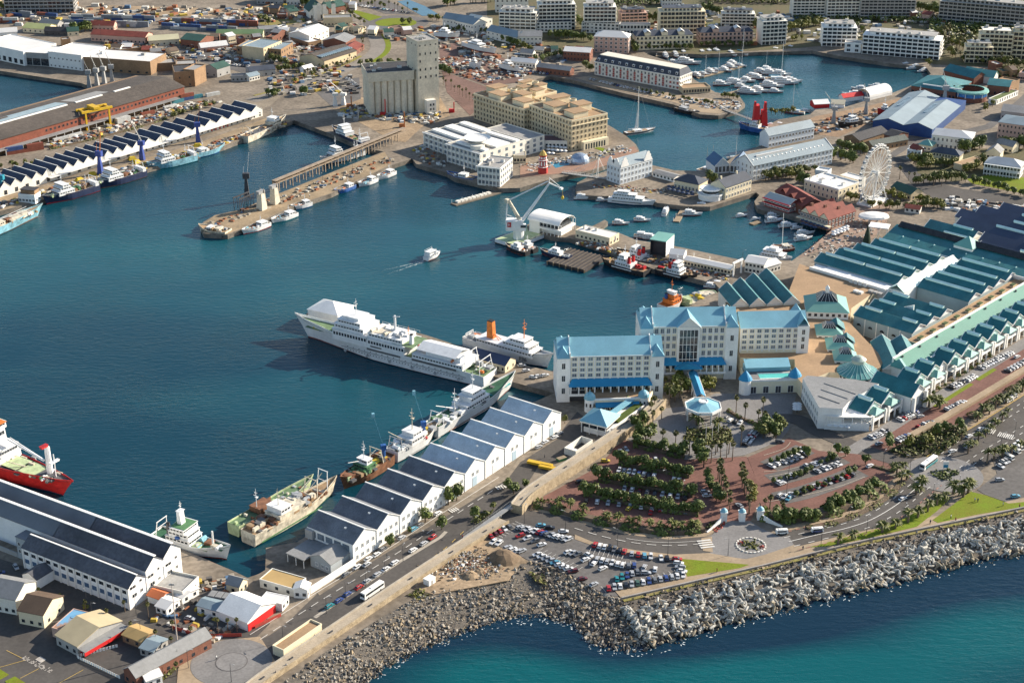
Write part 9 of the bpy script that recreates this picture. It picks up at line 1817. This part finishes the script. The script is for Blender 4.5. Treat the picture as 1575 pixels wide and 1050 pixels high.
crow((3,410,480),(3,930,602),26,95,'quay row before the long red hotel',None,.1,0);crow((1,1380,392),(1,1500,406),8,95,'row by the dock gate office',None,.1,0);crow((2,580,35),(2,900,82),18,90,'canal car park',None,.1,0);crow((3,0,430),(3,165,452),9,95,'row before the brick store',None,.1,0);crow((2,530,480),(2,600,540),6,90,'silo truck yard',None,.1,0)
def bus(label,q,ang,L_,stripe,coach=1):
 w_=p(q);r=tng('bus' if coach else 'minibus',label,'bus' if coach else 'minibus',(w_.x,w_.y,GZ+.2),ang);h=3.2 if coach else 2.2;b=1.25 if coach else.95
 MB().frus(-L_/2,L_/2,-b,b,.45,h,.12,.25,.08).box(-L_*.3,L_*.1,-b*.5,b*.5,h,h+.2).mk('body',WHITE,r);MB().box(-L_/2+.5,L_/2-.9,-b-.03,b+.03,h*.55,h*.84).box(L_/2-.28,L_/2+.0,-b*.85,b*.85,h*.48,h*.85).mk('windows',GL,r)
 if stripe:MB().box(-L_/2+.1,L_*.38,-b-.04,b+.04,.5,h*.5).mk('stripe',stripe,r)
 for x in(-L_*.3,L_*.32):
  for y in(-b+.1,b-.1):MB().cyl((x,y-.15,.42),(x,y+.15,.42),.45,n=10).mk('wheel',DSTEEL,r)
bus('white coach driving beside the promenade wall',(17,680,512),SHED[1]+pi,12,None);bus('white coach with a teal flank entering the second roundabout',(15,995,262),frame((15,950,295),(15,1045,225))[1]+pi,12.5,CARM and mat('car_teal',(0,0,0)))
bus('white minibus at the plaza below the gate wall',(15,108,672),.1,5.2,None,0);bus('dark blue van on the dual road',(15,322,662),.15,5.2,mat('car_blue',(0,0,0)),0)
for i,q in EN([(15,1520,178),(15,1535,160),(15,1555,142),(15,1480,218),(11,1480,660),(11,1505,640)]):bus(f"white minibus, {nth(i+1)} at the upper end of the coach park",q,-1.0 if i<4 else.7,5.4,None,0)
# lamps, people, parasols
def lamp(q,label,h=8.5,group='lamp posts',arms=1):
 if 'lamp' not in PROTO:
  r=tng('street_lamp','x','street lamp');MB().cyl((0,0,-.2),(0,0,8.5),.13,.07,n=6).mk('post',DSTEEL,r);MB().bar((0,0,8.4),(1.5,0,8.8),.07).box(1.2,2.2,-.18,.18,8.7,8.85).mk('lamp_head',STEEL,r);PROTO['lamp']=r;o=r
 else:o=copy_tree(PROTO['lamp'])
 w_=p(q);o.location=(w_.x,w_.y,GZ);o.rotation_euler=(0,0,RU(0,6.3));o.scale=(1,1,h/8.5);o['label']=label;o['group']=group
for w_,h,pts in[('seaside road',8.5,q14((25,610),(275,640),(588,750),(893,800),(1257,805))),('dual road',8,[(15,345,735),(15,620,670),(15,852,575),(15,1020,465),(15,510,600),(15,820,405)]),('boulevard',8,[(15,720,265),(15,882,295),(15,1178,405),(15,1430,150),(11,1515,870),(11,1170,560)]),('quay road median',7.5,[(17,1293,130),(17,975,215),(17,865,315),(17,755,390),(17,640,470),(17,518,540),(17,402,630),(17,140,800)]),('crescent car park',9,q14((632,400),(880,390),(980,470))),('fan car park',9,[(15,148,335),(15,398,240),(15,135,450)]),('corner yard',8,[(16,825,640),(16,560,670),(16,855,780),(16,1140,960),(16,1400,1045),(16,530,600)]),('dock yard',16,[(1,700,180),(1,615,265),(1,1180,385),(1,1500,180)]),('jetty pier',7,[(7,1345,600),(6,380,120),(6,560,60)])]:
 for i,q in EN(pts):lamp(q,f"grey lamp post, {nth(i+1)} along the {w_}",h,'lamp posts of the '+w_)
w_=p((16,1078,858));r=tng('radio_mast','tall slim white and rust mast in the lower yard','mast',(w_.x,w_.y,GZ));MB().cyl((0,0,-.3),(0,0,30),.3,.14,n=8).mk('shaft',mat('rusty_white',(.5,.42,.36),.8,.3,.3),r);MB().box(-1,1,-.2,.2,29,29.6).mk('light_bar',STEEL,r)
PP=[]
for c,t in[((.5,.5,.48),'white top'),((.06,.07,.10),'dark jacket'),((.30,.04,.04),'red top')]:
 me=bpy.data.meshes.new('figure');V_=[(0,0,.92),(0,0,1.2),(0,0,1.42),(0,0,1.52),(0,.02,1.66),(0,.01,1.74),(-.2,0,1.38),(-.26,.05,1.1),(-.24,.14,.88),(.2,0,1.38),(.26,-.05,1.1),(.24,-.02,.86),(-.1,0,.88),(-.11,.12,.48),(-.11,.06,.06),(-.11,.2,.03),(.1,0,.88),(.11,-.06,.48),(.11,-.2,.08),(.11,-.06,.03)]
 me.from_pydata(V_,[(0,1),(1,2),(2,3),(3,4),(4,5),(2,6),(6,7),(7,8),(2,9),(9,10),(10,11),(0,12),(12,13),(13,14),(14,15),(0,16),(16,17),(17,18),(18,19)],[])
 o=bpy.data.objects.new('person',me);COL.objects.link(o);md=o.modifiers.new('skin','SKIN')
 for i,s in EN([.15,.15,.16,.06,.105,.08,.07,.05,.04,.07,.05,.04,.10,.075,.05,.04,.10,.075,.05,.04]):me.skin_vertices[0].data[i].radius=(s,s*.85)
 me.skin_vertices[0].data[0].use_root=1
 for m in(mat('person_'+t.replace(' ','_'),c,.9,.15,2),mat('trousers',(.04,.045,.06),.9,.2,2),mat('skin_tone',(.30,.17,.11),.7,.1,2),mat('hair_dark',(.03,.02,.015),.8,.2,2)):me.materials.append(m)
 bpy.context.view_layer.update();m2=bpy.data.meshes.new_from_object(o.evaluated_get(bpy.context.evaluated_depsgraph_get()));bpy.data.objects.remove(o)
 for f in m2 .polygons:z=f.center.z;f.material_index=3 if z>1.68 else 2 if z>1.5 else 0 if z>.9 else 1
 PP.append((m2,t))
for i,(q,w_)in EN([((15,1310+135,505),'on the lawn edge'),((15,1005,612),'at the path fork'),((15,1158,598),'on the sea promenade'),((15,1130,580),'beside the lawn'),((15,235,770),'near the plaza kerb'),((14,1190,905),'on the triangle of lawn'),((15,1275,478),'sitting out on the big lawn'),((15,1292,482),'playing on the big lawn'),((15,1545,515),'at the lamp by the sea wall'),((17,160,960),'on the stone promenade'),((17,95,1005),'leaning at the promenade parapet'),((17,1225,180),'at the footbridge foot'),((16,1310,910),'on the turning circle'),((14,148,215),'beside the green skip'),((8,330,480),'on the market quay'),((8,300,500),'near the tour boats'),((8,270,540),'at the catamaran gangway'),((8,380,440),'below the restaurants'),((8,560,430),'on the market square'),((8,590,400),'under the market canopy'),((8,520,330),'beside the red roofs'),((8,480,400),'crossing the market square'),((7,880,175),'on the pierhead terrace'),((7,700,165),'before the port house'),((6,300,210),'on the collier jetty')]):
 w2=p(q);o=place('person',PP[i%3][0],None,(w2 .x,w2 .y,GZ+.25),RU(0,6.3));o.scale=(1.15,)*3;tag(o,f"person in a {PP[i % 3][1]} and dark trousers {w_}",'person','people out walking')
ums={}
def parasols(qs,c,where):
 if c not in ums:ums[c]=MB().lathe([(1.7,2.2),(1.1,2.7),(.05,3.1)],8,mi=0).cyl((0,0,0),(0,0,2.6),.06,n=5,mi=1).mesh('canopy',[mat('parasol_'+c,{'white':(.66,.66,.64),'navy':(.03,.05,.10)}[c],.8,.1,.5),STEEL])
 for i,q in EN(qs):w_=p(q);o=place('parasol',ums[c],None,(w_.x,w_.y,GZ+.25),RU(0,1));tag(o,f"{c} parasol, {nth(i+1)} on the {where}",'parasol',f"parasols on the {where}")
parasols([(11,375+i%5*36+i//5*10,795+i//5*16+(i%5)*3)for i in range(14)],'white','terrace under the veranda');parasols([(3,172+i%5*25,905+i//5*20+(i%5)*2)for i in range(12)],'white','dome terrace');parasols([(7,900+i%6*28,165+i//6*16+i%6*7)for i in range(12)],'navy','tavern terrace');parasols([(8,235+i%7*24,350+i//7*20+i%7*8)for i in range(18)],'navy','restaurant quay');parasols([(11,190+i%2*18,700+i//2*15)for i in range(6)],'white','forecourt edge of the hall');parasols([(8,420+i%5*20,440+i//5*16-i%5*8)for i in range(10)],'white','market quay')
# dock cranes, gantry, conveyor, drill rigs
def dock_crane(q,label,h,c1,c2,lean):
 w_=p(q);r=tng('dock_crane',label,'crane',(w_.x,w_.y,GZ),RU(-.3,.3),'cranes along the quays');MB().frus(-1.8,1.8,-1.8,1.8,-.2,h*.42,1.0,mi=0).mk('pedestal',c1,r);MB().box(-2,2.4,-1.6,1.6,h*.42,h*.54).mk('cab',c1,r);mb=MB()
 for s in(-.6,.6):
  mb.bar((1,s,h*.5),(lean,s*.4,h),.22)
  for k in range(6):t,t2=k/6,(k+1)/6;mb.bar((1+(lean-1)*t,s,h*(.5+.5*t)),(1+(lean-1)*t2,-s,h*(.5+.5*t2)),.1)
 mb.mk('jib',c2,r);MB().bar((-1.6,0,h*.5),(-1,0,h*.68),.25).bar((-1,0,h*.68),(lean,0,h),.08).mk('stay',c2,r)
BLS=mat('crane_blue',(.03,.06,.24),.5,.15,.3);ORS=mat('crane_orange',(.38,.13,.04),.6,.2,.3);YES=mat('gantry_yellow',(.58,.36,.02),.5,.12,.3)
dock_crane((155,268),'blue dock crane with an orange jib beside the brown trawler',31,BLS,ORS,3);dock_crane((219,246),'blue dock crane with a pale jib between two trawlers',26,BLS,STEEL,-5);dock_crane((305,219),'blue dock crane with a rusty jib near the light blue vessel',28,BLS,ORS,3);dock_crane((4,300),'teal dock crane at the frame edge',26,mat('crane_teal',(.02,.22,.30),.5,.15,.3),BLS,-4);dock_crane((380,302),'pale derrick crane on a dark lattice tower at the jetty',30,DSTEEL,WSTEEL,3)
for i,x in EN([540,588,632,678]):dock_crane((1,x,530-i*11),f"grey portal crane, {nth(i+1)} of the four beside the white warehouses",27,STEEL,STEEL,-4)
dock_crane((4,420,745),'lattice jib crane at the dry dock mouth',24,STEEL,STEEL,-8);dock_crane((4,615,690),'lattice jib crane in the middle of the dry dock',24,STEEL,STEEL,-3);dock_crane((4,1088,640),'grey museum crane beside the aquarium',30,STEEL,WSTEEL,-4);dock_crane((2,455,640),'white crawler crane beside the silo',19,WSTEEL,WSTEEL,-9);dock_crane((2,505,635),'second white crawler crane beside the silo',18,WSTEEL,WSTEEL,-10)
fr_=frame((1,528,788),(1,668,758));L=fr_[2];r=tng('gantry_crane','yellow rail gantry crane straddling the pier railway','crane',fr_[0],fr_[1])
for x in(0,L):
 for y in(0,9):MB().frus(x-.8,x+.8,y-.7,y+.7,-.2,13,.25).mk('leg',YES,r)
 MB().box(x-.9,x+.9,-1,10,-.2,1.2).mk('sill_beam',YES,r)
MB().box(-3,L+3,-.6,1,13,14.6).box(-3,L+3,8,9.6,13,14.6).box(-1.2,-.2,1,8,13.2,14.4).box(L+.2,L+1.2,1,8,13.2,14.4).mk('girder',YES,r);MB().box(L*.35,L*.6,-1,10,14.6,16.2).mk('trolley',YES,r)
fr_=frame((432,294),(627,213));L=fr_[2];r=tng('coal_conveyor','rusty covered conveyor gallery on posts along the jetty','conveyor',(fr_[0].x,fr_[0].y,GZ),fr_[1]);RUS=mat('rusty_gallery',(.28,.22,.16),.9,.35,.3,fine=.25)
MB().box(-4,L,1,4,5.5,5.9).box(-4,L,.8,4.2,7.6,8).box(-4,L,3.6,4,5.9,7.6).mk('gallery',RUS,r);pm=MB().box(-.3,.3,1,1.5,-.3,5.5).box(-.3,.3,3.5,4,-.3,5.5).box(-.12,.12,1,1.3,5.9,7.6).mesh('post',[RUS])
for i in range(int(L/7)):place('post',pm,r,(i*7,0,0))
for k,q in EN([(403,322),(423,313)]):
 w_=p(q);r=tng('loading_tower',('pale concrete loading tower nearer the jetty end','pale concrete loading tower joined to the conveyor')[k],'tower',(w_.x,w_.y,GZ),fr_[1]);MB().frus(-2.6,2.6,-2.6,2.6,-.2,11,.8).mk('shaft',SILOC,r);MB().box(-3.6,2.4,-1.4,1.4,11,13).mk('head_house',STEEL,r);MB().bar((2.4,-2.4,0),(1,-1.5,14),.3).bar((2.4,2.4,0),(1,1.5,14),.3).mk('brace',RUS,r)
fr_=frame((371,325),(400,313));r=tng('lattice_trestle','dark steel trestle below the jetty derrick','trestle',fr_[0],fr_[1]);mb=MB()
for i in range(5):
 for y in(1,6):mb.bar((i*3.4,y,-.2),(i*3.4,y,8.5),.25).bar((i*3.4,y,0),((i+1)*3.4 if i<4 else 10.2,y,8.3),.14)
mb.box(-.5,14.5,.7,1.3,7.6,8.4).box(-.5,14.5,5.7,6.3,7.6,8.4).mk('frame',DSTEEL,r)
for i,(q,c,h)in EN([((2,745,700),REDB,13),((2,860,770),ORS,12),((2,540,650),ORS,9),((2,1160,680),REDB,8),((2,582,730),STEEL,11)]):w_=p(q);r=tng('drill_rig',f"{('red','orange','orange','red','grey')[i]} piling rig, {nth(i+1)} on the silo building site",'rig',(w_.x,w_.y,GZ));MB().box(-2.2,1.4,-1.3,1.3,0,2.6).mk('cab',c,r);MB().box(1.3,2.1,-.5,.5,0,h).mk('mast',c,r)
JM=[mat('junk_'+str(i),c,.85,.25,.6)for i,c in EN([(.5,.48,.42),(.24,.09,.04),(.10,.09,.08),(.45,.32,.05),(.08,.14,.22),(.30,.26,.2),(.6,.59,.56)])]
def clutter_area(label,a,b,w_,n,s=1.3,wt=(2,3,3,1,1,4,1)):
 A,B=p(a),p(b);d=B-A;nn=Vector((-d.y,d.x,0)).normalized();mb=MB();ang=atan2(d.y,d.x)
 for i in range(n):
  q=A+d*R.random()+nn*RU(-w_,w_)/2;l,b_,h=RU(.4,1.5)*s,RU(.4,1.1)*s,RU(.3,1.2)*s;k=R.choices(range(7),wt)[0];M_=Matrix.Rotation(ang+R.choice((0,0,pi/2,.5,RU(0,3))),3,'Z');t=MB().frus(-l,l,-b_,b_,0,h,RU(0,.2)*l);mb.add([q+M_@Vector(v)for v in t.v],t.f,k)
 tag(mb.mk('debris',JM),label,kind='stuff')
for a in[('gear, crates and nets along the fish quay',(-20,322),(330,226),10,330,1.3,(2,3,4,2,1,5,1)),('gear on the farther fish quay',(330,222),(440,190),10,120),('nets, timber and scrap along the collier jetty',(320,348),(600,245),12,170,1.1,(1,3,3,0,1,5,0)),('machines and spoil on the silo building site',(2,500,670),(2,1080,720),34,300,1.5,(3,1,2,1,1,4,1)),('rigging clutter round the dry dock',(4,210,795),(4,940,650),28,260,1.3,(1,3,3,0,1,5,1)),('boatyard clutter on the slipway',(2,1100,350),(2,1560,470),60,320,1.5,(2,3,3,0,1,4,1)),('crates and drums on the basin pier',(7,360,480),(7,1270,700),9,300,.9),('goods on the warehouse quay apron',sq and(13,430,760),(13,1080,330),9,160,1.1),('yard goods behind the fish sheds',(1,300,890),(1,1300,610),14,260,1.4),('parked lorries and scrap in the dock yard',(1,600,290),(1,1500,330),60,240,2.0),('vans and scrap by the tan office',(2,-200,330),(2,500,330),70,260,2.2),('goods on the white office quay',(2,950,890),(6,1100,40),14,50,1.2),('small clutter on the pierhead',(7,430,135),(7,880,180),9,90,.8),('café tables on the market square',(8,310,575),(8,660,350),22,200,.7,(2,0,4,0,1,5,1)),('café tables on the clock tower promenade',(3,20,1020),(3,660,900),16,200,.8,(4,1,2,0,1,3,4)),('gear in the fenced corner yard',(16,1050,560),(16,1450,700),30,90,1.1),('pallets on the dry dock quay',(16,1150,480),(16,1420,440),10,30,1.2),('boat trailers and tenders on the red hotel spit',(3,960,620),(3,1330,640),24,130,1.1,(3,1,2,0,1,2,5)),('trailers in the railway yard',(1,500,800),(1,1250,610),8,50,1.6),('garden walls and sheds among the marina blocks',(3,600,170),(4,1500,180),130,330,2.6,(3,1,1,0,1,4,3)),('lorries and goods in the upper container yard',(1,0,90),(1,1500,110),90,300,2.6),('lorries by the scrub field',(2,-60,60),(2,420,120),80,140,2.4),('vans and goods on the boulevard side',(2,60,500),(2,560,480),90,160,2),('vans behind the boatyard',(2,900,190),(3,300,380),70,200,2.2),('plant on the navy mall roofs side street',(8,1080,240),(8,1560,310),30,110,1.6,(2,1,3,0,1,1,5))]:clutter_area(*a)
for i,q in EN([(5,385,80),(5,480,110),(5,560,75),(5,620,62),(1,825,985),(1,800,965),(1,1195,885)]):w_=p(q);o=MB().frus(-3,3,-2,2,0,2.2,1.2).mk('net_heap',mat('yellow_net',(.50,.36,.03),.9,.3,1,fine=.2),None,(w_.x,w_.y,GZ),RU(0,1));tag(o,f"yellow net heap, {nth(i+1)} along the fish quay",'net heap','net heaps on the fish quay')
for i,q in EN([(945,376+.0),(1004,387),(1018,391),(1033,395),(1050,399),(1066,402),(1090,407)]):w_=p(q);r=tng('banner_flag',f"white feather flag, {nth(i+1)} along the pier",'flag',(w_.x,w_.y,GZ),.4,'feather flags along the pier');MB().cyl((0,0,0),(0,0,5.5),.06,n=5).mk('pole',STEEL,r);MB().ext([(0,1.8),(.9,2.6),(.9,5),(0,5.5)],-.03,.03,0,'y').mk('cloth',WHITE,r)
c=p((14,250,228));r=tng('skip','green rubbish skip beside the promenade wall','skip',(c.x,c.y,GZ),.6);MB().frus(-2,2,-1,1,0,1.5,-.3).mk('body',mat('skip_green',(.04,.17,.08),.6,.2,.4),r);MB().box(-2.2,2.2,-1.2,1.2,1.5,1.6).mk('load',RK[2],r)
for k,q in EN([(14,120,262),(14,190,290)]):c=p(q);r=tng('flat_trailer',('yellow flat trailer nearer the warehouse','yellow flat trailer nearer the wall')[k],'trailer',(c.x,c.y,GZ),-.42);MB().box(-6,6,-1.2,1.2,.8,1.9).mk('bed',YES,r);MB().cyl((-4,-1.2,.45),(-4,1.2,.45),.45,n=8).cyl((4,-1.2,.45),(4,1.2,.45),.45,n=8).mk('wheel',DSTEEL,r)
fn=MB().box(0,2,-.04,.04,0,1.5).mesh('fence_panel',[mat('red_fence',(.42,.06,.04),.8,.2,.4)])
for k,(a,b)in EN([((16,1040,720),(16,1200,775)),((16,1200,775),(16,1480,768)),((17,-30,720),(17,140,640))]):
 f2=frame(a,b);r=tng('fence',('red site fence beside the palms','long red site fence below the workshop tent','red fence before the white boat store')[k],'fence',f2[0],f2[1])
 for i in range(int(f2[2]/2.05)):place('fence_panel',fn,r,(i*2.05,0,0))
f2=frame((16,465,895),(16,720,830));r=tng('fence','white paling fence round the restaurant yard','fence',f2[0],f2[1]);pa=MB().box(0,.9,-.05,.05,0,1.3).mesh('paling',[WHITE])
for i in range(int(f2[2]/1.2)):place('paling',pa,r,(i*1.2,0,0))
f2=frame((16,470,900),(16,740,1030));r=tng('fence','white paling fence on the yard side of the brick house','fence',f2[0],f2[1])
for i in range(int(f2[2]/1.2)):place('paling',pa,r,(i*1.2,0,0))
